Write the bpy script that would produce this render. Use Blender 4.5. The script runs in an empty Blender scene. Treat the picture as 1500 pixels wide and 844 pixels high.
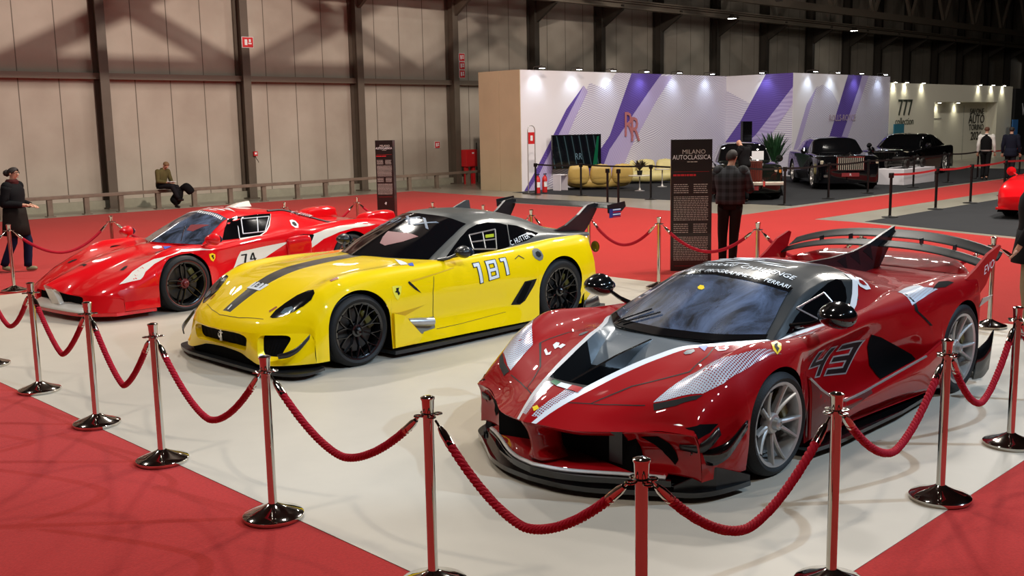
import bpy, bmesh, math, random
from math import sin, cos, pi, sqrt, radians as R_, atan2
from mathutils import Vector, Matrix
from mathutils.bvhtree import BVHTree

random.seed(7)
SC = bpy.context.scene
COL = SC.collection
V = Vector

# ------------------------------------------------------------------ materials
MATS = {}

def _new(name):
    m = bpy.data.materials.new(name)
    m.use_nodes = True
    nt = m.node_tree
    b = nt.nodes['Principled BSDF']
    return m, nt, b

def lin(c):
    return tuple(((v / 12.92) if v <= 0.04045 else ((v + 0.055) / 1.055) ** 2.4) for v in c)

def rgb(r, g, b):
    return lin((r / 255, g / 255, b / 255)) + (1,)

def mat(name, col, rough=0.5, metal=0.0, coat=0.0, spec=0.5, noise=0.0, nscale=6.0, bump=0.0, bscale=60.0,
        emit=None, estr=0.0, trans=0.0, alpha=1.0, coat_rough=0.03, rnoise=0.0):
    if name in MATS:
        return MATS[name]
    m, nt, b = _new(name)
    b.inputs['Base Color'].default_value = col
    b.inputs['Roughness'].default_value = rough
    b.inputs['Metallic'].default_value = metal
    b.inputs['Coat Weight'].default_value = coat
    b.inputs['Coat Roughness'].default_value = coat_rough
    b.inputs['Specular IOR Level'].default_value = spec
    b.inputs['Transmission Weight'].default_value = trans
    b.inputs['Alpha'].default_value = alpha
    if emit is not None:
        b.inputs['Emission Color'].default_value = emit
        b.inputs['Emission Strength'].default_value = estr
    tc = nt.nodes.new('ShaderNodeTexCoord')
    if noise or rnoise:
        n = nt.nodes.new('ShaderNodeTexNoise')
        n.inputs['Scale'].default_value = nscale
        n.inputs['Detail'].default_value = 4
        nt.links.new(tc.outputs['Object'], n.inputs['Vector'])
        if noise:
            mx = nt.nodes.new('ShaderNodeMixRGB')
            mx.blend_type = 'MULTIPLY'
            mx.inputs[1].default_value = col
            rp = nt.nodes.new('ShaderNodeValToRGB')
            rp.color_ramp.elements[0].position = 0.3
            rp.color_ramp.elements[1].position = 0.7
            k = 1 - noise
            rp.color_ramp.elements[0].color = (k, k, k, 1)
            rp.color_ramp.elements[1].color = (1 + noise * .3,) * 3 + (1,)
            nt.links.new(n.outputs['Fac'], rp.inputs['Fac'])
            mx.inputs[0].default_value = 1
            nt.links.new(rp.outputs['Color'], mx.inputs[2])
            nt.links.new(mx.outputs[0], b.inputs['Base Color'])
        if rnoise:
            mr = nt.nodes.new('ShaderNodeMapRange')
            mr.inputs['From Min'].default_value = .3
            mr.inputs['From Max'].default_value = .7
            mr.inputs['To Min'].default_value = max(0, rough - rnoise)
            mr.inputs['To Max'].default_value = rough + rnoise
            nt.links.new(n.outputs['Fac'], mr.inputs['Value'])
            nt.links.new(mr.outputs[0], b.inputs['Roughness'])
    if bump:
        n2 = nt.nodes.new('ShaderNodeTexNoise')
        n2.inputs['Scale'].default_value = bscale
        n2.inputs['Detail'].default_value = 3
        nt.links.new(tc.outputs['Object'], n2.inputs['Vector'])
        bp = nt.nodes.new('ShaderNodeBump')
        bp.inputs['Strength'].default_value = bump
        bp.inputs['Distance'].default_value = .01
        nt.links.new(n2.outputs['Fac'], bp.inputs['Height'])
        nt.links.new(bp.outputs['Normal'], b.inputs['Normal'])
    MATS[name] = m
    return m

# ------------------------------------------------------------------ objects
def link(o, parent=None):
    COL.objects.link(o)
    if parent is not None:
        o.parent = parent
    return o

def obj(name, verts, faces, m, parent=None, smooth=True, fm=None, sharp=None):
    me = bpy.data.meshes.new(name)
    me.from_pydata([tuple(v) for v in verts], [], faces)
    me.validate()
    for x in (m if isinstance(m, (list, tuple)) else [m]):
        me.materials.append(x)
    if fm:
        for i, p in enumerate(me.polygons):
            if i < len(fm):
                p.material_index = fm[i]
    if smooth:
        me.polygons.foreach_set('use_smooth', [True] * len(me.polygons))
        if sharp:
            me.set_sharp_from_angle(angle=R_(sharp))
    me.update()
    return link(bpy.data.objects.new(name, me), parent)

class MB:
    """collects shapes into one mesh"""
    def __init__(s):
        s.v = []; s.f = []; s.m = []
        s.mi = 0
    def add(s, vs, fs, M=None):
        o = len(s.v)
        if M is not None:
            vs = [M @ V(v) for v in vs]
        s.v += [tuple(v) for v in vs]
        s.f += [tuple(i + o for i in f) for f in fs]
        s.m += [s.mi] * len(fs)
        return s
    def box(s, c, d, M=None, bev=0.0):
        cx, cy, cz = c; x, y, z = d[0] / 2, d[1] / 2, d[2] / 2
        if bev <= 0:
            vs = [(cx + a * x, cy + b * y, cz + e * z) for a in (-1, 1) for b in (-1, 1) for e in (-1, 1)]
            fs = [(0, 1, 3, 2), (4, 6, 7, 5), (0, 4, 5, 1), (2, 3, 7, 6), (0, 2, 6, 4), (1, 5, 7, 3)]
            return s.add(vs, fs, M)
        bm = bmesh.new()
        bmesh.ops.create_cube(bm, size=1)
        for v in bm.verts:
            v.co = V((v.co.x * d[0], v.co.y * d[1], v.co.z * d[2]))
        bmesh.ops.bevel(bm, geom=list(bm.edges), offset=bev, segments=2, affect='EDGES', profile=.5)
        bm.verts.index_update()
        vs = [v.co + V(c) for v in bm.verts]
        fs = [tuple(v.index for v in f.verts) for f in bm.faces]
        bm.free()
        return s.add(vs, fs, M)
    def lathe(s, prof, n=32, M=None, a0=0, a1=2 * pi, cap=False):
        """prof list of (r, z), axis z"""
        full = abs(a1 - a0 - 2 * pi) < 1e-6
        k = n if full else n + 1
        vs = []
        for i in range(k):
            a = a0 + (a1 - a0) * i / n
            for r, z in prof:
                vs.append((r * cos(a), r * sin(a), z))
        p = len(prof); fs = []
        for i in range(n):
            j = (i + 1) % k
            for q in range(p - 1):
                fs.append((i * p + q, j * p + q, j * p + q + 1, i * p + q + 1))
        if cap:
            fs.append(tuple(i * p for i in range(k))[::-1])
            fs.append(tuple(i * p + p - 1 for i in range(k)))
        return s.add(vs, fs, M)
    def tube(s, pts, r, n=8, cap=True, M=None):
        """r float or list"""
        pts = [V(p) for p in pts]
        k = len(pts)
        rr = r if isinstance(r, (list, tuple)) else [r] * k
        vs = []; fs = []
        up = None
        for i, p in enumerate(pts):
            t = (pts[min(i + 1, k - 1)] - pts[max(i - 1, 0)]).normalized()
            if up is None:
                up = V((0, 0, 1)) if abs(t.z) < .9 else V((1, 0, 0))
            a = t.cross(up)
            if a.length < 1e-6: a = t.orthogonal()
            a.normalize(); b = a.cross(t).normalized(); up = b
            for j in range(n):
                an = 2 * pi * j / n
                vs.append(p + (a * cos(an) + b * sin(an)) * rr[i])
        for i in range(k - 1):
            for j in range(n):
                q = (j + 1) % n
                fs.append((i * n + j, i * n + q, (i + 1) * n + q, (i + 1) * n + j))
        if cap:
            fs.append(tuple(range(n))[::-1]); fs.append(tuple((k - 1) * n + j for j in range(n)))
        return s.add(vs, fs, M)
    def prism(s, poly, h, M=None, h0=0.0):
        """poly of (x,y) extruded along z from h0 to h"""
        n = len(poly)
        vs = [(x, y, h0) for x, y in poly] + [(x, y, h) for x, y in poly]
        fs = [tuple(range(n))[::-1], tuple(range(n, 2 * n))] + [(i, (i + 1) % n, n + (i + 1) % n, n + i) for i in range(n)]
        return s.add(vs, fs, M)
    def bar(s, a, b, w, h, up=(0, 0, 1)):
        """rectangular bar from a to b"""
        a = V(a); b = V(b); t = (b - a).normalized(); u = V(up)
        if abs(t.dot(u)) > .99: u = V((1, 0, 0))
        x = t.cross(u).normalized(); y = x.cross(t).normalized()
        vs = [p + x * (i * w / 2) + y * (j * h / 2) for p in (a, b) for i, j in ((-1, -1), (1, -1), (1, 1), (-1, 1))]
        fs = [(3, 2, 1, 0), (4, 5, 6, 7)] + [(i, (i + 1) % 4, 4 + (i + 1) % 4, 4 + i) for i in range(4)]
        return s.add(vs, fs)
    def build(s, name, m, parent=None, smooth=True, sharp=40):
        return obj(name, s.v, s.f, m, parent, smooth, s.m, sharp)

def tag(o, label, cat, group=None, kind=None):
    if label: o['label'] = label
    if cat: o['category'] = cat
    if group: o['group'] = group
    if kind: o['kind'] = kind
    return o

def thing(name, label, cat, loc=(0, 0, 0), rz=0, group=None):
    o = bpy.data.objects.new(name, None)
    o.empty_display_size = .2
    COL.objects.link(o)
    o.location = loc; o.rotation_euler = (0, 0, rz)
    return tag(o, label, cat, group)

def struct(o):
    o['kind'] = 'structure'
    return o

def dup(root, loc=None, rz=None, label=None, group=None):
    r = root.copy(); COL.objects.link(r)
    if loc is not None: r.location = loc
    if rz is not None: r.rotation_euler = (0, 0, rz)
    if label: r['label'] = label
    if group: r['group'] = group
    for ch in list(root.children):
        c = ch.copy(); COL.objects.link(c); c.parent = r
        for g in list(ch.children):
            d = g.copy(); COL.objects.link(d); d.parent = c
    return r

# ------------------------------------------------------------------ curves & lofts
def pchip(xs, ys, x):
    n = len(xs)
    if n == 1: return ys[0]
    if x <= xs[0]: return ys[0]
    if x >= xs[-1]: return ys[-1]
    lo, hi = 0, n - 1
    while hi - lo > 1:
        mid = (lo + hi) // 2
        if xs[mid] <= x: lo = mid
        else: hi = mid
    def sl(i): return (ys[i + 1] - ys[i]) / (xs[i + 1] - xs[i])
    def der(i):
        if i == 0:
            return sl(0)
        if i == n - 1:
            return sl(n - 2)
        a, b = sl(i - 1), sl(i)
        if a * b <= 0: return 0.0
        h0, h1 = xs[i] - xs[i - 1], xs[i + 1] - xs[i]
        w1, w2 = 2 * h1 + h0, h1 + 2 * h0
        return (w1 + w2) / (w1 / a + w2 / b)
    h = xs[lo + 1] - xs[lo]; t = (x - xs[lo]) / h
    d0, d1 = der(lo), der(lo + 1)
    return ((1 + 2 * t) * (1 - t) ** 2 * ys[lo] + t * (1 - t) ** 2 * h * d0 + t * t * (3 - 2 * t) * ys[lo + 1] + t * t * (t - 1) * h * d1)

class Loft:
    """half-section surface; curves from the centre line outwards and down.
    each curve: list of (X, dx, y, z); creases: indices where the section is broken"""
    def __init__(s, curves, creases=(), arches=(), shoulder=None):
        s.c = []
        for k in curves:
            k = sorted(k)
            k = [q for i, q in enumerate(k) if i == 0 or q[0] - k[i - 1][0] > 1e-3]
            s.c.append(([q[0] for q in k], [q[1] for q in k], [q[2] for q in k], [q[3] for q in k]))
        s.n = len(curves); s.cr = sorted(creases); s.arches = arches
        s.sh = shoulder if shoulder is not None else s.n - 1
        s.cache = {}
    def section(s, X):
        k = round(X, 5)
        if k not in s.cache:
            s.cache[k] = [V((X + pchip(a, b, X), pchip(a, c, X), pchip(a, d, X))) for a, b, c, d in s.c]
        return s.cache[k]
    def raw(s, X, u):
        P = s.section(X)
        lo = 0; hi = s.n - 1
        for c in s.cr:
            if u >= c and c > lo: lo = c
        for c in reversed(s.cr):
            if u < c: hi = c
        if u >= s.n - 1 and s.cr: lo = max([c for c in s.cr if c < s.n - 1] + [0]); hi = s.n - 1
        idx = list(range(lo, hi + 1))
        return V([pchip(idx, [P[i][a] for i in idx], u) for a in range(3)])
    def zbot(s, X):
        z = -9
        for xc, zc, r in s.arches:
            if abs(X - xc) <= r + 1e-6:
                z = max(z, zc + sqrt(max(0, r * r - (X - xc) ** 2)))
        return z
    def column(s, X, us):
        """points for parameters us (0..n-1), side portion squeezed above the arch"""
        zb = s.zbot(X)
        end = s.n - 1
        if zb > -5:
            k = 60; prev = None
            for i in range(k + 1):
                u = s.sh + (s.n - 1 - s.sh) * i / k
                z = s.raw(X, u).z
                if z < zb:
                    if prev is None: end = u
                    else:
                        pu, pz = prev
                        end = pu + (u - pu) * (pz - zb) / (pz - z)
                    break
                prev = (u, z)
        out = []
        for u in us:
            if u > s.sh:
                u = s.sh + (end - s.sh) * (u - s.sh) / (s.n - 1 - s.sh)
            out.append(s.raw(X, u))
        if zb > -5 and end < s.n - 1:
            out[-1].z = zb
        return out
    def stations(s, x0, x1, step=.05):
        S = set()
        n = max(2, int(round((x1 - x0) / step)))
        for i in range(n + 1): S.add(round(x0 + (x1 - x0) * i / n, 5))
        for xc, zc, r in s.arches:
            for sg in (-1, 1):
                S.add(round(xc + sg * (r + .0015), 5))
            for i in range(33):
                S.add(round(xc + r * cos(pi * i / 32), 5))
        S = sorted(q for q in S if x0 - 1e-6 <= q <= x1 + 1e-6)
        out = [S[0]]
        keep = set()
        for xc, zc, r in s.arches:
            for sg in (-1, 1):
                keep.add(round(xc + sg * (r + .0015), 5)); keep.add(round(xc + sg * r, 5))
        for q in S[1:]:
            if q - out[-1] < .006 and q not in keep: continue
            out.append(q)
        return out
    def grid(s, Xs, us):
        return [s.column(X, us) for X in Xs]

def lerp(a, b, t): return a + (b - a) * t

def mirror_grid(G):
    """G[i][j] j from centre outwards -> full width grid"""
    out = []
    for col in G:
        left = [V((p.x, -p.y, p.z)) for p in reversed(col)]
        if abs(col[0].y) < 1e-5: left = left[:-1]
        out.append(left + list(col))
    return out

def grid_faces(nu, nv, off=0, flip=False):
    fs = []
    for i in range(nu - 1):
        for j in range(nv - 1):
            a = off + i * nv + j
            f = (a, a + 1, a + nv + 1, a + nv)
            fs.append(f[::-1] if flip else f)
    return fs

def grid_obj(name, G, m, parent=None, fm=None, flip=False, solid=0, sharp=None):
    vs = [p for col in G for p in col]
    fs = grid_faces(len(G), len(G[0]), 0, flip)
    o = obj(name, vs, fs, m, parent, True, fm, sharp)
    if solid:
        md = o.modifiers.new('thickness', 'SOLIDIFY'); md.thickness = abs(solid); md.offset = -1 if solid > 0 else 1
    return o

def refine(P, nu, nv):
    """bicubic-ish (pchip by index) refinement of a coarse grid of points"""
    P = [[V(p) for p in row] for row in P]
    a, b = len(P), len(P[0])
    rows = []
    for i in range(nu + 1):
        u = (a - 1) * i / nu
        row = [V([pchip(list(range(a)), [P[k][j][c] for k in range(a)], u) for c in range(3)]) for j in range(b)]
        rows.append([V([pchip(list(range(b)), [row[j][c] for j in range(b)], (b - 1) * q / nv) for c in range(3)]) for q in range(nv + 1)])
    return rows

def mirrored(G):
    return [[V((p.x, -p.y, p.z)) for p in row] for row in G]

def patch(name, P, m, parent, nu=12, nv=12, both=True, solid=.004, flip=False, smooth=True):
    """a curved panel and (if both) its mirror image on the other side, each an object"""
    G = refine(P, nu, nv)
    obs = []
    for s_ in ((1, -1) if both else (1,)):
        vs = [V((p.x, p.y * s_, p.z)) for r in G for p in r]
        fs = grid_faces(len(G), len(G[0]), 0, flip if s_ > 0 else not flip)
        ob = obj(name, vs, fs, m, parent, smooth)
        if solid:
            md = ob.modifiers.new('thickness', 'SOLIDIFY'); md.thickness = solid; md.offset = 0
        obs.append(ob)
    return obs

def mesh_pair(name, vs, fs, m, parent, smooth=True, th=0, both=True):
    obs = []
    for s_ in ((1, -1) if both else (1,)):
        o = obj(name, [(p[0], p[1] * s_, p[2]) for p in vs], [f if s_ > 0 else tuple(f)[::-1] for f in fs], m, parent, smooth)
        if th:
            md = o.modifiers.new('thickness', 'SOLIDIFY'); md.thickness = th; md.offset = 0
        obs.append(o)
    return obs

# ------------------------------------------------------------------ decals laid on a surface
def poly_mesh2d(polys, step):
    """polys: list of (outline, [holes]); returns verts2d, faces cut on a grid"""
    bm = bmesh.new()
    for outline, holes in polys:
        edges = []
        for ring in [outline] + holes:
            rg = [p for i, p in enumerate(ring) if abs(p[0] - ring[i - 1][0]) + abs(p[1] - ring[i - 1][1]) > 1e-5]
            if len(rg) < 3: continue
            vv = [bm.verts.new((x, y, 0)) for x, y in rg]
            for i in range(len(vv)):
                edges.append(bm.edges.new((vv[i], vv[(i + 1) % len(vv)])))
        bmesh.ops.triangle_fill(bm, use_beauty=True, use_dissolve=False, edges=edges, normal=(0, 0, 1))
    if not bm.verts:
        bm.free(); return [], []
    xs = [v.co.x for v in bm.verts]; ys = [v.co.y for v in bm.verts]
    for ax, lo, hi in ((0, min(xs), max(xs)), (1, min(ys), max(ys))):
        n = int((hi - lo) / step)
        for i in range(1, n + 1):
            c = [0, 0, 0]; c[ax] = lo + step * i - 1e-4
            nn = [0, 0, 0]; nn[ax] = 1
            bmesh.ops.bisect_plane(bm, geom=list(bm.verts) + list(bm.edges) + list(bm.faces), plane_co=c, plane_no=nn, dist=1e-6)
    bm.verts.index_update()
    vs = [(v.co.x, v.co.y) for v in bm.verts]
    fs = [tuple(v.index for v in f.verts) for f in bm.faces]
    bm.free()
    return vs, fs

def bvh_of(*objs):
    vs = []; fs = []
    for o in objs:
        k = len(vs)
        vs += [v.co.copy() for v in o.data.vertices]
        fs += [tuple(i + k for i in p.vertices) for p in o.data.polygons]
    return BVHTree.FromPolygons(vs, fs)

def decal(name, polys, view, bvh, m, parent, off=.002, step=.04, mirror=False):
    """view 'side' (x,z) on +y side, 'right' (x,z) on -y side, 'top' (x,y), 'front' (y,z)"""
    polys = [(p if isinstance(p, tuple) and len(p) == 2 and isinstance(p[1], list) and (not p[1] or isinstance(p[1][0], list)) else (p, [])) for p in polys]
    vs, fs = poly_mesh2d(polys, step)
    V3 = []; ok = []
    for a, b in vs:
        if view == 'side': o, d = V((a, 3, b)), V((0, -1, 0))
        elif view == 'right': o, d = V((a, -3, b)), V((0, 1, 0))
        elif view == 'top': o, d = V((a, b, 3)), V((0, 0, -1))
        elif view == 'front': o, d = V((4, a, b)), V((-1, 0, 0))
        elif isinstance(view, tuple):
            O, U, W, D = view
            o = O + U * a + W * b; d = D
        h = bvh.ray_cast(o, d)
        if h[0] is None:
            ok.append(False); V3.append(V((0, 0, 0)))
        else:
            n = h[1]
            if n.dot(d) > 0: n = -n
            ok.append(True); V3.append(h[0] + n * off)
    F = [f for f in fs if all(ok[i] for i in f)]
    # orient outwards
    used = sorted({i for f in F for i in f}); mp = {i: j for j, i in enumerate(used)}
    vs_ = [V3[i] for i in used]; fs_ = [tuple(mp[i] for i in f) for f in F]
    # faces outwards
    o1 = obj(name, vs_, fs_, m, parent, True)
    if mirror:
        obj(name, [V((p.x, -p.y, p.z)) for p in vs_], [f[::-1] for f in fs_], m, parent, True)
    return o1

def text2d(s, size=1.0, font=None, ext=None):
    """glyph outlines as triangles: returns verts2d, faces"""
    c = bpy.data.curves.new('t', 'FONT'); c.body = s; c.size = size
    c.align_x = 'CENTER'; c.align_y = 'CENTER'
    c.resolution_u = 2
    o = bpy.data.objects.new('t', c)
    COL.objects.link(o)
    dg = bpy.context.evaluated_depsgraph_get()
    me = bpy.data.meshes.new_from_object(o.evaluated_get(dg))
    vs = [(v.co.x, v.co.y) for v in me.vertices]; fs = [tuple(p.vertices) for p in me.polygons]
    bpy.data.meshes.remove(me); bpy.data.objects.remove(o); bpy.data.curves.remove(c)
    return vs, fs

def text_decal(name, s, size, frame, m, parent, bvh=None, off=.002, sx=1.0, shear=0.0, bold=0):
    """frame = (origin, U, W, D): text plane origin and axes; D ray direction on to bvh"""
    vs, fs = text2d(s, size)
    O, U, W, D = frame
    P = []
    for x, y in vs:
        p = O + U * ((x + shear * y) * sx) + W * y
        if bvh is not None:
            h = bvh.ray_cast(p - D * 1.0, D)
            if h[0] is not None:
                n = h[1] if h[1].dot(D) < 0 else -h[1]
                p = h[0] + n * off
        P.append(p)
    return obj(name, P, fs, m, parent, False)

def area_light(name, loc, target, size, power, col=(1, 1, 1), sy=None, spread=None):
    l = bpy.data.lights.new(name, 'AREA'); l.energy = power; l.color = col
    l.size = size
    if sy: l.shape = 'RECTANGLE'; l.size_y = sy
    if spread: l.spread = spread
    o = bpy.data.objects.new(name, l); COL.objects.link(o)
    o.location = loc
    d = V(target) - V(loc)
    o.rotation_euler = d.to_track_quat('-Z', 'Y').to_euler()
    return o

def spot(name, loc, target, power, angle=60, blend=.4, col=(1, 1, 1), rad=.1):
    l = bpy.data.lights.new(name, 'SPOT'); l.energy = power; l.color = col
    l.spot_size = R_(angle); l.spot_blend = blend; l.shadow_soft_size = rad
    o = bpy.data.objects.new(name, l); COL.objects.link(o)
    o.location = loc
    d = V(target) - V(loc)
    o.rotation_euler = d.to_track_quat('-Z', 'Y').to_euler()
    return o

# ------------------------------------------------------------------ camera
F_PX, PITCH, ROLL, CAM_H = 1511.6, .157992, -.018811, 2.176
_cp, _sp = cos(PITCH), sin(PITCH)
FW = V((0, _cp, -_sp))
RT = V((cos(ROLL), sin(ROLL) * _sp, sin(ROLL) * _cp))
UP = V((-sin(ROLL), cos(ROLL) * _sp, cos(ROLL) * _cp))
cam = bpy.data.cameras.new('camera'); camo = bpy.data.objects.new('camera', cam); COL.objects.link(camo)
cam.sensor_width = 36.0; cam.lens = 36.0 * F_PX / 1500; cam.clip_end = 400
camo.matrix_world = Matrix(((RT.x, UP.x, -FW.x, 0), (RT.y, UP.y, -FW.y, 0), (RT.z, UP.z, -FW.z, CAM_H), (0, 0, 0, 1)))
SC.camera = camo
SC.view_settings.view_transform = 'Standard'
SC.view_settings.look = 'None'
SC.view_settings.gamma = 1
SC.view_settings.use_curve_mapping = False
# ------------------------------------------------------------------ shared materials
M_tyre = mat('tyre_rubber', rgb(22, 22, 23), .62, spec=.35, bump=.25, bscale=90)
M_black = mat('matt_black', rgb(10, 10, 11), .55, spec=.3)
M_void = mat('dark_cavity', rgb(5, 5, 6), .8, spec=.1)
M_gloss = mat('gloss_black_carbon', rgb(14, 14, 15), .12, coat=.8, spec=.5)
M_carbon = mat('satin_black_carbon', rgb(24, 25, 27), .35, coat=.3)
M_silver = mat('silver_alloy', rgb(184, 182, 178), .35, metal=.6)
M_chrome = mat('chrome', rgb(215, 212, 206), .06, metal=1.0)
M_white = mat('white_livery', rgb(232, 232, 232), .25, coat=.5)
M_whitesticker = mat('white_sticker', rgb(225, 228, 230), .4)
M_blackrim = mat('black_alloy', rgb(13, 13, 14), .2, coat=.6)
M_disc = mat('brake_disc_metal', rgb(70, 68, 66), .4, metal=.8)
M_yellow_badge = mat('badge_yellow', rgb(245, 205, 20), .35)

def side_M(y_out, x=0, z=0):
    """lathe z axis -> +y (outboard)"""
    return Matrix.Translation((x, y_out, z)) @ Matrix.Rotation(-pi / 2, 4, 'X')

def make_wheel(parent, x, y, R, w, rr, style, m_rim, stripe=None, spin=0.0):
    """wheel on the +y side (or -y side when y<0); y = outer face"""
    s = 1 if y > 0 else -1
    root = bpy.data.objects.new('wheel', None); COL.objects.link(root); root.parent = parent
    root.location = (x, y, R)
    if s < 0: root.rotation_euler = (0, 0, pi)
    root.empty_display_size = .1
    # tyre: axis is local y, outer face at y=0, going inboard to -w
    T = side_M(0)
    mb = MB()
    sh = .028
    prof = [(rr + .004, -.012), (rr + .012, -.002), (rr + (R - rr) * .45, .006), (R - .03, -.002), (R - .008, -sh * .7), (R - .001, -sh * 1.5)]
    k = 5
    for i in range(k):
        z0 = -sh * 1.5 - (w - 3 * sh) * (i + .46) / k
        prof += [(R, z0 + .012), (R - .008, z0 + .008), (R - .008, z0 - .002), (R, z0 - .006)] if i < k - 1 else [(R, z0)]
    prof += [(R - .001, -w + sh), (R - .012, -w + sh * .5), (rr + .01, -w + .002), (rr + .004, -w + .012)]
    mb.lathe(prof, 72, T)
    tyre = mb.build('tyre', M_tyre, root)
    # rim
    mb = MB()
    lip = [(rr - .004, -w + .02), (rr - .02, -w + .05), (rr - .03, -.10), (rr - .022, -.03), (rr - .016, -.012), (rr - .004, -.006), (rr + .006, -.004), (rr + .008, -.014)]
    mb.lathe(lip, 72, T)
    rim = mb.build('rim', m_rim, root)
    if stripe:
        mb = MB(); mb.lathe([(rr + .008, -.004), (rr + .012, .000), (rr + .0125, .0005), (rr + .0165, .0025)], 72, T)
        mb.build('rim_pinstripe', stripe, root)
    sp = MB()
    def spoke(a0, a1, r0, r1, w0, w1, d0, d1, th=.02):
        """bar from polar (a0,r0) to (a1,r1); d = depth inboard"""
        n = 7; prev = None
        vs = []; fs = []
        for i in range(n):
            t = i / (n - 1)
            a = lerp(a0, a1, t); r = lerp(r0, r1, t); ww = lerp(w0, w1, t) / 2
            dd = lerp(d0, d1, t ** 1.6 if d1 < d0 else t)
            c = V((r * cos(a), 0, r * sin(a))); tn = V((-sin(a), 0, cos(a)))
            for q, e in ((-1, 0), (-.45, .009), (.45, .009), (1, 0), (.8, -th), (-.8, -th)):
                vs.append(c + tn * (ww * q) + V((0, -dd + e, 0)))
        for i in range(n - 1):
            for j in range(6):
                k = (j + 1) % 6
                fs.append((i * 6 + j, i * 6 + k, (i + 1) * 6 + k, (i + 1) * 6 + j))
        sp.add(vs, fs)
    R1 = rr - .014
    if style == 'twin10':
        for i in range(5):
            a = spin + 2 * pi * i / 5
            for q in (-1, 1):
                spoke(a + q * .12, a + q * .27, .055, R1, .030, .021, .055, .008, .03)
    elif style == 'mesh':
        for i in range(10):
            a = spin + 2 * pi * i / 10
            spoke(a, a, .05, R1 * .60, .016, .018, .05, .022, .022)
            for q in (-1, 1):
                spoke(a, a + q * .19, R1 * .56, R1, .016, .013, .024, .008, .022)
    elif style == 'star5':
        for i in range(5):
            a = spin + 2 * pi * i / 5
            for q in (-1, 1):
                spoke(a + q * .34, a + q * .10, .06, R1, .022, .020, .03, .006, .022)
    sp.build('spokes', m_rim, root)
    mb = MB()
    mb.lathe([(.066, -.10), (.066, -.05), (.058, -.038), (.04, -.034), (.038, -.02), (.034, -.004), (.02, .004), (.018, -.004), (.0005, -.006)], 24, T)
    mb.build('centre_lock_nut', M_silver if style == 'twin10' else M_blackrim if style == 'mesh' else mat('red_hub', rgb(110, 30, 28), .4), root)
    mb = MB()
    mb.lathe([(.075, -.105), (.09, -.10), (rr - .06, -.10), (rr - .055, -.11), (rr - .06, -.13), (.09, -.13), (.075, -.125)], 48, T)
    mb.build('brake_disc', M_disc, root)
    mb = MB()
    a = radians_ = 2.6
    c = V(((rr - .095) * cos(a), -.10, (rr - .095) * sin(a)))
    mb.box((0, 0, 0), (.07, .07, .19), Matrix.Translation(c) @ Matrix.Rotation(-(a), 4, 'Y'), bev=.015)
    mb.build('brake_caliper', mat('caliper', rgb(90, 80, 30) if style != 'star5' else rgb(60, 52, 20), .4), root)
    mb = MB(); mb.lathe([(.001, -w + .03), (rr - .03, -w + .03)], 48, T)
    mb.build('inner_hub_plate', M_void, root)
    return root

def wheel_wells(parent, bvh, arches, yin=.55):
    """dark arch liners with the edge taken from the body surface"""
    for s in (1, -1):
        for xc, zc, r in arches:
            rows = []
            for i in range(37):
                a = pi * i / 36
                rows.append((xc + r * cos(a), zc + r * sin(a)))
            pts = [(xc + r, .10)] + rows + [(xc - r, .10)]
            vs = []; fs = []
            for x, z in pts:
                h = bvh.ray_cast(V((xc + (x - xc) * 1.015, 3, z + .012)), V((0, -1, 0)))
                ye = h[0].y - .012 if h[0] is not None else .93
                if ye < .7: ye = .93
                vs += [(x, s * ye, z), (x, s * yin, z)]
            n = len(pts)
            for i in range(n - 1):
                fs.append((2 * i, 2 * i + 1, 2 * i + 3, 2 * i + 2))
            fs.append(tuple(2 * i + 1 for i in range(n)))
            obj('wheel_arch_liner', vs, fs, M_void, parent, False)

def build_shell(name, L, x0, x1, us, m, parent, fmfun=None, step=.05, sharp=None):
    """full-width skin of a loft; fmfun(X, u, centre) -> material slot"""
    Xs = L.stations(x0, x1, step)
    G = mirror_grid(L.grid(Xs, us))
    uf = list(reversed(us))[:-1] + list(us)
    fm = None
    if fmfun:
        fm = []
        for i in range(len(G) - 1):
            for j in range(len(G[0]) - 1):
                c = (G[i][j] + G[i + 1][j + 1]) / 2
                fm.append(fmfun((Xs[i] + Xs[i + 1]) / 2, (uf[j] + uf[j + 1]) / 2, c))
    return grid_obj(name, G, m, parent, fm, sharp=sharp), G

def urange(n, k, lo=0, creases=()):
    out = []
    for i in range(int(round((n - 1 - lo) * k)) + 1):
        out.append(lo + i / k)
    return out
# ------------------------------------------------------------------ the dark red hypercar (43)
def paint(name, c1, c2=None, flake=.0, rough=.28):
    """two-layer car paint: base + clear coat"""
    m, nt, b = _new(name)
    b.inputs['Base Color'].default_value = c1
    b.inputs['Roughness'].default_value = rough
    b.inputs['Coat Weight'].default_value = 1.0
    b.inputs['Coat Roughness'].default_value = .02
    b.inputs['Metallic'].default_value = flake
    b.inputs['Specular IOR Level'].default_value = .08
    return m

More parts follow.
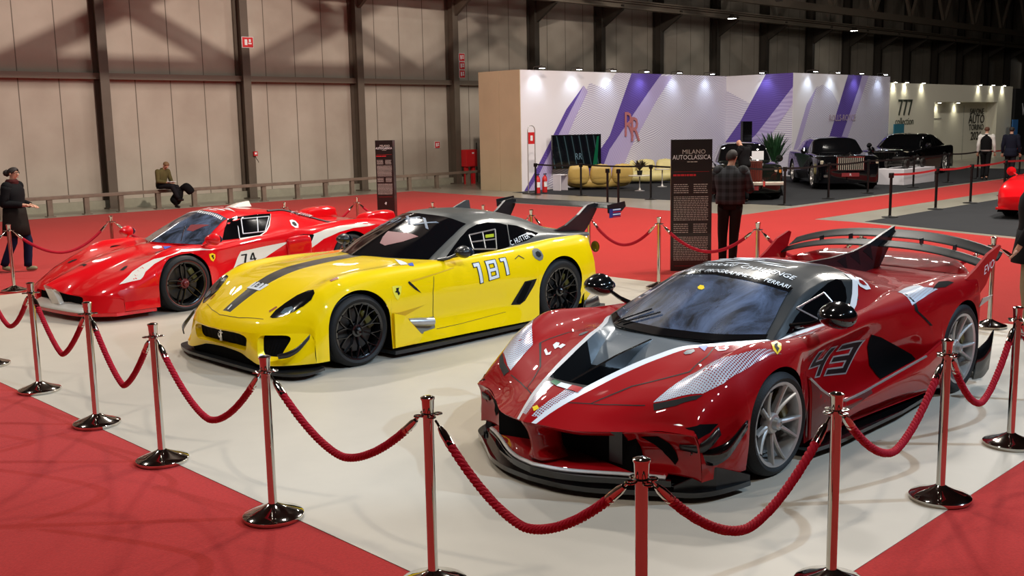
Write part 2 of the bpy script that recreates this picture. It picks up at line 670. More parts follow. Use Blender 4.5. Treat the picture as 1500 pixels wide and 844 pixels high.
M_red = paint('deep_red_paint', rgb(158, 2, 12), flake=0, rough=.5)
M_perf = None
def perf_mat(d0, d1, nm):
    """silver film printed with rows of small red dots"""
    m, nt, b = _new(nm)
    tc = nt.nodes.new('ShaderNodeTexCoord')
    mp = nt.nodes.new('ShaderNodeMapping'); mp.inputs['Scale'].default_value = (66, 66, 66)
    nt.links.new(tc.outputs['Object'], mp.inputs['Vector'])
    sep = nt.nodes.new('ShaderNodeSeparateXYZ'); nt.links.new(mp.outputs[0], sep.inputs[0])
    def op(o, a, b_=None):
        n = nt.nodes.new('ShaderNodeMath'); n.operation = o
        for i, q in enumerate((a, b_)):
            if q is None: continue
            if isinstance(q, (int, float)): n.inputs[i].default_value = q
            else: nt.links.new(q, n.inputs[i])
        return n.outputs[0]
    fx = op('SUBTRACT', op('FRACT', sep.outputs[0]), .5)
    fy = op('SUBTRACT', op('FRACT', sep.outputs[1]), .5)
    d = op('SQRT', op('ADD', op('MULTIPLY', fx, fx), op('MULTIPLY', fy, fy)))
    # dots grow towards the rear of each film
    mr = nt.nodes.new('ShaderNodeMapRange')
    nt.links.new(sep.outputs[0], mr.inputs['Value'])
    mr.inputs['From Min'].default_value = 66 * .75; mr.inputs['From Max'].default_value = 0
    mr.inputs['To Min'].default_value = d0; mr.inputs['To Max'].default_value = d1
    dot = op('LESS_THAN', d, mr.outputs[0])
    mx = nt.nodes.new('ShaderNodeMixRGB'); nt.links.new(dot, mx.inputs[0])
    mx.inputs[1].default_value = rgb(205, 212, 222); mx.inputs[2].default_value = rgb(140, 20, 28)
    nt.links.new(mx.outputs[0], b.inputs['Base Color'])
    b.inputs['Roughness'].default_value = .3; b.inputs['Coat Weight'].default_value = .7
    b.inputs['Metallic'].default_value = .2
    return m
M_perf = perf_mat(.14, .50, 'perforated_silver_film')
M_perfr = perf_mat(.16, .16, 'perforated_haunch_film')
M_perfn = perf_mat(.33, .33, 'perforated_nose_film')
def dusty_reflection_glass():  # dust film with cloudy blue reflections painted into the glass colour
    m, nt, b = _new('dusty_windscreen_painted_reflection')
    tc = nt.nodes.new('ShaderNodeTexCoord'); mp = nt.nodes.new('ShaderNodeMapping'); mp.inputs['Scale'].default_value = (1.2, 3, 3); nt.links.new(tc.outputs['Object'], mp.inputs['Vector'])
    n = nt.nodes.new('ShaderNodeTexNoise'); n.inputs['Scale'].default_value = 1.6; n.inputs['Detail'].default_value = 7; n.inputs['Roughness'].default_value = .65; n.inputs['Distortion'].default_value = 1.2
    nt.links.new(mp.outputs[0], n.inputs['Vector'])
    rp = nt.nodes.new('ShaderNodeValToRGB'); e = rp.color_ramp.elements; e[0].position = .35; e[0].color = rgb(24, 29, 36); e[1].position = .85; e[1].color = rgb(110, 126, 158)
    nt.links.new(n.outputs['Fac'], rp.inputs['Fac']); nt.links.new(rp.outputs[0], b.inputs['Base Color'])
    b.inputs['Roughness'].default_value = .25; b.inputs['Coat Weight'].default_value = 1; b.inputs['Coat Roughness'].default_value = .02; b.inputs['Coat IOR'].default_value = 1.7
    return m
M_glass = dusty_reflection_glass()
M_sideglass = mat('dark_side_glass', rgb(9, 10, 12), .05, coat=1.0, spec=.6)
M_redfilm = mat('dark_side_film', rgb(20, 18, 20), .3, coat=.6)
M_matgrey = mat('satin_grey_carbon', rgb(112, 118, 122), .32, metal=.35, coat=.3, noise=.12, nscale=260)

KX, KY, KA = .9248, 6.8052, -2.3711
fx = thing('race_car', 'dark red and black hypercar numbered 43 with silver wheels and arched rear wing', 'race car', (KX, KY, 0), KA)

ARK = [(0, .335, .352), (-2.665, .362, .385)]
K = Loft([
    # c0 centre
    [(-3.5, .0, 0, .90), (-3.3, 0, 0, .87), (-2.7, 0, 0, .84), (-2.0, 0, 0, .83), (-1.2, 0, 0, .80), (-.5, 0, 0, .76), (-.06, 0, 0, .735), (.1, 0, 0, .68), (.25, 0, 0, .60), (.4, 0, 0, .50), (.55, 0, 0, .44), (.76, 0, 0, .43), (.80, 0, 0, .585), (1.0, 0, 0, .535), (1.12, 0, 0, .485), (1.22, 0, 0, .42)],
    # c1 foot of the channel wall
    [(-3.5, 0, .28, .90), (-3.3, 0, .28, .865), (-2.7, 0, .28, .83), (-2.0, 0, .28, .83), (-1.2, 0, .3, .80), (-.5, 0, .50, .755), (-.15, -.06, .42, .738), (.1, 0, .32, .68), (.25, 0, .28, .59), (.4, 0, .25, .49), (.55, 0, .21, .43), (.76, 0, .15, .43), (.80, 0, .12, .588), (1.0, -.005, .08, .53), (1.12, -.01, .05, .48), (1.22, -.01, .03, .418)],
    # c2 inner edge of the white V
    [(-3.5, .04, .40, .90), (-3.3, .02, .40, .86), (-2.7, 0, .40, .83), (-2.0, 0, .48, .85), (-1.2, 0, .725, .785), (-.7, 0, .715, .77), (-.4, 0, .67, .755), (-.15, 0, .51, .75), (.1, 0, .375, .75), (.35, 0, .29, .712), (.6, 0, .217, .652), (.80, 0, .167, .595), (1.0, -.01, .112, .528), (1.12, -.02, .08, .478), (1.22, -.02, .052, .417)],
    # c3 outer edge of the white V
    [(-3.5, .05, .48, .90), (-3.3, .03, .48, .86), (-2.7, 0, .48, .83), (-2.0, 0, .56, .86), (-1.2, 0, .765, .785), (-.7, 0, .755, .765), (-.4, 0, .705, .745), (-.15, 0, .56, .74), (.1, 0, .425, .742), (.35, 0, .34, .703), (.6, 0, .267, .643), (.80, -.01, .212, .585), (1.0, -.02, .155, .52), (1.12, -.03, .115, .47), (1.22, -.03, .08, .414)],
    # c4 valley between bonnet and wing
    [(-3.5, .12, .60, .90), (-3.3, .06, .60, .86), (-2.7, 0, .60, .83), (-2.0, 0, .66, .86), (-1.4, 0, .77, .80), (-.9, 0, .775, .772), (-.5, 0, .76, .755), (-.15, 0, .655, .735), (.1, 0, .57, .728), (.35, 0, .51, .688), (.6, 0, .44, .615), (.80, -.03, .39, .55), (1.0, -.07, .34, .485), (1.12, -.10, .32, .44), (1.22, -.115, .31, .398)],
    # c5 inner flank of wing
    [(-3.5, .22, .72, .885), (-3.3, .12, .73, .87), (-2.9, .03, .73, .87), (-2.5, 0, .74, .88), (-2.0, 0, .76, .885), (-1.4, 0, .79, .81), (-.9, 0, .80, .775), (-.5, 0, .80, .765), (-.1, 0, .765, .748), (.1, 0, .718, .745), (.3, 0, .675, .715), (.5, 0, .638, .652), (.72, -.05, .60, .58), (.80, -.07, .58, .55), (1.0, -.17, .54, .475), (1.12, -.24, .53, .43), (1.22, -.28, .53, .40)],
    # c6 crest of wing
    [(-3.5, .38, .84, .87), (-3.3, .23, .86, .89), (-2.95, .04, .87, .915), (-2.665, 0, .875, .925), (-2.3, 0, .87, .92), (-2.0, 0, .85, .885), (-1.4, 0, .81, .81), (-.9, 0, .84, .775), (-.5, 0, .86, .785), (-.2, 0, .87, .81), (.05, 0, .855, .83), (.35, 0, .80, .765), (.6, -.06, .76, .66), (.80, -.13, .735, .575), (1.0, -.26, .73, .50), (1.12, -.35, .73, .45), (1.22, -.41, .73, .415)],
    # c7 outer shoulder
    [(-3.5, .43, .93, .80), (-3.3, .26, .95, .82), (-3.0, .04, .975, .85), (-2.665, 0, .985, .86), (-2.3, 0, .98, .85), (-2.0, 0, .95, .80), (-1.7, 0, .90, .76), (-1.4, 0, .855, .735), (-.9, 0, .88, .71), (-.5, 0, .93, .71), (-.2, 0, .965, .745), (.05, 0, .97, .755), (.35, 0, .94, .675), (.6, -.07, .91, .58), (.80, -.17, .895, .52), (1.0, -.31, .90, .465), (1.12, -.40, .905, .435), (1.22, -.465, .91, .41)],
    # c8 widest line
    [(-3.5, .44, .95, .60), (-3.3, .27, .975, .63), (-3.0, .04, 1.0, .65), (-2.665, 0, 1.02, .66), (-2.2, 0, 1.0, .66), (-1.9, 0, .95, .62), (-1.6, 0, .86, .60), (-1.3, 0, .80, .58), (-.9, 0, .82, .55), (-.5, 0, .90, .55), (-.2, 0, .99, .56), (0, 0, 1.01, .57), (.35, 0, 1.0, .53), (.6, -.1, .96, .44), (.80, -.21, .935, .37), (1.0, -.36, .925, .33), (1.12, -.45, .922, .31), (1.22, -.51, .92, .30)],
    # c9 rocker top crease
    [(-3.5, .44, .95, .40), (-3.3, .27, .97, .40), (-3.0, .04, 1.0, .40), (-2.665, 0, 1.02, .40), (-2.2, 0, 1.0, .38), (-1.9, 0, .90, .36), (-1.6, 0, .84, .33), (-1.3, 0, .82, .30), (-.9, 0, .84, .29), (-.5, 0, .90, .32), (-.2, 0, .99, .37), (0, 0, 1.01, .37), (.35, 0, 1.01, .33), (.6, -.1, .975, .29), (.80, -.21, .955, .24), (1.0, -.36, .94, .22), (1.12, -.45, .935, .21), (1.22, -.51, .93, .20)],
    # c10 sill
    [(-3.5, .44, .93, .20), (-3.3, .27, .95, .20), (-3.0, .04, .98, .18), (-2.665, 0, 1.0, .15), (-2.2, 0, 1.0, .13), (-1.6, 0, .97, .12), (-.9, 0, .95, .12), (-.5, 0, .95, .12), (-.2, 0, .98, .12), (.35, 0, .99, .13), (.6, -.1, .97, .13), (.80, -.21, .95, .13), (1.0, -.36, .94, .13), (1.12, -.45, .935, .13), (1.22, -.51, .93, .13)],
], creases=(1, 2, 3), arches=ARK, shoulder=7)
us = urange(K.n, 5)
def kmat(X, u, c):
    if 2 < u < 3 and X > -1.15: return 1
    if u < 2 and X > -.6:
        if X < .30: return 3
        if X < .775: return 4
        if X < .87: return 5
        if X < 1.19: return 2 if u > .62 + max(0, (1.0 - X)) * .0 else 0
    return 0
body, GB = build_shell('bodywork', K, -3.5, 1.22, us, [M_red, M_white, M_perfn, M_matgrey, M_void, M_carbon], fx, kmat, step=.045, sharp=50)
BV = bvh_of(body)
wheel_wells(fx, BV, ARK)

# cabin
CK = Loft([
    [(-3.1, 0, 0, .80), (-2.6, 0, 0, .92), (-2.1, 0, 0, 1.015), (-1.7, 0, 0, 1.085), (-1.3, 0, 0, 1.122), (-1.05, 0, 0, 1.12), (-.80, 0, 0, 1.09), (-.6, 0, 0, 1.02), (-.35, 0, 0, .895), (-.06, 0, 0, .735)],
    [(-3.1, 0, .16, .80), (-2.6, 0, .20, .91), (-2.1, 0, .24, 1.0), (-1.7, 0, .27, 1.075), (-1.3, 0, .29, 1.11), (-1.05, -.01, .29, 1.105), (-.80, -.04, .30, 1.06), (-.6, -.05, .32, .993), (-.35, -.06, .35, .88), (-.06, -.05, .36, .742)],
    [(-3.1, 0, .28, .80), (-2.6, 0, .38, .88), (-2.1, 0, .44, .95), (-1.7, 0, .475, 1.035), (-1.3, -.02, .50, 1.06), (-1.05, -.09, .515, 1.038), (-.80, -.135, .525, .996), (-.6, -.17, .56, .93), (-.35, -.22, .62, .84), (-.06, -.32, .67, .752)],
    [(-3.1, 0, .33, .80), (-2.6, 0, .46, .85), (-2.1, 0, .55, .91), (-1.7, 0, .60, .985), (-1.3, -.02, .565, 1.02), (-1.05, -.09, .57, 1.0), (-.80, -.135, .585, .965), (-.6, -.17, .615, .905), (-.35, -.22, .66, .825), (-.06, -.32, .70, .742)],
    [(-3.1, 0, .38, .80), (-2.6, 0, .53, .83), (-2.1, 0, .66, .86), (-1.7, 0, .70, .87), (-1.3, -.02, .70, .85), (-1.05, -.06, .70, .81), (-.80, -.12, .705, .785), (-.6, -.17, .71, .775), (-.35, -.22, .71, .765), (-.06, -.32, .715, .735)],
    [(-3.1, 0, .40, .72), (-2.6, 0, .58, .77), (-2.1, 0, .74, .78), (-1.7, 0, .80, .78), (-1.3, 0, .76, .77), (-.80, -.05, .76, .72), (-.6, -.11, .77, .71), (-.35, -.20, .74, .70), (-.06, -.32, .73, .69)],
], creases=(2, 3))
M_roofk = mat('roof_carbon', rgb(44, 48, 50), .3, coat=.7, metal=.25)
cab, GC = build_shell('cabin', CK, -3.1, -.06, urange(CK.n, 6), [M_roofk, M_red], fx, lambda X, u, c: 1 if (X < -1.9 + min(u, 4) * .09 and u > .9) or (u > 4 and X < -1.2) else 0, step=.03)
CB = bvh_of(cab)

def sub_surface(name, L, xy, m, parent, off=.004, both=True, nu=24, nv=14):
    """region of a loft between the four corners (X,u), lifted off the skin"""
    a, b, c, d = xy
    G = []
    for i in range(nu + 1):
        s_ = i / nu; row = []
        for j in range(nv + 1):
            t = j / nv
            X = lerp(lerp(a[0], b[0], s_), lerp(d[0], c[0], s_), t)
            u = lerp(lerp(a[1], b[1], s_), lerp(d[1], c[1], s_), t)
            p = L.raw(X, u)
            e = .002
            px = L.raw(X + e, u) - p; pu = L.raw(X, min(u + e, L.n - 1 - 1e-4)) - L.raw(X, min(u, L.n - 1 - 1e-4 - e))
            n = pu.cross(px)
            if n.length > 1e-9: n.normalize()
            if n.z < -.2 or (abs(n.z) < .2 and n.y < 0): n = -n
            row.append(p + n * off)
        G.append(row)
    vs = [p for r in G for p in r]; fs = grid_faces(len(G), len(G[0]))
    return mesh_pair(name, vs, fs, m, parent, True, 0, both)

def full_pane(name, L, Xa, Xb, ufun, m, parent, off=.005, n=20, k=14):
    """pane across the car between X=Xa..Xb; half-width parameter ufun(t)"""
    G = []
    for i in range(n + 1):
        t = i / n; X = lerp(Xa, Xb, t); ue = ufun(t); row = []
        for j in range(-k, k + 1):
            u = abs(j) / k * ue
            p = L.raw(X, u)
            e = .003
            n_ = (L.raw(X, u + e) - p).cross(L.raw(X + e, u) - p)
            if n_.length > 1e-9: n_.normalize()
            if n_.z < 0: n_ = -n_
            p = p + n_ * off
            if j < 0: p = V((p.x, -p.y, p.z))
            row.append(p)
        G.append(row)
    return grid_obj(name, G, m, parent)
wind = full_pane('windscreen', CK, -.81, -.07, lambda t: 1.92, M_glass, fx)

# wheels
for x, w, R, rr in ((0, .285, .328, .2585), (-2.665, .345, .36, .2715)):
    for s in (1, -1):
        make_wheel(fx, x, s * 1.0, R, w, rr, 'twin10', M_silver, spin=.9)

# --- nose below the bonnet edge -------------------------------------------------
# cavity behind the intakes
mb = MB()
mb.box((.72, 0, .27), (.30, 1.16, .30))
mb.build('intake_cavity', M_void, fx, smooth=False)
# bonnet lip rolled under
G = []
for t in range(5):
    f = t / 4
    G.append([lerp(e, V((e.x - .05, e.y, e.z - .035)), f) + V((.006 * sin(pi * f), 0, 0)) for e in [K.raw(1.22, q * .25) for q in range(0, 20)]])
G = [[V((p.x, -p.y, p.z)) for p in reversed(r[1:])] + r for r in G]
grid_obj('bonnet_lip', G, M_red, fx)
# centre pillar
P = [[(1.215, .0, .425), (1.19, .05, .41), (1.13, .10, .39), (1.0, .12, .385)],
     [(1.165, .0, .33), (1.15, .025, .33), (1.10, .05, .33), (.97, .07, .33)],
     [(1.14, .0, .24), (1.125, .025, .24), (1.08, .05, .24), (.95, .07, .24)],
     [(1.13, .0, .17), (1.12, .05, .165), (1.06, .10, .165), (.93, .12, .165)]]
patch('centre_pillar', P, M_red, fx, 10, 10, flip=True)
# cheeks: inner wall of intake, front face, and return to the body side
P = [[(.70, .50, .39), (.935, .53, .395), (.90, .60, .405), (.86, .66, .41), (.80, .76, .41), (.762, .87, .415), (.755, .91, .41)],
     [(.66, .50, .33), (.875, .52, .34), (.86, .58, .345), (.82, .66, .345), (.755, .77, .34), (.725, .87, .345), (.722, .915, .345)],
     [(.62, .50, .27), (.835, .52, .27), (.815, .58, .275), (.775, .66, .28), (.725, .77, .28), (.715, .87, .28), (.712, .92, .28)],
     [(.60, .50, .21), (.79, .52, .20), (.80, .58, .205), (.765, .66, .21), (.72, .77, .21), (.711, .87, .21), (.71, .925, .21)],
     [(.60, .50, .14), (.80, .53, .14), (.81, .58, .14), (.78, .66, .14), (.73, .77, .14), (.712, .87, .14), (.71, .93, .13)]]
patch('front_bumper_cheek', P, M_red, fx, 24, 30, flip=True)
# cheek openings
# lower tray with a white edge
lipc = [(1.085, 0), (1.07, .12), (1.04, .22), (.985, .34), (.93, .42), (.87, .50), (.80, .54)]
def arcpts(c, n):
    xs = [i for i in range(len(c))]
    return [(pchip(xs, [q[0] for q in c], (len(c) - 1) * i / n), pchip(xs, [q[1] for q in c], (len(c) - 1) * i / n)) for i in range(n + 1)]
A = arcpts([(1.145, 0), (1.12, .14), (1.07, .27), (1.0, .39), (.93, .50), (.86, .62), (.80, .74)], 28)
def tray(name, off0, off1, z0, z1, m, th=.008):
    G = []
    for sgn in (0,):
        rows = []
        full = [(x, -y) for x, y in reversed(A[1:])] + A
        for k, (o_, z_) in enumerate(((off0, z0), ((off0 + off1) / 2, (z0 + z1) / 2), (off1, z1))):
            rows.append([V((x + o_, y * (1 + o_ * .5), z_)) for x, y in full])
        G = rows
    o = grid_obj(name, G, m, fx)
    md = o.modifiers.new('t', 'SOLIDIFY'); md.thickness = th; md.offset = 0
    return o
tray('lower_lip', -.26, -.012, .175, .135, M_red, .012)
tray('lip_trim_line', -.016, .006, .138, .132, M_white, .016)
# splitter
out = arcpts([(1.185, 0), (1.165, .2), (1.09, .42), (.97, .60), (.86, .76), (.75, .92), (.62, .985), (.45, 1.02), (.36, 1.03)], 40)
inn = [(.36, .70)]
poly = [(x, -y) for x, y in reversed(out[1:])] + out + [(.36, .70), (.5, .0), (.36, -.70)]
mb = MB(); mb.prism(poly, .075, None, .045)
inner = arcpts([(1.165, 0), (1.14, .17), (1.075, .35), (.97, .52), (.88, .66), (.80, .78)], 24)
band = [(x, -y) for x, y in reversed(inner[1:])] + inner
band2 = [(x - .03, y * .97) for x, y in band]
mb.prism(band + band2[::-1], .125, None, .07)
spl = mb.build('front_splitter', M_gloss, fx, smooth=False)
# upright end plates and dark fences of the splitter
mesh_pair('splitter_endplate', [(.80, .80, .045), (.60, .95, .045), (.36, 1.02, .045), (.36, 1.02, .11), (.60, .95, .20), (.80, .80, .10)], [(0, 1, 4, 5), (1, 2, 3, 4)], M_carbon, fx, False, .012)
# canards
def blade(name, top, bot, m, th=.012, par=fx, n=14, out=.0):
    G = [[V([pchip(list(range(len(c))), [q[k] for q in c], (len(c) - 1) * i / n) for k in range(3)]) for i in range(n + 1)] for c in (top, bot)]
    mid = [(G[0][i] + G[1][i]) / 2 + V((0, out, 0)) for i in range(n + 1)]
    rows = [G[0], mid, G[1]]
    vs = [p for r in rows for p in r]; fs = grid_faces(3, n + 1)
    return mesh_pair(name, vs, fs, m, par, True, th)
blade('large_canard', [(.72, .86, .30), (.66, .97, .33), (.56, 1.03, .38), (.43, 1.045, .46)], [(.70, .84, .235), (.655, .96, .225), (.57, 1.03, .29), (.41, 1.03, .40)], M_gloss)
blade('small_canard', [(.75, .80, .335), (.72, .90, .35), (.67, .955, .40), (.61, .97, .445)], [(.74, .80, .305), (.71, .905, .30), (.665, .965, .345), (.60, .98, .40)], M_carbon)
# side blade / rocker
P = [[(-.36, .975, .56), (-.46, 1.0, .47), (-.61, 1.0, .385), (-.80, .985, .325), (-1.05, .985, .335), (-1.3, 1.0, .367), (-1.6, 1.01, .40), (-1.93, 1.02, .435), (-2.27, 1.01, .50)],
     [(-.36, .99, .42), (-.46, 1.015, .37), (-.61, 1.02, .31), (-.80, 1.01, .28), (-1.05, 1.01, .28), (-1.3, 1.02, .30), (-1.6, 1.03, .32), (-1.93, 1.035, .33), (-2.27, 1.02, .34)],
     [(-.36, .99, .15), (-.46, 1.0, .15), (-.61, 1.0, .16), (-.80, .99, .18), (-1.05, .99, .20), (-1.3, 1.0, .20), (-1.6, 1.0, .19), (-1.93, 1.0, .16), (-2.27, .995, .12)]]
sb = patch('side_blade', P, M_red, fx, 14, 60, solid=.02)
BS = bvh_of(sb[0])
# floor and side skirt
mb = MB()
fl_ = [(.45, .98), (.2, .60), (-.35, .60), (-.40, 1.02), (-.7, 1.045), (-1.6, 1.03), (-2.24, .97), (-2.27, .60), (-3.1, .60), (-3.2, .93), (-3.45, .85)]
poly = fl_ + [(x, -y) for x, y in reversed(fl_)]
mb.prism(poly, .085, None, .06)
mb.build('side_skirt_floor', M_gloss, fx, smooth=False)
# tail panel
rear = [K.column(-3.5, us)]
P = rear[0]
k = len(P)
mid = [V((p.x - .02, p.y * .98, max(.22, min(p.z, .86)) * .9)) for p in P]
low = [V((p.x + .02, p.y * .95, .2)) for p in P]
G = [P, [lerp(a_, b_, .4) + V((-.05, 0, 0)) for a_, b_ in zip(P, low)], low]
G = [[V((p.x, -p.y, p.z)) for p in reversed(r[1:])] + r for r in G]
grid_obj('rear_bumper', G, M_red, fx)
# rear spoiler lip
G = []
for X, dz, dx in ((-3.30, .005, 0), (-3.42, .04, 0), (-3.50, .075, -.02), (-3.51, .06, -.025), (-3.50, .0, -.01)):
    r = []
    for i in range(26):
        u = 6.0 * i / 25
        p = K.raw(X, u); r.append(p + V((dx, 0, dz * (1 - (u / 6.0) ** 4 * .7))))
    G.append([V((p.x, -p.y, p.z)) for p in reversed(r[1:])] + r)
grid_obj('tail_spoiler_lip', G, M_red, fx)
# tail fins carrying the wing
def plate(name, pts, y0, th, m, par, lean=0.0, zref=.85):
    """side-profile plate at y0 (one object each side), leaning outwards with height"""
    a = [(x, (y0 + (z - zref) * lean), z) for x, z in pts]
    b = [(x, (y0 + (z - zref) * lean - th), z) for x, z in pts]
    n = len(pts)
    return mesh_pair(name, a + b, [tuple(range(n)), tuple(range(n, 2 * n))[::-1]] + [(i, n + i, n + (i + 1) % n, (i + 1) % n) for i in range(n)], m, par, False)
plate('wing_endplate', [(-2.78, .895), (-2.95, .96), (-3.15, 1.06), (-3.36, 1.115), (-3.40, 1.10), (-3.30, .95), (-3.22, .80), (-3.10, .72), (-3.0, .80), (-2.9, .86)], .955, .022, M_red, fx, lean=.12)
# wing: two arched elements
def wing_el(name, x0, x1, zc, ze, ymax, m, th=.018, rise=.06, par=fx, dxe=0.0, pw=2.6):
    """aerofoil plank across the car, x0 front edge, x1 rear edge, rising by 'rise' to the rear"""
    G = []; n = 40
    for i in range(n + 1):
        y = -ymax + 2 * ymax * i / n; t = abs(y) / ymax
        z = zc + (ze - zc) * t ** pw
        row = []
        for k in range(16):
            a = 2 * pi * k / 15
            f = .5 + .5 * cos(a)          # 1 front .. 0 rear
            cx = x1 + (x0 - x1) * f
            row.append(V((cx + dxe * t * t, y, z + th / 2 * sin(a) * (.4 + f) + rise * (1 - f) ** 1.5)))
        G.append(row)
    return grid_obj(name, G, m, par, flip=True)
M_wing = mat('wing_black', rgb(9, 9, 10), .45, spec=.12)
wing_el('wing_main_element', -3.20, -3.32, 1.05, .92, .965, M_wing, rise=.045, dxe=.02)
wing_el('wing_upper_element', -3.385, -3.52, 1.115, .98, .965, M_wing, rise=.06, dxe=.02)
for y in (-.62, -.33, .33, .62):
    t = abs(y) / .965; z = 1.11 - .14 * t ** 2.6
    mb = MB(); mb.box((-3.36, y, z), (.07, .006, .05)); mb.build('wing_bracket', M_carbon, fx, smooth=False)
# dorsal fin
fin = [(-1.95, 1.035), (-2.4, 1.03), (-2.75, 1.045), (-3.05, 1.09), (-3.30, 1.155), (-3.52, 1.205), (-3.50, 1.14), (-3.42, 1.03), (-3.32, .93), (-3.25, .86), (-2.9, .84), (-2.4, .90)]
mb = MB(); n = len(fin)
mb.add([(x, .012, z) for x, z in fin] + [(x, -.012, z) for x, z in fin], [tuple(range(n)), tuple(range(n, 2 * n))[::-1]] + [(i, n + i, n + (i + 1) % n, (i + 1) % n) for i in range(n)])
mb.build('dorsal_fin', M_carbon, fx, smooth=False)
for k in range(3):
    x = -2.62 - .22 * k
    z = .985 + .02 * k
    mesh_pair('fin_chequer', [(x, .0135, z - .06), (x + .14, .0135, z + .01), (x, .0135, z + .035 + k * .012), (x - .05, .0135, z - .09)], [(0, 1, 2, 3)], M_black, fx, False, .001)
# little flags on the tail corner and lower black fin
plate('corner_winglet', [(-2.92, .66), (-2.93, .73), (-3.12, .735), (-3.08, .70)], 1.02, .008, M_silver, fx, lean=.3, zref=.66)
blade('rear_lower_fin', [(-2.98, 1.0, .30), (-3.08, 1.03, .36), (-3.16, 1.05, .44)], [(-2.96, .98, .05), (-3.04, 1.02, .06), (-3.12, 1.04, .12)], M_gloss)
# mirrors
def mirror_pod(cx, cy, cz, s, m, par, sc=1.0, arm=None):
    mb = MB()
    n = 14; k = 18; vs = []; fs = []
    for i in range(n + 1):
        a = pi * i / n
        for j in range(k):
            b = 2 * pi * j / k
            x = cos(a); r = sin(a)
            px = x * .12 if x > 0 else x * .045
            vs.append((cx + px * sc, cy + s * (r * cos(b) * .11) * sc * (1.0 if cos(b) * s < 0 else 1.0), cz + r * sin(b) * .078 * sc * (1 - .25 * max(0, x))))
    for i in range(n):
        for j in range(k):
            q = (j + 1) % k
            fs.append((i * k + j, i * k + q, (i + 1) * k + q, (i + 1) * k + j))
    mb.add(vs, fs)
    o = mb.build('door_mirror', m, par, sharp=None)
    mb = MB()
    if arm: mb.tube(arm, [.022, .016, .014], 8)
    a_ = mb.build('mirror_arm', m, o)
    mb = MB(); mb.prism([(.105 * cos(t * pi / 10), .048 * sin(t * pi / 10)) for t in range(20)], .004, Matrix.Translation((cx - .048 * sc, cy, cz)) @ Matrix.Rotation(pi / 2, 4, 'Y') @ Matrix.Rotation(pi / 2, 4, 'Z'))
    mb.build('mirror_glass', M_glass, o)
    return o
for s in (1, -1):
    mirror_pod(-.66, s * 1.01, .915, s, M_gloss, fx, 1.18, [(-.64, s * .67, .80), (-.66, s * .82, .835), (-.67, s * .95, .89)])
CB = bvh_of(cab); WB = bvh_of(wind); PARENT = fx
decal('perforated_wing_film', [[(0.7335, 0.5987), (0.6998, 0.6625), (0.5731, 0.8363), (0.4533, 0.8946), (0.2969, 0.9304), (0.1343, 0.9566), (-0.0549, 0.9667), (0.0257, 0.9349), (0.1406, 0.8982), (0.2518, 0.852), (0.3514, 0.7753), (0.4604, 0.6572), (0.6121, 0.6205)]], 'top', BV, M_perf, PARENT, off=0.0022, step=.035, mirror=True)
decal('headlight_strip', [[(0.7401, 0.6039), (0.6773, 0.7193), (0.5789, 0.8404), (0.6213, 0.8233), (0.7024, 0.7383), (0.766, 0.6293)]], 'top', BV, M_black, PARENT, off=0.003, step=.035, mirror=True)
decal('shield_badge', [[(-0.0422, 0.8971), (-0.1229, 0.8857), (-0.1289, 0.9159), (-0.0732, 0.9504), (-0.0027, 0.9654), (0.0058, 0.9417)]], 'top', BV, M_yellow_badge, PARENT, off=0.004, step=.035, mirror=True)
decal('shield_horse', [[(-0.0558, 0.9127), (-0.1046, 0.9067), (-0.0613, 0.9287), (-0.0636, 0.9418), (-0.0144, 0.958), (-0.0253, 0.9415), (-0.0292, 0.9293)]], 'top', BV, M_black, PARENT, off=0.006, step=.035, mirror=True)
decal('side_window', [[(-0.5356, 0.7684), (-0.7382, 0.8474), (-0.9012, 0.9014), (-1.0495, 0.9462), (-1.1636, 0.9741), (-1.2996, 1.0051), (-1.4331, 1.0181), (-1.4814, 1.004), (-1.4703, 0.954), (-1.4058, 0.8923), (-1.3003, 0.8365), (-1.0112, 0.7901), (-0.7814, 0.7773)]], 'side', CB, M_sideglass, PARENT, off=0.004, step=.035, mirror=True)
KWIN = [(-0.5356, 0.7684), (-0.9012, 0.9014), (-1.1636, 0.9741), (-1.4331, 1.0181), (-1.4814, 1.004), (-1.4058, 0.8923), (-1.3003, 0.8365), (-1.0112, 0.7901)]
decal('fuel_cap', [[(-1.7391, 0.9964), (-1.8061, 0.979), (-1.8116, 0.942), (-1.7908, 0.9072), (-1.7114, 0.9123), (-1.6599, 0.942), (-1.6546, 0.9803)]], 'side', CB, M_whitesticker, PARENT, off=0.005, step=.035, mirror=True)
decal('fuel_cap_centre', [[(-1.7092, 0.9834), (-1.762, 0.9674), (-1.7686, 0.9335), (-1.7117, 0.9453), (-1.6898, 0.9668)]], 'side', CB, M_red, PARENT, off=0.008, step=.035, mirror=True)
decal('haunch_film', [[(-1.9335, 0.8028), (-2.1882, 0.7733), (-2.1656, 0.8946), (-2.2748, 0.9572), (-2.085, 0.9438), (-1.9047, 0.9294)]], 'top', BV, M_perfr, PARENT, off=0.0025, step=.035, mirror=True)
decal('haunch_slash', [[(-1.9346, 0.8821), (-1.9438, 0.8822), (-1.9592, 0.7528), (-2.1273, 0.6246), (-2.0918, 0.6293), (-1.9216, 0.7621)]], 'side', BV, M_black, PARENT, off=0.003, step=.035, mirror=True)
decal('deck_vent', [[(-2.2171, 0.9404), (-2.3988, 0.9067), (-2.5186, 0.9296), (-2.5651, 0.953), (-2.3932, 0.9634)]], 'top', BV, M_void, PARENT, off=0.003, step=.035, mirror=True)
K43 = [(-0.4387, 0.5528), (-0.5752, 0.6674), (-1.3569, 0.6036), (-1.1792, 0.4468)]
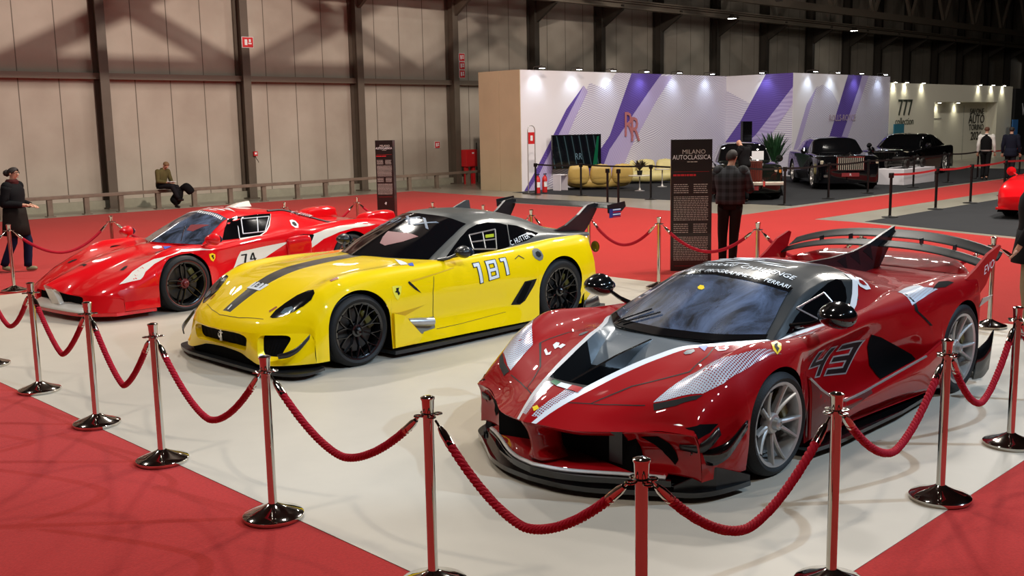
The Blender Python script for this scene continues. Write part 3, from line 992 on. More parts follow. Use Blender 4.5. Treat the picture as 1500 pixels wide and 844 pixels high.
decal('side_intake', [[(-1.4755, 0.6379), (-1.5786, 0.6046), (-1.7462, 0.5217), (-1.9463, 0.4255), (-2.0181, 0.359), (-1.8082, 0.2367), (-1.612, 0.2839), (-1.4731, 0.412), (-1.4457, 0.5511)]], 'side', BV, M_void, PARENT, off=0.004, step=.035, mirror=True)
decal('nose_badge', [[(1.1192, -0.0167), (1.0993, 0.0044), (1.1128, 0.0345), (1.1424, 0.0173)]], 'top', BV, M_yellow_badge, PARENT, off=0.004, step=.035, mirror=False)
decal('flag_green', [[(0.8705, -0.104), (0.8349, -0.0965), (0.8496, -0.0302), (0.8972, -0.0263)]], 'top', BV, mat("flag_green",rgb(30,110,70),.4), PARENT, off=0.005, step=.035, mirror=False)
decal('flag_white', [[(0.8972, -0.0263), (0.8496, -0.0302), (0.8542, 0.0657), (0.9053, 0.0727)]], 'top', BV, M_whitesticker, PARENT, off=0.005, step=.035, mirror=False)
decal('flag_red', [[(0.9053, 0.0727), (0.8542, 0.0657), (0.8524, 0.1539), (0.9007, 0.1526)]], 'top', BV, mat("flag_red",rgb(180,20,30),.4), PARENT, off=0.005, step=.035, mirror=False)
decal('wing_sticker_blue', [[(0.0492, 0.4211), (-0.0163, 0.4591), (0.0993, 0.5094)]], 'top', BV, mat("sticker_blue",rgb(60,90,190),.4), PARENT, off=0.004, step=.035, mirror=False)
decal('wing_sticker_white', [[(0.0076, 0.523), (-0.0653, 0.4986), (-0.1093, 0.5207), (-0.0718, 0.5772), (-0.0045, 0.5971), (0.0396, 0.571)]], 'top', BV, M_whitesticker, PARENT, off=0.004, step=.035, mirror=False)
decal('wing_sticker_letter', [[(-0.0438, 0.5134), (-0.089, 0.5346), (-0.0645, 0.5512), (-0.0333, 0.5415), (-0.0409, 0.5673), (-0.0158, 0.5844), (0.0116, 0.5568)]], 'top', BV, mat("flag_red",rgb(180,20,30),.4), PARENT, off=0.006, step=.035, mirror=False)
decal('bonnet_pin', [[(0.2111, 0.428), (0.167, 0.4218), (0.12, 0.4404), (0.1419, 0.4667), (0.1912, 0.4711), (0.2188, 0.4494)]], 'top', BV, M_matgrey, PARENT, off=0.004, step=.035, mirror=True)
decal('signature_mark', [[(0.4886, -0.5237), (0.4612, -0.5306), (0.5089, -0.4661), (0.4794, -0.4622), (0.5212, -0.4353), (0.5356, -0.4597)]], 'top', BV, M_whitesticker, PARENT, off=0.004, step=.035, mirror=False)
decal('signature_mark', [[(0.4043, -0.5203), (0.3609, -0.529), (0.3612, -0.4967), (0.4097, -0.4642), (0.3659, -0.4668), (0.3825, -0.4199), (0.4344, -0.4159), (0.4184, -0.4561), (0.4495, -0.4587)]], 'top', BV, M_whitesticker, PARENT, off=0.004, step=.035, mirror=False)
decal('screen_sticker', [[(-0.5637, -0.021), (-0.5894, -0.0161), (-0.586, 0.0156), (-0.5615, 0.0389), (-0.5413, 0.0301), (-0.5384, 0.0031)]], 'top', WB, M_yellow_badge, PARENT, off=0.004, step=.035, mirror=False)
decal('bonnet_gap', [[(0.9864, 0.1524), (0.911, 0.2657), (0.8401, 0.3917), (0.7636, 0.5619), (0.7676, 0.565), (0.8453, 0.3961), (0.9162, 0.2702), (0.9909, 0.1564)]], 'top', BV, M_black, PARENT, off=0.0015, step=.035, mirror=True)
decal('bonnet_gap', [[(0.9154, 0.264), (0.7863, 0.3198), (0.6664, 0.3801), (0.5465, 0.4938), (0.4124, 0.6221), (0.1679, 0.5733), (-0.0513, 0.4873), (-0.0565, 0.4916), (0.1777, 0.5878), (0.4235, 0.6352), (0.5533, 0.5043), (0.6722, 0.39), (0.7861, 0.3303), (0.9123, 0.2722)]], 'top', BV, M_black, PARENT, off=0.0015, step=.035, mirror=True)
decal('canard_opening', [[(0.7463, 0.4427), (0.6923, 0.4639), (0.5617, 0.4461), (0.6233, 0.4045), (0.7322, 0.3877)]], 'side', BV, M_void, PARENT, off=0.003, step=.035, mirror=True)
# wind-screen bands, lettering, number
full_pane('screen_base_band', CK, -.135, -.066, lambda t: 1.96, M_gloss, fx, off=.007, n=4, k=24)
full_pane('screen_top_band', CK, -.815, -.74, lambda t: 1.95, M_gloss, fx, off=.007, n=4, k=24)
def strip_text(name, L, X, s0, u0, u1, m, parent, off, hgt, txt=None, side=1):
    """line of lettering laid along a cross-car line of a loft (X) from u0 to u1 on one side"""
    vs, fs = text2d(txt, 1.0)
    xs = [v[0] for v in vs]; ys = [v[1] for v in vs]
    x0, x1 = min(xs), max(xs); y0, y1 = min(ys), max(ys)
    P = []
    for x, y in vs:
        t = (x - x0) / (x1 - x0); u = lerp(u0, u1, t)
        XX = X - (y - y0) / (y1 - y0) * hgt
        uu = abs(u); p = L.raw(XX, uu)
        n_ = (L.raw(XX, uu + .003) - p).cross(L.raw(XX + .003, uu) - p)
        if n_.length > 1e-9: n_.normalize()
        if n_.z < 0: n_ = -n_
        p = p + n_ * off
        if u < 0: p.y = -p.y
        P.append(p)
    return obj(name, P, fs, m, parent, False)
# header lettering (upright when read from the front: right side of the car first)
strip_text('header_lettering', CK, -.775, 0, -1.85, 1.85, M_whitesticker, fx, .012, .06, 'FERRARI  FXX K  PROGRAMME XX  FERRARI')
strip_text('roof_lettering', CK, -.95, 0, -.95, 1.7, M_whitesticker, fx, .004, .085, 'FERRARI  CHALLENGE')
random.seed(3)
for k in range(22):
    X = -1.08 - .026 * k + random.uniform(-.02, .02); c = random.uniform(-1.1, .9); w_ = random.uniform(.15, .6)
    pts = []
    for i in range(9):
        a = 2 * pi * i / 9
        r = random.uniform(.5, 1)
        pts.append((X + .017 * r * sin(a), c + w_ * r * cos(a)))
    P = []
    for x, u in pts:
        u = max(-1.8, min(1.8, u)); q = CK.raw(x, abs(u)) + V((0, 0, .004))
        if u < 0: q.y = -q.y
        P.append(q)
    cen = sum(P, V()) / 9
    obj('roof_graphic', P + [cen + V((0, 0, .003))], [(i, (i + 1) % 9, 9) for i in range(9)], M_whitesticker, fx, False)
# number: seven-segment style digits in a quadrilateral frame
SEG = {'a': (0, 1, .82, 1), 'b': (.74, 1, .5, 1), 'c': (.74, 1, 0, .5), 'd': (0, 1, 0, .18), 'e': (0, .26, 0, .5), 'f': (0, .26, .5, 1), 'g': (0, 1, .41, .59)}
DIG = {'0': 'abcdef', '1': 'bc', '3': 'abgcd', '4': 'fgbc', '8': 'abcdefg', '7': 'abc', '9': 'abcdfg', '5': 'afgcd', '6': 'afgcde', '2': 'abged'}
def number(txt, quad, view, bvh, m, parent, off, grow=0.0, gap=.14, mirror=False, name='race_number', shear=0.0, thin=1.0):
    """quad: bl, tl, tr, br in view coordinates"""
    bl, tl, tr, br = quad
    n = len(txt); cw = (1 - gap * (n - 1)) / n
    def mp(x, y):
        x = x + shear * (y - .5)
        b_ = (lerp(bl[0], br[0], x), lerp(bl[1], br[1], x)); t_ = (lerp(tl[0], tr[0], x), lerp(tl[1], tr[1], x))
        return (lerp(b_[0], t_[0], y), lerp(b_[1], t_[1], y))
    polys = []
    for i, c in enumerate(txt):
        ox = i * (cw + gap)
        if c == '1':
            segs = [(.42, .72, 0, 1), (.12, .72, .82, 1)]
        else:
            segs = [SEG[s] for s in DIG[c]]
            if c == '7': segs = [(0, 1, .84, 1), (.62, .88, .0, 1)]
        for x0, x1, y0, y1 in segs:
            if thin != 1.0:
                if x1 - x0 < .5:
                    if x0 > .4: x0 = x1 - (x1 - x0) * thin
                    else: x1 = x0 + (x1 - x0) * thin
            g = grow
            P = []
            for x, y in ((x0 * cw + ox - g, y0 - g * 2), (x1 * cw + ox + g, y0 - g * 2), (x1 * cw + ox + g, y1 + g * 2), (x0 * cw + ox - g, y1 + g * 2)):
                P.append(mp(x, y))
            polys.append(P)
    vs_all = []; fs_all = []
    o1 = None
    # one mesh: join the strokes
    V3 = []; F3 = []
    for P in polys:
        v2, f2 = poly_mesh2d([(P, [])], .035)
        k = len(V3); ok = True; tmp = []
        for a, b in v2:
            if view == 'side': o, d = V((a, 3, b)), V((0, -1, 0))
            else: o, d = V((a, b, 3)), V((0, 0, -1))
            h = bvh.ray_cast(o, d)
            if h[0] is None: tmp.append(V((0, 0, 0))); ok = False; continue
            nn = h[1] if h[1].dot(d) < 0 else -h[1]
            tmp.append(h[0] + nn * off)
        if ok:
            V3 += tmp; F3 += [tuple(i + k for i in f) for f in f2]
    return mesh_pair(name, V3, F3, m, parent, False, 0, mirror)
_q = [(-.455, .515), (-.575, .667), (-1.35, .604), (-1.20, .405)]
number('43', _q, 'side', BV, mat('number_grey', rgb(150, 150, 148), .4), fx, .003, grow=.022, mirror=False, name='race_number_outline', shear=.12)
number('43', _q, 'side', BV, M_black, fx, .005, grow=-.006, mirror=False, shear=.12)
# window net frame
mb = MB()
def onwin(x, z, off=.008):
    h = CB.ray_cast(V((x, 3, z)), V((0, -1, 0)))
    return h[0] + V((0, off, 0))
wl = [(-.80, .90), (-1.19, .955), (-1.24, .82), (-.98, .80)]
for i in range(4):
    a, b_ = wl[i], wl[(i + 1) % 4]
    mb.bar(onwin(*a), onwin(*b_), .010, .006, up=(0, 1, 0))
mb.build('window_frame_trim', M_silver, fx, smooth=False)
# wipers
for s, (a, b_) in enumerate((((-.16, -.42), (-.30, -.22)), ((-.14, -.36), (-.27, -.12)))):
    mb = MB()
    pts = []
    for t in range(7):
        x = lerp(a[0], b_[0], t / 6); y = lerp(a[1], b_[1], t / 6)
        h = bvh_of(wind).ray_cast(V((x, y, 3)), V((0, 0, -1))) if t == 0 or True else None
        if h[0] is not None: pts.append(h[0] + V((0, 0, .014)))
    if len(pts) > 2:
        mb.tube(pts, .006, 6)
        mb.build('windscreen_wiper', M_gloss, fx)
# bonnet keel between the two channels
WB = bvh_of(wind)
mb = MB()
prof = [(.80, .585), (.60, .625), (.35, .675), (.10, .71), (-.02, .725), (-.02, .60), (.25, .55), (.5, .42), (.78, .42)]
n = len(prof)
mb.add([(x, .011, z) for x, z in prof] + [(x, -.011, z) for x, z in prof], [tuple(range(n)), tuple(range(n, 2 * n))[::-1]] + [(i, (i + 1) % n, n + (i + 1) % n, n + i) for i in range(n)])
mb.build('bonnet_keel', M_gloss, fx, smooth=False)
# splitter lettering on its left corner
text_decal('splitter_lettering', 'FXXK', .10, (V((.80, .66, .0766)), V((-.55, .83, 0)).normalized(), V((-.83, -.55, 0)).normalized(), V((0, 0, -1))), M_matgrey, fx)
# tail fin badge
text_decal('tail_badge', 'EVO', .11, (V((-3.15, .9935, .955)), V((-1, 0, .25)).normalized(), V((.25, .12, 1)).normalized(), V((0, -1, 0))), M_whitesticker, fx)

# trim along the side blade and its dark printed front
def on_blade(x, z, off=.014):
    h = BS.ray_cast(V((x, 3, z)), V((0, -1, 0)))
    return h[0] + V((0, off, 0)) if h[0] is not None else None
BT = [(-.36, .56), (-.46, .47), (-.61, .385), (-.80, .325), (-1.05, .335), (-1.3, .367), (-1.6, .40), (-1.93, .435), (-2.27, .50)]
for s in (1, -1):
    mb = MB(); q = [on_blade(x - .002 * i, z - .012, .012) for i, (x, z) in enumerate(BT)]
    q = [V((p.x, p.y * s, p.z + .004)) for p in q if p is not None]
    mb.tube(q, .009, 6); mb.build('blade_edge_trim', M_silver, fx)
decal('blade_dark_film', [[(-.37, .53), (-.60, .37), (-.80, .315), (-1.15, .33), (-1.15, .30), (-.75, .24), (-.60, .17), (-.37, .16)]], 'side', BS, mat('dark_dotted_film', rgb(92, 40, 36), .4, coat=.5), fx, off=.0125)

decal('cheek_recess', [[(.61, .375), (.70, .385), (.745, .34), (.775, .235), (.755, .20), (.70, .26), (.66, .33)]], 'front', bvh_of(*[o for o in fx.children if o.name.split('.')[0] == 'front_bumper_cheek']), M_void, fx, off=.006, mirror=True)
mb = MB(); mb.box((.86, .43, .275), (.03, .10, .20)); mb.build('radiator_divider', M_carbon, fx, smooth=False)

decal('rear_pillar_stripe', [[(-1.66, 1.025), (-1.58, .965), (-1.50, .91), (-1.40, .855), (-1.28, .805), (-1.34, .79), (-1.46, .84), (-1.56, .895), (-1.64, .95), (-1.73, 1.01)]], 'side', CB, M_whitesticker, fx, off=.005, mirror=True)
# ------------------------------------------------------------------ the yellow front-engined racer (181)
M_yel = paint('yellow_paint', rgb(252, 212, 0), rough=.4)
M_glass2 = mat('black_windscreen', rgb(10, 12, 15), .05, coat=1.0, spec=.7)
yc = thing('race_car', 'yellow race car numbered 181 with grey roof, black wheels and tall rear wing supports', 'race car', (-2.0726, 9.909, 0), -2.3561)
ARY = [(0, .338, .372), (-2.75, .355, .385)]
Y = Loft([
    [(-3.5, 0, 0, .93), (-3.2, 0, 0, .94), (-2.7, 0, 0, .91), (-1.5, 0, 0, .89), (-.7, 0, 0, .889), (-.41, 0, 0, .881), (.03, 0, 0, .843), (.2, 0, 0, .808), (.39, 0, 0, .742), (.6, 0, 0, .636), (.80, 0, 0, .515), (.87, 0, 0, .47), (.91, 0, 0, .43), (.925, 0, 0, .39)],
    [(-3.5, 0, .15, .93), (-3.2, 0, .15, .94), (-2.7, 0, .15, .91), (-1.5, 0, .15, .89), (-.7, 0, .145, .889), (-.41, 0, .158, .879), (.03, 0, .155, .84), (.2, 0, .148, .804), (.39, 0, .128, .738), (.6, 0, .108, .633), (.80, 0, .092, .513), (.87, 0, .088, .468), (.91, 0, .085, .428), (.925, 0, .085, .388)],
    [(-3.5, .02, .40, .925), (-3.2, 0, .40, .935), (-2.7, 0, .40, .90), (-1.5, 0, .42, .88), (-.7, 0, .42, .875), (-.41, 0, .42, .862), (.03, 0, .40, .826), (.2, 0, .39, .79), (.39, 0, .38, .724), (.6, -.01, .37, .62), (.80, -.025, .36, .508), (.87, -.03, .355, .468), (.91, -.035, .35, .43), (.925, -.035, .35, .39)],
    [(-3.5, .06, .62, .925), (-3.2, .02, .62, .935), (-2.7, 0, .62, .90), (-1.5, 0, .66, .86), (-.9, 0, .66, .858), (-.41, 0, .63, .842), (.03, 0, .62, .81), (.2, 0, .615, .775), (.39, 0, .61, .71), (.6, -.03, .60, .60), (.80, -.08, .59, .50), (.87, -.095, .585, .465), (.91, -.105, .58, .43), (.925, -.11, .58, .39)],
    [(-3.5, .13, .78, .90), (-3.2, .04, .79, .93), (-2.75, 0, .80, .925), (-2.4, 0, .80, .90), (-2.09, 0, .80, .878), (-1.27, 0, .81, .85), (-.98, 0, .81, .845), (-.5, 0, .79, .857), (-.19, 0, .79, .855), (.105, 0, .79, .828), (.296, 0, .79, .757), (.5, -.03, .78, .655), (.66, -.08, .77, .56), (.80, -.16, .76, .49), (.87, -.2, .75, .46), (.91, -.225, .745, .43), (.925, -.235, .745, .39)],
    [(-3.5, .20, .89, .80), (-3.2, .06, .915, .84), (-2.75, 0, .935, .84), (-2.4, 0, .925, .83), (-2.0, 0, .905, .80), (-1.27, 0, .895, .78), (-.9, 0, .90, .785), (-.5, 0, .915, .79), (-.19, 0, .93, .78), (.105, 0, .93, .74), (.296, 0, .92, .67), (.5, -.08, .915, .56), (.66, -.19, .905, .50), (.80, -.31, .90, .46), (.87, -.37, .90, .44), (.91, -.405, .90, .42), (.925, -.42, .90, .38)],
    [(-3.5, .16, .93, .56), (-3.2, .06, .97, .56), (-2.75, 0, .985, .58), (-2.3, 0, .975, .58), (-1.9, 0, .95, .58), (-1.27, 0, .94, .58), (-.9, 0, .94, .58), (-.5, 0, .955, .57), (-.1, 0, .975, .57), (.3, 0, .975, .50), (.5, -.09, .965, .45), (.66, -.21, .955, .42), (.80, -.33, .95, .39), (.925, -.44, .95, .32)],
    [(-3.5, .24, .93, .36), (-3.2, .1, .97, .36), (-2.75, 0, .985, .36), (-2.3, 0, .975, .34), (-1.9, 0, .935, .33), (-1.27, 0, .915, .33), (-.9, 0, .915, .33), (-.5, 0, .93, .33), (-.1, 0, .975, .34), (.3, 0, .98, .33), (.5, -.09, .975, .31), (.66, -.21, .965, .28), (.80, -.33, .96, .25), (.925, -.44, .96, .22)],
    [(-3.5, .44, .92, .21), (-3.2, .16, .95, .19), (-2.75, 0, .97, .15), (-2.3, 0, .975, .10), (-1.27, 0, .965, .105), (-.5, 0, .955, .105), (-.1, 0, .97, .11), (.3, 0, .98, .12), (.5, -.09, .975, .12), (.66, -.21, .97, .12), (.80, -.33, .965, .12), (.925, -.44, .965, .12)],
], arches=ARY, shoulder=5)
usy = urange(Y.n, 5)
M_ysat = mat('satin_dark_grey_roof', rgb(88, 88, 84), .36, metal=.3, coat=.25)
M_stripe = mat('grey_bonnet_stripe', rgb(58, 60, 58), .3, coat=.5)
ybody, GY = build_shell('bodywork', Y, -3.5, .925, usy, [M_yel, M_stripe], yc, lambda X, u, c: 1 if u < .88 and -.72 < X < .80 else 0, step=.045)
BY = bvh_of(ybody)
wheel_wells(yc, BY, ARY, .52)
CY = Loft([
    [(-3.45, 0, 0, .935), (-3.1, 0, 0, 1.03), (-2.7, 0, 0, 1.16), (-2.3, 0, 0, 1.25), (-1.95, 0, 0, 1.283), (-1.7, 0, 0, 1.28), (-1.50, 0, 0, 1.25), (-1.2, 0, 0, 1.135), (-.9, 0, 0, 1.005), (-.64, 0, 0, .885)],
    [(-3.45, 0, .25, .935), (-3.1, 0, .28, 1.01), (-2.7, 0, .33, 1.14), (-2.3, 0, .34, 1.225), (-1.95, 0, .34, 1.255), (-1.7, -.04, .34, 1.25), (-1.50, -.10, .34, 1.22), (-1.2, -.12, .38, 1.11), (-.9, -.14, .42, .985), (-.64, -.18, .42, .875)],
    [(-3.45, 0, .50, .935), (-3.1, 0, .48, .975), (-2.7, 0, .50, 1.085), (-2.3, 0, .53, 1.155), (-1.95, -.05, .54, 1.18), (-1.7, -.15, .55, 1.17), (-1.50, -.23, .56, 1.14), (-1.2, -.28, .62, 1.04), (-.9, -.34, .68, .93), (-.64, -.43, .725, .845)],
    [(-3.45, 0, .58, .935), (-3.1, 0, .55, .96), (-2.7, 0, .56, 1.05), (-2.3, 0, .58, 1.115), (-1.95, -.05, .59, 1.14), (-1.7, -.15, .60, 1.13), (-1.50, -.23, .61, 1.10), (-1.2, -.28, .66, 1.01), (-.9, -.34, .715, .91), (-.64, -.43, .75, .84)],
    [(-3.45, 0, .78, .93), (-3.1, 0, .79, .945), (-2.7, 0, .765, .965), (-2.3, 0, .76, .905), (-1.95, -.05, .76, .88), (-1.7, -.12, .762, .87), (-1.50, -.2, .765, .862), (-1.2, -.28, .77, .855), (-.9, -.34, .775, .845), (-.64, -.43, .775, .83)],
    [(-3.45, 0, .80, .90), (-3.1, 0, .83, .90), (-2.7, 0, .81, .90), (-2.3, 0, .79, .86), (-1.95, -.05, .79, .84), (-1.2, -.28, .79, .82), (-.64, -.43, .785, .80)],
], creases=(2, 3))
ycab, GCY = build_shell('roof_and_pillars', CY, -3.4, -.64, urange(CY.n, 6), [M_ysat, M_yel], yc, lambda X, u, c: 1 if (X < -3.05 and u < 1.6) else 0, step=.04)
CYB = bvh_of(ycab)
ywind = full_pane('windscreen', CY, -1.51, -.655, lambda t: 1.93, M_glass2, yc)
YWB = bvh_of(ywind)
for x, w, R, rr in ((0, .29, .335, .2585), (-2.75, .33, .352, .2585)):
    for s in (1, -1):
        make_wheel(yc, x, s * .965, R, w, rr, 'mesh', M_blackrim, spin=.3)
# --- nose: one bumper skin with openings --------------------------------------
def interp_rows(rows, n, m):
    return refine(rows, n, m)
def skin_with_holes(name, f, U, Wd, holes, m, parent, thick=.02):
    """bumper skin x=f(y,z); holes are polygons in (y,z); edges rolled inwards"""
    y0, y1 = U; z0, z1 = Wd
    outline = [(y0, z0), (y1, z0), (y1, z1), (y0, z1)]
    n = 40
    outline = [(lerp(y0, y1, i / n), z0) for i in range(n + 1)] + [(lerp(y1, y0, i / n), z1) for i in range(n + 1)]
    vs, fs = poly_mesh2d([(outline, holes)], .03)
    V3 = [f(a, b) for a, b in vs]
    mb = MB(); mb.add(V3, fs)
    for h in holes:
        k = len(h)
        ring = [f(a, b) for a, b in h]
        cy = sum(p[0] for p in h) / k; cz = sum(p[1] for p in h) / k
        inn = [V((p.x - .06, lerp(p.y, cy, .05), lerp(p.z, cz, .08))) for p in ring]
        mb.add(ring + inn, [(i, (i + 1) % k, k + (i + 1) % k, k + i) for i in range(k)])
    return mb.build(name, m, parent, sharp=35)
# front edge of the bonnet at the chosen height, as a function of y
ed = [Y.raw(.925, i * .1) for i in range(0, 71)]
EK = []; EX = []; EZ = []
for _i in range(0, 31):
    _p = Y.raw(.925, _i * .2)
    if not EK or _p.y > EK[-1] + .002: EK.append(_p.y); EX.append(_p.x + .001); EZ.append(_p.z + .001)
def f_nose(y, t):
    """t 1 at bonnet edge, 0 at the bottom of the bumper"""
    a = abs(y)
    k = [0, .15, .3, .45, .6, .7, .78, .85, .90, .935, .965]
    xb = [.845, .845, .845, .85, .85, .83, .78, .70, .62, .55, .485]
    zb = [.20, .195, .185, .15, .12, .12, .12, .12, .12, .12, .12]
    X1 = pchip(EK, EX, a); Z1 = pchip(EK, EZ, a); X0 = pchip(k, xb, a); Z0 = pchip(k, zb, a)
    bul = .012 * sin(pi * t)
    return V((lerp(X0, X1, t ** 1.2) + bul, y, lerp(Z0, Z1, t)))
def rr_poly(cy, cz, w, h, tl=0, r=.25, n=5, w2=None):
    """rounded quad: w bottom half-width, w2 top half-width"""
    w2 = w if w2 is None else w2
    c = [(cy - w, cz - h), (cy + w, cz - h), (cy + w2, cz + h), (cy - w2, cz + h)]
    out = []
    for i in range(4):
        p = V((*c[i], 0)); a = V((*c[i - 1], 0)); b_ = V((*c[(i + 1) % 4], 0))
        d1 = p.lerp(a, r * min(1, h / w if i % 2 else 1)); d2 = p.lerp(b_, r * (min(1, h / w) if i % 2 == 0 else 1))
        for k in range(n + 1):
            t = k / n
            q = d1 * (1 - t) ** 2 + p * 2 * t * (1 - t) + d2 * t * t
            out.append((q.x, q.y))
    return out
grille = rr_poly(0, .55, .43, .40, w2=.475, r=.3)
hl = rr_poly(.70, .55, .095, .40, w2=.125, r=.28)
hr = [(-a, b_) for a, b_ in reversed(hl)]
bump = skin_with_holes('front_bumper', f_nose, (-.965, .965), (0, 1), [grille, hl, hr], M_yel, yc)
mb = MB()
for cy, w_ in ((0, .47), (.715, .15), (-.715, .15)):
    P = [(lerp(-w_, w_, i / 12) + cy) for i in range(13)]
    a = [f_nose(y, .12) - V((.05, 0, 0)) for y in P]; b_ = [f_nose(y, 1.0) - V((.055, 0, .01)) for y in P]
    mb.add(a + b_, [(i, i + 1, 14 + i, 13 + i) for i in range(12)])
mb.build('grille_backing', M_void, yc, smooth=False)
# splitter
o_ = arcpts([(.885, 0), (.885, .30), (.88, .55), (.85, .75), (.79, .93), (.72, 1.02), (.62, 1.05), (.52, 1.03), (.42, .99)], 40)
poly = [(x, -y) for x, y in reversed(o_[1:])] + o_ + [(.40, .60), (.5, 0), (.40, -.60)]
mb = MB(); mb.prism(poly, .075, None, .05)
mb.build('front_splitter', M_carbon, yc, smooth=False)
mb = MB()
pts = [(lerp(-.62, .62, i / 20)) for i in range(21)]
mb.add([f_nose(y, .0) - V((.03, 0, 0)) for y in pts] + [V((.80, y, .06)) for y in pts], [(i, i + 1, 22 + i, 21 + i) for i in range(20)])
mb.build('lower_intake', M_void, yc, smooth=False)
blade('bumper_canard', [(.80, .84, .235), (.755, .93, .265), (.68, .985, .31), (.57, 1.01, .40)], [(.79, .845, .195), (.75, .935, .215), (.68, .99, .265), (.58, 1.01, .36)], M_carbon, par=yc)
# skirts and floor
fl_ = [(.45, .93), (.2, .55), (-.35, .55), (-.38, .99), (-.7, 1.01), (-1.6, 1.01), (-2.34, .99), (-2.36, .55), (-3.15, .55), (-3.25, .93), (-3.45, .90), (-3.60, .86), (-3.60, .80), (-3.5, .70)]
poly = fl_ + [(x, -y) for x, y in reversed(fl_)]
mb = MB(); mb.prism(poly, .085, None, .05)
mb.build('side_skirt_floor', M_carbon, yc, smooth=False)
P = Y.column(-3.5, usy)
low = [V((p.x + .15 * min(1, p.y / .9) , p.y * .97, .16)) for p in P]
G = [P, [lerp(a_, b_, .35) + V((-.09, 0, 0)) for a_, b_ in zip(P, low)], [lerp(a_, b_, .75) + V((-.06, 0, 0)) for a_, b_ in zip(P, low)], low]
G = [[V((p.x, -p.y, p.z)) for p in reversed(r[1:])] + r for r in G]
grid_obj('rear_bumper', G, M_yel, yc)
blade('diffuser_fence', [(-3.12, .96, .20), (-3.3, .90, .19), (-3.5, .83, .20)], [(-3.12, .96, .05), (-3.3, .90, .05), (-3.55, .83, .06)], M_carbon, par=yc)
# wing supports: swept plates flowing out of the rear deck
sup = [(-2.72, .93), (-2.95, .975), (-3.15, 1.03), (-3.35, 1.13), (-3.50, 1.235), (-3.62, 1.25), (-3.69, 1.235), (-3.66, 1.16), (-3.58, 1.05), (-3.50, .96), (-3.44, .91), (-3.1, .90)]
plate('wing_support', sup, .665, .035, M_carbon, yc, lean=.06)
wing_el('rear_wing', -3.62, -3.86, 1.195, 1.195, .90, M_carbon, rise=.045, par=yc)
plate('wing_endplate', [(-3.60, 1.14), (-3.59, 1.235), (-3.90, 1.26), (-3.92, 1.20), (-3.80, 1.12)], .915, .01, M_carbon, yc)
# roof fin
mb = MB(); pf = [(-2.02, 1.27), (-2.22, 1.345), (-2.27, 1.345), (-2.29, 1.24)]
mb.add([(x, .012, z) for x, z in pf] + [(x, -.012, z) for x, z in pf], [(0, 1, 2, 3), (7, 6, 5, 4)] + [(i, 4 + i, 4 + (i + 1) % 4, (i + 1) % 4) for i in range(4)])
mb.build('roof_fin', M_ysat, yc, smooth=False)
# mirrors
for s in (1, -1):
    mirror_pod(-1.28, s * .99, .935, s, M_carbon, yc, .82, [(-1.12, s * .78, .85), (-1.18, s * .88, .875), (-1.27, s * .94, .92)])
# exhaust pipe
for s in (1, -1):
    mb = MB(); mb.tube([(-.60, s * .925, .325), (-.72, s * .945, .31), (-.88, s * .955, .29)], [.035, .042, .042], 16)
    mb.build('side_exhaust', M_silver, yc)
    mb = MB(); mb.lathe([(.0, 0), (.036, 0)], 16, Matrix.Translation((-.883, s * .955, .29)) @ Matrix.Rotation(-pi / 2, 4, 'Y')); mb.build('exhaust_mouth', M_void, yc)

mesh_pair('wing_fin', [(-.385, .975, .445), (-.50, .99, .41), (-.60, 1.0, .30), (-.70, 1.0, .19), (-.66, .99, .125), (-.385, .975, .115)], [(0, 1, 2, 3, 4, 5)], M_yel, yc, False, .03)
M_headlamp = mat('headlamp_glass', rgb(120, 140, 150), .08, coat=1, metal=.4)
M_redmark = mat('small_red_marking', rgb(150, 60, 20), .5)
M_shut = mat('panel_gap', rgb(70, 52, 8), .7)
M_shade = mat('crease_shade_yellow', rgb(225, 178, 0), .4)  # darker copy of the yellow, paints the shade along the wing crease
M_yshade = mat('recess_shade_yellow', rgb(214, 168, 0), .4)  # body yellow darkened, shading painted on where the wing duct dips
M_greyrec = mat('grey_recess', rgb(120, 118, 108), .4)
M_yellow_light = mat('pale_yellow_badge', rgb(240, 226, 70), .35)
M_ysil = mat('fuel_cap_silver', rgb(190, 188, 178), .25, metal=.7)
M_bluegrey = mat('blue_grey_lettering', rgb(92, 108, 128), .5)
M_redbanner = mat('banner_reflection_red', rgb(120, 40, 45), .5)  # red banner reflection, painted as a patch on the windscreens
M_blue = mat('sticker_blue', rgb(60, 90, 190), .4)
PARENT = yc
decal('headlight', [[(0.693, 0.5815), (0.6217, 0.5688), (0.5353, 0.5885), (0.4331, 0.6357), (0.3546, 0.6924), (0.337, 0.7519), (0.3664, 0.812), (0.4214, 0.8332), (0.4932, 0.8159), (0.5641, 0.7744), (0.6224, 0.7149), (0.6668, 0.6592), (0.6916, 0.6111)]], 'top', BY, M_gloss, PARENT, off=0.003, step=.035, mirror=True)
decal('headlight_lamp', [[(0.6253, 0.652), (0.5781, 0.6511), (0.5426, 0.7086), (0.5524, 0.7583), (0.5892, 0.7392), (0.6217, 0.6902)]], 'top', BY, M_headlamp, PARENT, off=0.006, step=.035, mirror=True)
decal('bonnet_sticker', [[(0.6541, 0.5062), (0.5893, 0.5329), (0.596, 0.5552), (0.6623, 0.5309)]], 'top', BY, M_redmark, PARENT, off=0.003, step=.035, mirror=True)
decal('bonnet_sticker', [[(0.1811, 0.7845), (0.1015, 0.7902), (0.1177, 0.8326), (0.1906, 0.8183)]], 'top', BY, M_redmark, PARENT, off=0.003, step=.035, mirror=True)
decal('bonnet_shut_line', [[(0.713, -0.5058), (0.7144, -0.4913), (0.7914, -0.2596), (0.8367, -0.0405), (0.829, 0.1238), (0.8129, 0.2567), (0.7338, 0.5398), (0.7372, 0.5448), (0.8183, 0.2653), (0.8343, 0.1326), (0.8426, -0.0334), (0.7973, -0.258)]], 'top', BY, M_shut, PARENT, off=0.002, step=.035, mirror=False)
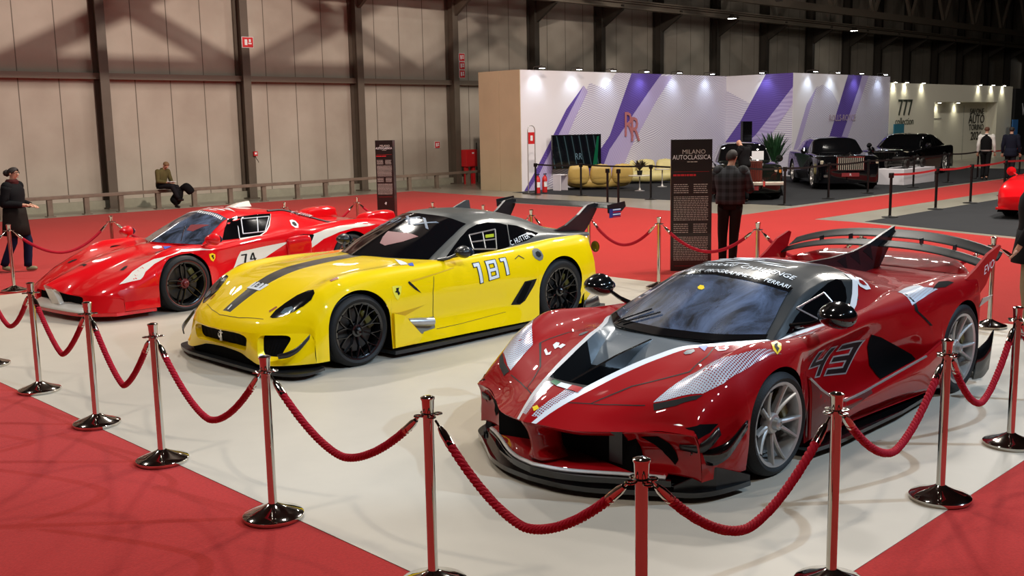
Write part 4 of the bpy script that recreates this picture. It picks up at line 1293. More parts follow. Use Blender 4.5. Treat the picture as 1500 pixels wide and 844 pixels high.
decal('number_plate_white', [[(0.5013, -0.1115), (0.4004, -0.1092), (0.4087, 0.1368), (0.5032, 0.1205)]], 'top', BY, M_whitesticker, PARENT, off=0.004, step=.035, mirror=False)
YQ181S = [(0.4925, -0.0492), (0.4152, -0.0528), (0.4185, 0.1074), (0.4913, 0.102)]
decal('stripe_logo', [[(0.7708, -0.0132), (0.716, -0.0299), (0.7192, -0.0081), (0.7735, 0.0077)]], 'top', BY, M_whitesticker, PARENT, off=0.004, step=.035, mirror=False)
decal('side_window', [[(-1.1281, 0.8197), (-1.2478, 0.8684), (-1.381, 0.9397), (-1.5422, 1.03), (-1.6956, 1.0992), (-1.8347, 1.1376), (-1.9946, 1.1449), (-2.1642, 1.1262), (-2.269, 1.0974), (-2.2252, 1.0311), (-2.1451, 0.8892), (-1.9444, 0.8585), (-1.5142, 0.8232)]], 'side', CYB, M_sideglass, PARENT, off=0.004, step=.035, mirror=True)
decal('quarter_window', [[(-2.2887, 1.1007), (-2.416, 1.0769), (-2.5048, 1.0426), (-2.5675, 1.013), (-2.6244, 0.9848), (-2.4162, 0.926), (-2.1678, 0.8922), (-2.2304, 1.0107)]], 'side', CYB, M_sideglass, PARENT, off=0.004, step=.035, mirror=True)
YW1 = [(-1.6629, 1.0439), (-2.0515, 1.0707), (-1.9448, 0.8778), (-1.635, 0.9067)]
YW2 = [(-1.8531, 1.0527), (-1.8011, 0.9009)]
decal('shield_badge', [[(-0.3982, 0.6947), (-0.4551, 0.6959), (-0.5135, 0.6832), (-0.5005, 0.6283), (-0.4749, 0.5835), (-0.4523, 0.5575), (-0.4191, 0.5965), (-0.4003, 0.6417)]], 'side', BY, M_yellow_light, PARENT, off=0.0035, step=.035, mirror=True)
decal('shield_horse', [[(-0.4406, 0.6734), (-0.479, 0.6738), (-0.468, 0.6486), (-0.4851, 0.6197), (-0.4622, 0.6013), (-0.451, 0.6296), (-0.4212, 0.6389), (-0.4429, 0.6519)]], 'side', BY, M_black, PARENT, off=0.006, step=.035, mirror=True)
decal('wing_slash', [[(-0.5997, 0.7064), (-0.6165, 0.7182), (-0.6349, 0.702), (-0.6976, 0.6456), (-0.7566, 0.5833), (-0.6804, 0.6284), (-0.6166, 0.6829)]], 'side', BY, M_black, PARENT, off=0.004, step=.035, mirror=True)
decal('wing_crease_shade', [[(-0.6165, 0.7182), (-0.9845, 0.752), (-1.2227, 0.7797), (-1.2218, 0.7711), (-0.9842, 0.7411), (-0.6373, 0.6995)]], 'side', BY, M_shade, PARENT, off=0.0015, step=.035, mirror=True)
decal('number_mirror_gap', [[(-0.9351, 0.7251), (-0.9408, 0.7244), (-0.9094, 0.5743), (-0.9269, 0.2233), (-0.9198, 0.2243), (-0.9007, 0.5755)]], 'side', BY, M_shut, PARENT, off=0.002, step=.035, mirror=True)
decal('door_shut_line', [[(-0.9433, 0.2077), (-1.2723, 0.2112), (-1.8884, 0.2416), (-1.8878, 0.2381), (-1.271, 0.2069), (-0.9419, 0.2024)]], 'side', BY, M_shut, PARENT, off=0.002, step=.035, mirror=True)
decal('side_duct', [[(-1.9674, 0.3023), (-2.1567, 0.5309), (-2.332, 0.5411), (-2.2884, 0.4731), (-2.1584, 0.3245), (-2.0883, 0.2908)]], 'side', BY, M_black, PARENT, off=0.003, step=.035, mirror=True)
decal('side_duct_mesh', [[(-2.0373, 0.3272), (-2.1756, 0.5227), (-2.2563, 0.5195), (-2.1275, 0.3162), (-2.0585, 0.3005)]], 'side', BY, M_void, PARENT, off=0.005, step=.035, mirror=True)
decal('exhaust_recess', [[(-0.6064, 0.3325), (-0.9282, 0.3305), (-0.9191, 0.2157), (-0.7753, 0.2026), (-0.7646, 0.188), (-0.6941, 0.1935), (-0.6609, 0.242)]], 'side', BY, M_greyrec, PARENT, off=0.003, step=.035, mirror=True)
decal('wing_duct_shade', [[(-0.377, 0.4402), (-0.4795, 0.4351), (-0.8053, 0.4615), (-0.6258, 0.4128), (-0.533, 0.3881), (-0.4956, 0.4105)]], 'side', BY, M_yshade, PARENT, off=0.0015, step=.035, mirror=True)
Y181 = [(-1.4732, 0.5758), (-1.4603, 0.7875), (-1.9788, 0.8031), (-1.9888, 0.6334)]
decal('fuel_cap', [[(-2.3269, 0.8355), (-2.3697, 0.8538), (-2.4169, 0.8497), (-2.4466, 0.8172), (-2.4617, 0.7698), (-2.4407, 0.7333), (-2.3945, 0.7226), (-2.3376, 0.7514), (-2.3129, 0.7918)]], 'side', BY, M_ysil, PARENT, off=0.004, step=.035, mirror=True)
decal('fuel_cap_centre', [[(-2.361, 0.8145), (-2.3981, 0.8262), (-2.4299, 0.8035), (-2.43, 0.7729), (-2.3938, 0.7611), (-2.3595, 0.7797)]], 'side', BY, M_black, PARENT, off=0.007, step=.035, mirror=True)
decal('door_handle', [[(-2.0578, 0.7784), (-2.1266, 0.809), (-2.1892, 0.7703), (-2.1823, 0.7619), (-2.1209, 0.7976), (-2.0625, 0.7705)]], 'side', BY, M_shut, PARENT, off=0.003, step=.035, mirror=True)
decal('rear_shut_line', [[(-3.3098, 0.6058), (-3.3158, 0.5984)]], 'side', BY, M_shut, PARENT, off=0.002, step=.035, mirror=True)
YS99 = [(-1.3329, -0.2463), (-1.3981, 0.1841), (-1.322, 0.264)]
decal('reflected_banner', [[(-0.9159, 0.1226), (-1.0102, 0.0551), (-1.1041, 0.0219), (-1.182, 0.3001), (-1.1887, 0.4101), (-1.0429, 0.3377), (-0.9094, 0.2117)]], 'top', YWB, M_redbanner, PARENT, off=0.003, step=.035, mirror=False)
decal('cowl_sticker', [[(-0.8065, 0.487), (-0.8125, 0.5807), (-0.7872, 0.6884), (-0.7206, 0.7996), (-0.6434, 0.7883), (-0.7326, 0.6324)]], 'top', BY, M_whitesticker, PARENT, off=0.004, step=.035, mirror=False)
decal('cowl_sticker', [[(-0.7616, 0.7499), (-0.8332, 0.7318), (-0.7555, 0.847), (-0.7081, 0.8296)]], 'top', BY, M_blue, PARENT, off=0.004, step=.035, mirror=False)

_q = [(.475, -.092), (.405, -.092), (.405, .092), (.475, .092)]
number('181', _q, 'top', BY, M_black, yc, .006, grow=-.004, name='bonnet_number')
_q = [Y181[0], Y181[1], Y181[2], Y181[3]]
number('181', _q, 'side', BY, M_black, yc, .003, grow=.014, name='race_number_outline', gap=.08, mirror=False)
number('181', _q, 'side', BY, M_whitesticker, yc, .005, grow=-.006, gap=.08, mirror=False)
def net(par, bvh, rings, m, r=.009, name='window_net_frame'):
    mb = MB()
    for ring in rings:
        P = []
        for x, z in ring:
            h = bvh.ray_cast(V((x, 3, z)), V((0, -1, 0)))
            if h[0] is not None: P.append(h[0] + V((0, .010, .004)))
        for a, b_ in zip(P[:-1], P[1:]):
            mb.bar(a, b_, r * 1.4, .006, up=(0, 1, 0))
    return mb.build(name, m, par, smooth=False)
net(yc, CYB, [YW1 + YW1[:1], YW2, [(-1.65, .975), (-2.0, .975)]], M_silver)
mb = MB()
h = CYB.ray_cast(V((-1.93, 3, 1.01)), V((0, -1, 0)))[0]
mb.box((h.x, h.y + .008, h.z), (.12, .006, .045))
mb.build('seat_belt_patch', mat('lime_patch', rgb(200, 210, 40), .5), yc, smooth=False)
text_decal('driver_name', 'C. HUTTER', .075, (V((-2.32, .78, .94)), V((-1, 0, .19)).normalized(), V((-.1, -.4, 1)).normalized(), V((0, -1, 0))), M_whitesticker, yc, CYB, .007, sx=.85)
text_decal('screen_lettering', '599XX', .24, (V((-1.34, -.10, 1.3)), V((-.12, 1, 0)).normalized(), V((-.9, 0, .38)).normalized(), V((0, 0, -1))), M_bluegrey, yc, YWB, .006, sx=1.45)
# prancing horse on the grille
def horse(name, M, m, par, s=1.0):
    pts = [(-.10, -.50), (-.02, -.50), (.02, -.20), (.12, -.10), (.10, -.48), (.18, -.48), (.22, -.08), (.16, .10), (.26, .22), (.38, .18), (.40, .24), (.26, .30), (.14, .24), (.18, .40), (.10, .52), (.02, .46), (-.10, .44), (-.10, .38), (.0, .36), (-.02, .22), (-.22, .30), (-.26, .24), (-.06, .12), (-.10, -.02), (-.22, -.16), (-.34, -.02), (-.30, .14), (-.38, .12), (-.42, -.06), (-.26, -.26), (-.14, -.22)]
    mb = MB(); mb.prism([(x * s, y * s) for x, y in pts], .004 * s * 8, M)
    return mb.build(name, m, par, smooth=False)
MX = Matrix.Translation((.862, 0, .31)) @ Matrix(((0, 0, 1, 0), (1, 0, 0, 0), (0, 1, 0, 0), (0, 0, 0, 1)))
horse('grille_horse', MX, M_chrome, yc, .11)
# small flag on the wing end plate
fl = MB()
PX = (-3.70, .93, 1.135)
fl.box(PX, (.20, .004, .10)); fo = fl.build('flag_decal', mat('flag_blue', rgb(40, 50, 120), .5), yc, smooth=False)
for k in range(4):
    mb = MB(); mb.box((PX[0] - .03, PX[1] + .004, PX[2] - .04 + k * .027), (.14, .003, .012)); mb.build('flag_stripe', M_whitesticker if k % 2 else mat('flag_red', rgb(180, 20, 30), .4), fo, smooth=False)
# dark lamp on the tail
mb = MB(); mb.lathe([(0, .02), (.05, .015), (.065, 0)], 20, Matrix.Translation((-3.50, .80, .76)) @ Matrix.Rotation(-pi / 2, 4, 'Y'))
mb.build('tail_lamp', M_gloss, yc)
mb = MB(); mb.lathe([(0, .02), (.05, .015), (.065, 0)], 20, Matrix.Translation((-3.50, -.80, .76)) @ Matrix.Rotation(-pi / 2, 4, 'Y'))
mb.build('tail_lamp', M_gloss, yc)
# ------------------------------------------------------------------ the bright red racer (74)
M_bred = paint('bright_red_paint', rgb(214, 12, 22), rough=.3)
M_lip = mat('cream_lip_paint', rgb(226, 220, 208), .3, coat=.8)
M_blackrim2 = mat('black_alloy_star', rgb(15, 14, 14), .25, coat=.5)
xc_ = thing('race_car', 'bright red race car numbered 74 with white flashes and black star wheels', 'race car', (-4.6763, 12.9375, 0), -2.2644)
ARX = [(0, .345, .372), (-2.65, .355, .385)]
X_ = Loft([
    [(-3.6, 0, 0, .80), (-3.3, 0, 0, .82), (-2.7, 0, 0, .80), (-1.5, 0, 0, .78), (-.5, 0, 0, .76), (-.13, 0, 0, .765), (.3, 0, 0, .71), (.6, 0, 0, .64), (.9, 0, 0, .54), (1.1, 0, 0, .465), (1.22, .03, 0, .41)],
    [(-3.6, 0, .2, .80), (-3.3, 0, .2, .82), (-2.7, 0, .2, .80), (-1.5, 0, .2, .78), (-.5, 0, .2, .76), (-.16, 0, .2, .748), (.3, 0, .17, .695), (.6, 0, .15, .625), (.9, 0, .12, .525), (1.1, 0, .09, .45), (1.22, .015, .07, .395)],
    [(-3.6, 0, .45, .80), (-3.3, 0, .45, .82), (-2.7, 0, .45, .80), (-1.5, 0, .5, .78), (-.5, 0, .45, .745), (-.2, 0, .42, .725), (.1, 0, .40, .69), (.3, 0, .38, .655), (.6, 0, .36, .565), (.9, -.02, .32, .46), (1.1, -.06, .28, .375), (1.22, -.10, .26, .315)],
    [(-3.6, 0, .62, .81), (-3.3, 0, .62, .83), (-2.7, 0, .64, .815), (-2.2, 0, .68, .83), (-1.5, 0, .72, .80), (-.5, 0, .68, .745), (-.2, 0, .64, .735), (.1, 0, .62, .715), (.3, 0, .61, .675), (.6, 0, .59, .565), (.9, -.02, .57, .445), (1.1, -.07, .55, .36), (1.22, -.13, .54, .31)],
    [(-3.6, .08, .80, .82), (-3.3, 0, .82, .86), (-2.95, 0, .835, .885), (-2.65, 0, .84, .89), (-2.2, 0, .83, .86), (-1.8, 0, .80, .83), (-1.4, 0, .80, .795), (-.9, 0, .80, .765), (-.57, 0, .80, .745), (-.39, 0, .80, .768), (-.18, 0, .80, .78), (0, 0, .80, .778), (.19, 0, .80, .742), (.38, 0, .79, .657), (.68, 0, .78, .52), (.9, -.05, .77, .43), (1.1, -.13, .76, .355), (1.22, -.20, .755, .315)],
    [(-3.6, .12, .92, .76), (-3.3, 0, .95, .79), (-2.95, 0, .965, .81), (-2.65, 0, .97, .815), (-2.2, 0, .96, .79), (-1.95, 0, .93, .76), (-1.75, 0, .85, .74), (-1.4, 0, .845, .73), (-.9, 0, .87, .715), (-.5, 0, .92, .70), (-.2, 0, .935, .70), (0, 0, .94, .70), (.19, 0, .94, .665), (.38, 0, .93, .59), (.68, -.02, .92, .47), (.9, -.12, .91, .39), (1.1, -.25, .90, .335), (1.22, -.34, .895, .295)],
    [(-3.6, .12, .96, .56), (-3.3, 0, .985, .58), (-2.65, 0, 1.01, .60), (-2.2, 0, 1.0, .60), (-1.95, 0, .97, .58), (-1.72, 0, .86, .57), (-1.3, 0, .83, .56), (-.9, 0, .85, .56), (-.5, 0, .92, .54), (-.2, 0, .98, .54), (0, 0, .99, .54), (.38, 0, .985, .47), (.68, -.03, .97, .36), (.9, -.16, .95, .31), (1.1, -.31, .94, .28), (1.22, -.41, .93, .26)],
    [(-3.6, .12, .96, .36), (-3.3, 0, .985, .36), (-2.65, 0, 1.01, .36), (-2.2, 0, 1.0, .34), (-1.95, 0, .98, .33), (-1.72, 0, .90, .32), (-1.3, 0, .87, .30), (-.9, 0, .89, .30), (-.5, 0, .93, .30), (-.2, 0, .98, .30), (0, 0, .99, .30), (.38, 0, .985, .26), (.68, -.03, .975, .235), (.9, -.16, .955, .225), (1.1, -.31, .945, .215), (1.22, -.42, .94, .21)],
    [(-3.6, .14, .94, .2), (-3.3, 0, .97, .17), (-2.65, 0, .99, .14), (-2.2, 0, .99, .11), (-1.3, 0, .96, .10), (-.9, 0, .95, .10), (-.5, 0, .96, .10), (-.2, 0, .98, .10), (.38, 0, .99, .115), (.68, -.03, .98, .12), (.9, -.16, .96, .12), (1.1, -.31, .95, .12), (1.22, -.42, .945, .12)],
], arches=ARX, shoulder=5)
usx = urange(X_.n, 5)
xbody, GX = build_shell('bodywork', X_, -3.6, 1.22, usx, M_bred, xc_, None, step=.045)
BX = bvh_of(xbody)
wheel_wells(xc_, BX, ARX, .52)
CX = Loft([
    [(-3.1, 0, 0, .79), (-2.7, 0, 0, .87), (-2.2, 0, 0, .99), (-1.8, 0, 0, 1.085), (-1.5, 0, 0, 1.125), (-1.2, 0, 0, 1.14), (-.92, 0, 0, 1.115), (-.65, 0, 0, 1.02), (-.4, 0, 0, .90), (-.13, 0, 0, .77)],
    [(-3.1, 0, .28, .79), (-2.7, 0, .30, .865), (-2.2, 0, .30, .98), (-1.8, 0, .29, 1.075), (-1.5, 0, .29, 1.11), (-1.2, -.01, .29, 1.12), (-.92, -.035, .27, 1.085), (-.65, -.07, .30, .995), (-.4, -.12, .31, .88), (-.13, -.16, .30, .75)],
    [(-3.1, 0, .52, .79), (-2.7, 0, .57, .825), (-2.2, 0, .52, .965), (-1.8, 0, .47, 1.07), (-1.5, 0, .49, 1.07), (-1.2, -.02, .50, 1.06), (-.92, -.05, .50, 1.015), (-.65, -.13, .56, .93), (-.4, -.22, .62, .84), (-.13, -.34, .68, .742)],
    [(-3.1, 0, .55, .79), (-2.7, 0, .61, .81), (-2.2, 0, .60, .92), (-1.8, 0, .55, 1.03), (-1.5, 0, .55, 1.035), (-1.2, -.02, .555, 1.03), (-.92, -.05, .56, .985), (-.65, -.13, .61, .905), (-.4, -.22, .655, .825), (-.13, -.34, .70, .738)],
    [(-3.1, 0, .60, .79), (-2.7, 0, .68, .79), (-2.2, 0, .74, .82), (-1.8, 0, .73, .83), (-1.5, 0, .71, .82), (-1.2, -.02, .71, .795), (-.92, -.05, .71, .775), (-.65, -.13, .71, .765), (-.4, -.22, .71, .76), (-.13, -.34, .715, .735)],
    [(-3.1, 0, .62, .74), (-2.7, 0, .72, .74), (-2.2, 0, .79, .77), (-1.8, 0, .79, .78), (-1.2, -.02, .76, .74), (-.65, -.13, .75, .72), (-.13, -.34, .73, .70)],
], creases=(2, 3))
xcab, GCX = build_shell('roof_and_engine_cover', CX, -3.1, -.13, urange(CX.n, 6), M_bred, xc_, None, step=.04)
CXB = bvh_of(xcab)
xwind = full_pane('windscreen', CX, -.93, -.145, lambda t: 1.93, M_glass, xc_)
XWB = bvh_of(xwind)
M_pin = mat('red_pinstripe', rgb(120, 40, 30), .5)
for x, w, R, rr in ((0, .28, .342, .262), (-2.65, .34, .352, .262)):
    for s in (1, -1):
        make_wheel(xc_, x, s * .985, R, w, rr, 'star5', M_blackrim2, stripe=M_pin, spin=.15)
# --- nose ---
XEK = []; XEX = []; XEZ = []
for _i in range(0, 31):
    _p = X_.raw(1.22, _i * .2)
    if not XEK or _p.y > XEK[-1] + .002: XEK.append(_p.y); XEX.append(_p.x + .001); XEZ.append(_p.z + .001)
def f_x(y, t):
    a = abs(y)
    k = [0, .07, .15, .26, .4, .54, .65, .755, .84, .895, .945]
    xt = [1.25, 1.235, 1.17, 1.12, 1.10, 1.09, 1.07, 1.02, .955, .88, .80]
    zt = [.41, .395, .35, .315, .31, .31, .312, .315, .31, .305, .26]
    xb = [1.12, 1.12, 1.12, 1.12, 1.12, 1.11, 1.09, 1.04, .97, .89, .80]
    zb = .10
    X1 = pchip(XEK, XEX, a); Z1 = pchip(XEK, XEZ, a); X0 = pchip(k, xb, a)
    return V((lerp(X0, X1, t), y, lerp(zb, Z1, t)))
hL = rr_poly(.325, .55, .22, .38, r=.2, w2=.235)
hR = [(-a, b_) for a, b_ in reversed(hL)]
xb_ = skin_with_holes('front_bumper', f_x, (-.945, .945), (0, 1), [hL, hR], [M_bred, M_lip], xc_)
for _p in xb_.data.polygons:
    if abs(_p.center.y) < .13 and _p.center.z < .36: _p.material_index = 1
mb = MB()
for cy in (.34, -.34):
    P = [(lerp(-.26, .26, i / 12) + cy) for i in range(13)]
    a = [f_x(y, .15) - V((.05, 0, 0)) for y in P]; b_ = [f_x(y, .95) - V((.055, 0, .01)) for y in P]
    mb.add(a + b_, [(i, i + 1, 14 + i, 13 + i) for i in range(12)])
mb.build('intake_backing', M_void, xc_, smooth=False)
# white lower lip tray
o_ = arcpts([(1.20, 0), (1.195, .2), (1.185, .40), (1.165, .55), (1.12, .64)], 20)
G = []
full = [(x, -y) for x, y in reversed(o_[1:])] + o_
for dx, z in ((-.27, .27), (-.14, .20), (-.02, .15), (.01, .13), (.0, .115)):
    G.append([V((x + dx, y, z + .03 * (1 - min(1, abs(y) / .3)) * (1 if dx < -.05 else 0))) for x, y in full])
grid_obj('lower_lip', G, M_lip, xc_)
mb = MB()
poly = [(x - .005, y) for x, y in full] + [(1.02, .80), (.90, .93), (.42, .98), (.40, -.98), (.90, -.93), (1.02, -.80)]
mb.prism(poly, .112, None, .075)
mb.build('front_splitter', M_bred, xc_, smooth=False)
fl_ = [(.42, .95), (.2, .55), (-.35, .55), (-.38, 1.0), (-.7, 1.02), (-1.6, 1.02), (-2.25, 1.0), (-2.28, .55), (-3.05, .55), (-3.15, .93), (-3.6, .85)]
poly = fl_ + [(x, -y) for x, y in reversed(fl_)]
mb = MB(); mb.prism(poly, .10, None, .06)
mb.build('side_skirt_floor', M_bred, xc_, smooth=False)
P = X_.column(-3.6, usx)
low = [V((p.x + .1, p.y * .97, .2)) for p in P]
G = [P, [lerp(a_, b_, .4) + V((-.06, 0, 0)) for a_, b_ in zip(P, low)], low]
G = [[V((p.x, -p.y, p.z)) for p in reversed(r[1:])] + r for r in G]
grid_obj('rear_bumper', G, M_bred, xc_)
# tail pods: swept fins with an open front, both sides
for s in (1, -1):
    P = []
    for i, (x, zt, w_) in enumerate(((-3.12, .86, .10), (-3.22, .93, .12), (-3.4, .955, .125), (-3.6, .955, .12), (-3.70, .94, .115))):
        P.append([V((x, s * (.66 - w_ - .02), .80)), V((x + .02, s * (.66 - w_), zt - .02)), V((x, s * .66, zt)), V((x + .02, s * (.66 + w_), zt - .02)), V((x, s * (.68 + w_), .80))])
    G = refine(P, 16, 16)
    o = grid_obj('tail_pod', G, M_bred, xc_, solid=.012)
    mb = MB(); mb.box((-3.2, s * .66, .855), (.02, .17, .07)); mb.build('pod_opening', M_void, o, smooth=False)
# engine cover seals
mb = MB()
for s in (1, -1):
    mb = MB()
    pts = [CX.raw(lerp(-1.62, -2.75, i / 12), 2.0) + V((0, 0, .006)) for i in range(13)]
    mb.tube([V((p.x, s * p.y, p.z)) for p in pts], .016, 6)
    mb.build('cover_seal', mat('dark_seal', rgb(48, 34, 34), .5), xc_)
# roof snorkel
mb = MB()
sn = [(-1.35, 1.13), (-1.50, 1.175), (-1.66, 1.195), (-1.67, 1.12)]
vs = []
for s, wd in ((1, .07), (-1, .07)):
    vs += [(x, s * wd * (1 if i in (0, 3) else .45), z) for i, (x, z) in enumerate(sn)]
mb.add(vs, [(0, 1, 2, 3), (7, 6, 5, 4)] + [(i, 4 + i, 4 + (i + 1) % 4, (i + 1) % 4) for i in range(4)])
mb.build('roof_snorkel', M_lip, xc_, smooth=False)
for s in (1, -1):
    mirror_pod(-.42, s * .99, .84, s, M_bred, xc_, 1.0, [(-.30, s * .80, .74), (-.34, s * .88, .76), (-.41, s * .95, .81)])
# rear wing intake pods at the door end
for s in (1, -1):
    P = []
    for x, y, zb_, zt in ((-1.62, .86, .42, .72), (-1.74, .92, .42, .745), (-1.86, .965, .43, .755), (-1.93, .985, .45, .745)):
        P.append([V((x, s * (y - .03), zt)), V((x, s * y, zt - .05)), V((x, s * (y + .01), (zt + zb_) / 2)), V((x, s * y, zb_ + .03)), V((x, s * (y - .05), zb_))])
    grid_obj('side_air_scoop', refine(P, 10, 16), M_bred, xc_, solid=.01)
PARENT = xc_
M_dred = mat('recess_shade_red', rgb(196, 10, 20), .35, coat=.5)  # darker copy of the body red, shade of the bumper recess painted on
decal('wing_flash', [[(0.7999, 0.4253), (0.7258, 0.4754), (0.5983, 0.5498), (0.4633, 0.6143), (0.3291, 0.6685), (0.1457, 0.7039), (-0.0248, 0.7491), (-0.2795, 0.7355), (-0.4463, 0.7009), (-0.2624, 0.7141), (-0.0005, 0.7235), (0.2044, 0.6853), (0.3623, 0.6188), (0.4973, 0.5414), (0.5504, 0.4873), (0.583, 0.465), (0.6951, 0.4503)]], 'side', BX, M_lip, PARENT, off=0.003, step=.035, mirror=True)
decal('lamp_slot', [[(0.6357, 0.5966), (0.5482, 0.5629), (0.5257, 0.596), (0.5633, 0.6383), (0.6224, 0.6618)]], 'top', BX, M_black, PARENT, off=0.004, step=.035, mirror=True)
decal('nose_vent', [[(0.7634, -0.0451), (0.737, -0.0337), (0.7416, 0.0496), (0.79, 0.062)]], 'top', BX, M_black, PARENT, off=0.004, step=.035, mirror=True)
decal('bumper_recess_shade', [[(0.8536, 0.3374), (0.8193, 0.3662), (0.3765, 0.3739), (0.3732, 0.2384), (0.797, 0.2279)]], 'side', BX, M_dred, PARENT, off=0.002, step=.035, mirror=True)
decal('shield_badge', [[(-0.3675, 0.6581), (-0.4168, 0.6646), (-0.4621, 0.6432), (-0.4576, 0.6), (-0.4192, 0.5613), (-0.3794, 0.5851), (-0.3655, 0.6239)]], 'side', BX, M_yellow_badge, PARENT, off=0.004, step=.035, mirror=True)
decal('shield_horse', [[(-0.4019, 0.6442), (-0.4341, 0.6403), (-0.4259, 0.6164), (-0.4411, 0.6021), (-0.4172, 0.5865), (-0.4087, 0.6124), (-0.3937, 0.6229)]], 'side', BX, M_black, PARENT, off=0.006, step=.035, mirror=True)
decal('door_flash', [[(-0.8883, 0.6308), (-1.1485, 0.6477), (-1.6303, 0.6782), (-1.4344, 0.6774), (-1.6655, 0.6788), (-1.5126, 0.6095), (-1.2838, 0.5079), (-1.2057, 0.4971), (-0.9627, 0.4225), (-0.7307, 0.4136), (-0.7852, 0.4827), (-0.8384, 0.5655)]], 'side', BX, M_lip, PARENT, off=0.003, step=.035, mirror=True)
X74 = [(-0.9121, 0.4799), (-0.8921, 0.5876), (-1.1089, 0.5889), (-1.1379, 0.4815)]
decal('side_window', [[(-0.7323, 0.7782), (-0.8506, 0.9223), (-0.9698, 1.0172), (-1.1054, 1.0395), (-1.4111, 1.0488), (-1.6245, 1.0417), (-1.5087, 0.9059), (-1.4182, 0.8365), (-1.2964, 0.7898), (-0.9917, 0.7791)]], 'side', CXB, M_sideglass, PARENT, off=0.004, step=.035, mirror=True)
XW = [(-1.1301, 1.0135), (-1.5729, 1.0109), (-1.3995, 0.8317), (-1.0649, 0.8289)]
XW2 = [(-1.3797, 1.0131), (-1.2904, 0.8283)]
XW3 = [(-1.093, 1.0342), (-0.9847, 0.7797)]
decal('window_surround', [[(-1.6245, 1.0417), (-1.6163, 1.027), (-1.5133, 0.8926), (-1.4217, 0.8235), (-1.291, 0.7777), (-0.9837, 0.7675), (-0.9917, 0.7791), (-1.2964, 0.7898), (-1.4182, 0.8365), (-1.5087, 0.9059)]], 'side', CXB, M_lip, PARENT, off=0.006, step=.035, mirror=True)
decal('fuel_cap', [[(-1.863, 0.9359), (-1.911, 0.9411), (-1.9543, 0.9193), (-1.9651, 0.8752), (-1.9303, 0.8352), (-1.8842, 0.8365), (-1.8466, 0.872)]], 'side', CXB, M_whitesticker, PARENT, off=0.004, step=.035, mirror=True)
decal('fuel_cap_centre', [[(-1.8789, 0.9085), (-1.9212, 0.9115), (-1.9379, 0.884), (-1.9216, 0.8567), (-1.8868, 0.8596), (-1.8718, 0.8869)]], 'side', CXB, M_black, PARENT, off=0.007, step=.035, mirror=True)
decal('rear_flash', [[(-1.8981, 0.5695), (-2.0084, 0.7549), (-2.2127, 0.798), (-2.4629, 0.8241), (-2.7346, 0.8259), (-3.1309, 0.7918), (-3.0027, 0.7777), (-2.6923, 0.7773), (-2.4299, 0.7455), (-2.1411, 0.6765), (-1.9437, 0.5726)]], 'side', BX, M_lip, PARENT, off=0.003, step=.035, mirror=True)
decal('scoop_mouth', [[(-1.8282, 0.7517), (-1.8784, 0.7617), (-1.9919, 0.7496), (-2.0101, 0.7389), (-1.8987, 0.5762), (-1.8949, 0.6436), (-1.9002, 0.71)]], 'side', BX, M_void, PARENT, off=0.004, step=.035, mirror=True)
decal('cowl_sticker', [[(-0.0432, 0.2157), (-0.1077, 0.2026), (-0.1433, 0.2575), (-0.107, 0.3253), (-0.0459, 0.3219), (-0.0161, 0.2697)]], 'top', BX, M_whitesticker, PARENT, off=0.004, step=.035, mirror=False)
decal('cowl_sticker', [[(-0.1502, 0.2798), (-0.2261, 0.3494), (-0.085, 0.4262)]], 'top', BX, M_blue, PARENT, off=0.004, step=.035, mirror=False)
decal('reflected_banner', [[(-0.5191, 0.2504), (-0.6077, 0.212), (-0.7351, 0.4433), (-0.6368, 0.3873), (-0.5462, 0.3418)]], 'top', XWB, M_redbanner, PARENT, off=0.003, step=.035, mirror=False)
def frame_map(q, pts):
    """map unit-square points into the quad bl, tl, tr, br"""
    out = []
    for x, y in pts:
        b_ = (lerp(q[0][0], q[3][0], x), lerp(q[0][1], q[3][1], x)); t_ = (lerp(q[1][0], q[2][0], x), lerp(q[1][1], q[2][1], x))
        out.append((lerp(b_[0], t_[0], y), lerp(b_[1], t_[1], y)))
    return out
_q = [(-.905, .47), (-.885, .59), (-1.115, .595), (-1.145, .48)]
for s_ in (1,):
    seven = [(.02, 1), (.02, .86), (.30, .86), (.08, 0), (.22, 0), (.44, .88), (.44, 1)]
    four = [(.56, .36), (.56, .24), (.82, .24), (.82, 0), (.93, 0), (.93, .24), (1.0, .24), (1.0, .36), (.93, .36), (.93, 1), (.80, 1)]
    four_in = [(.68, .36), (.82, .36), (.82, .78)]
    for P, H in ((seven, []), (four, [frame_map(_q, four_in)])):
        decal('race_number', [(frame_map(_q, P), H)] if H else [frame_map(_q, P)], 'side', BX, M_black, xc_, off=.006, step=.04)
text_decal('race_number', '74', .15, (V((-1.01, -.84, .53)), V((1, 0, 0)), V((0, 0, 1)), V((0, 1, 0))), M_black, xc_, BX, .006)
net(xc_, CXB, [XW + XW[:1], XW2], M_whitesticker, .008)
net(xc_, CXB, [XW3], M_whitesticker, .006, 'window_divider')
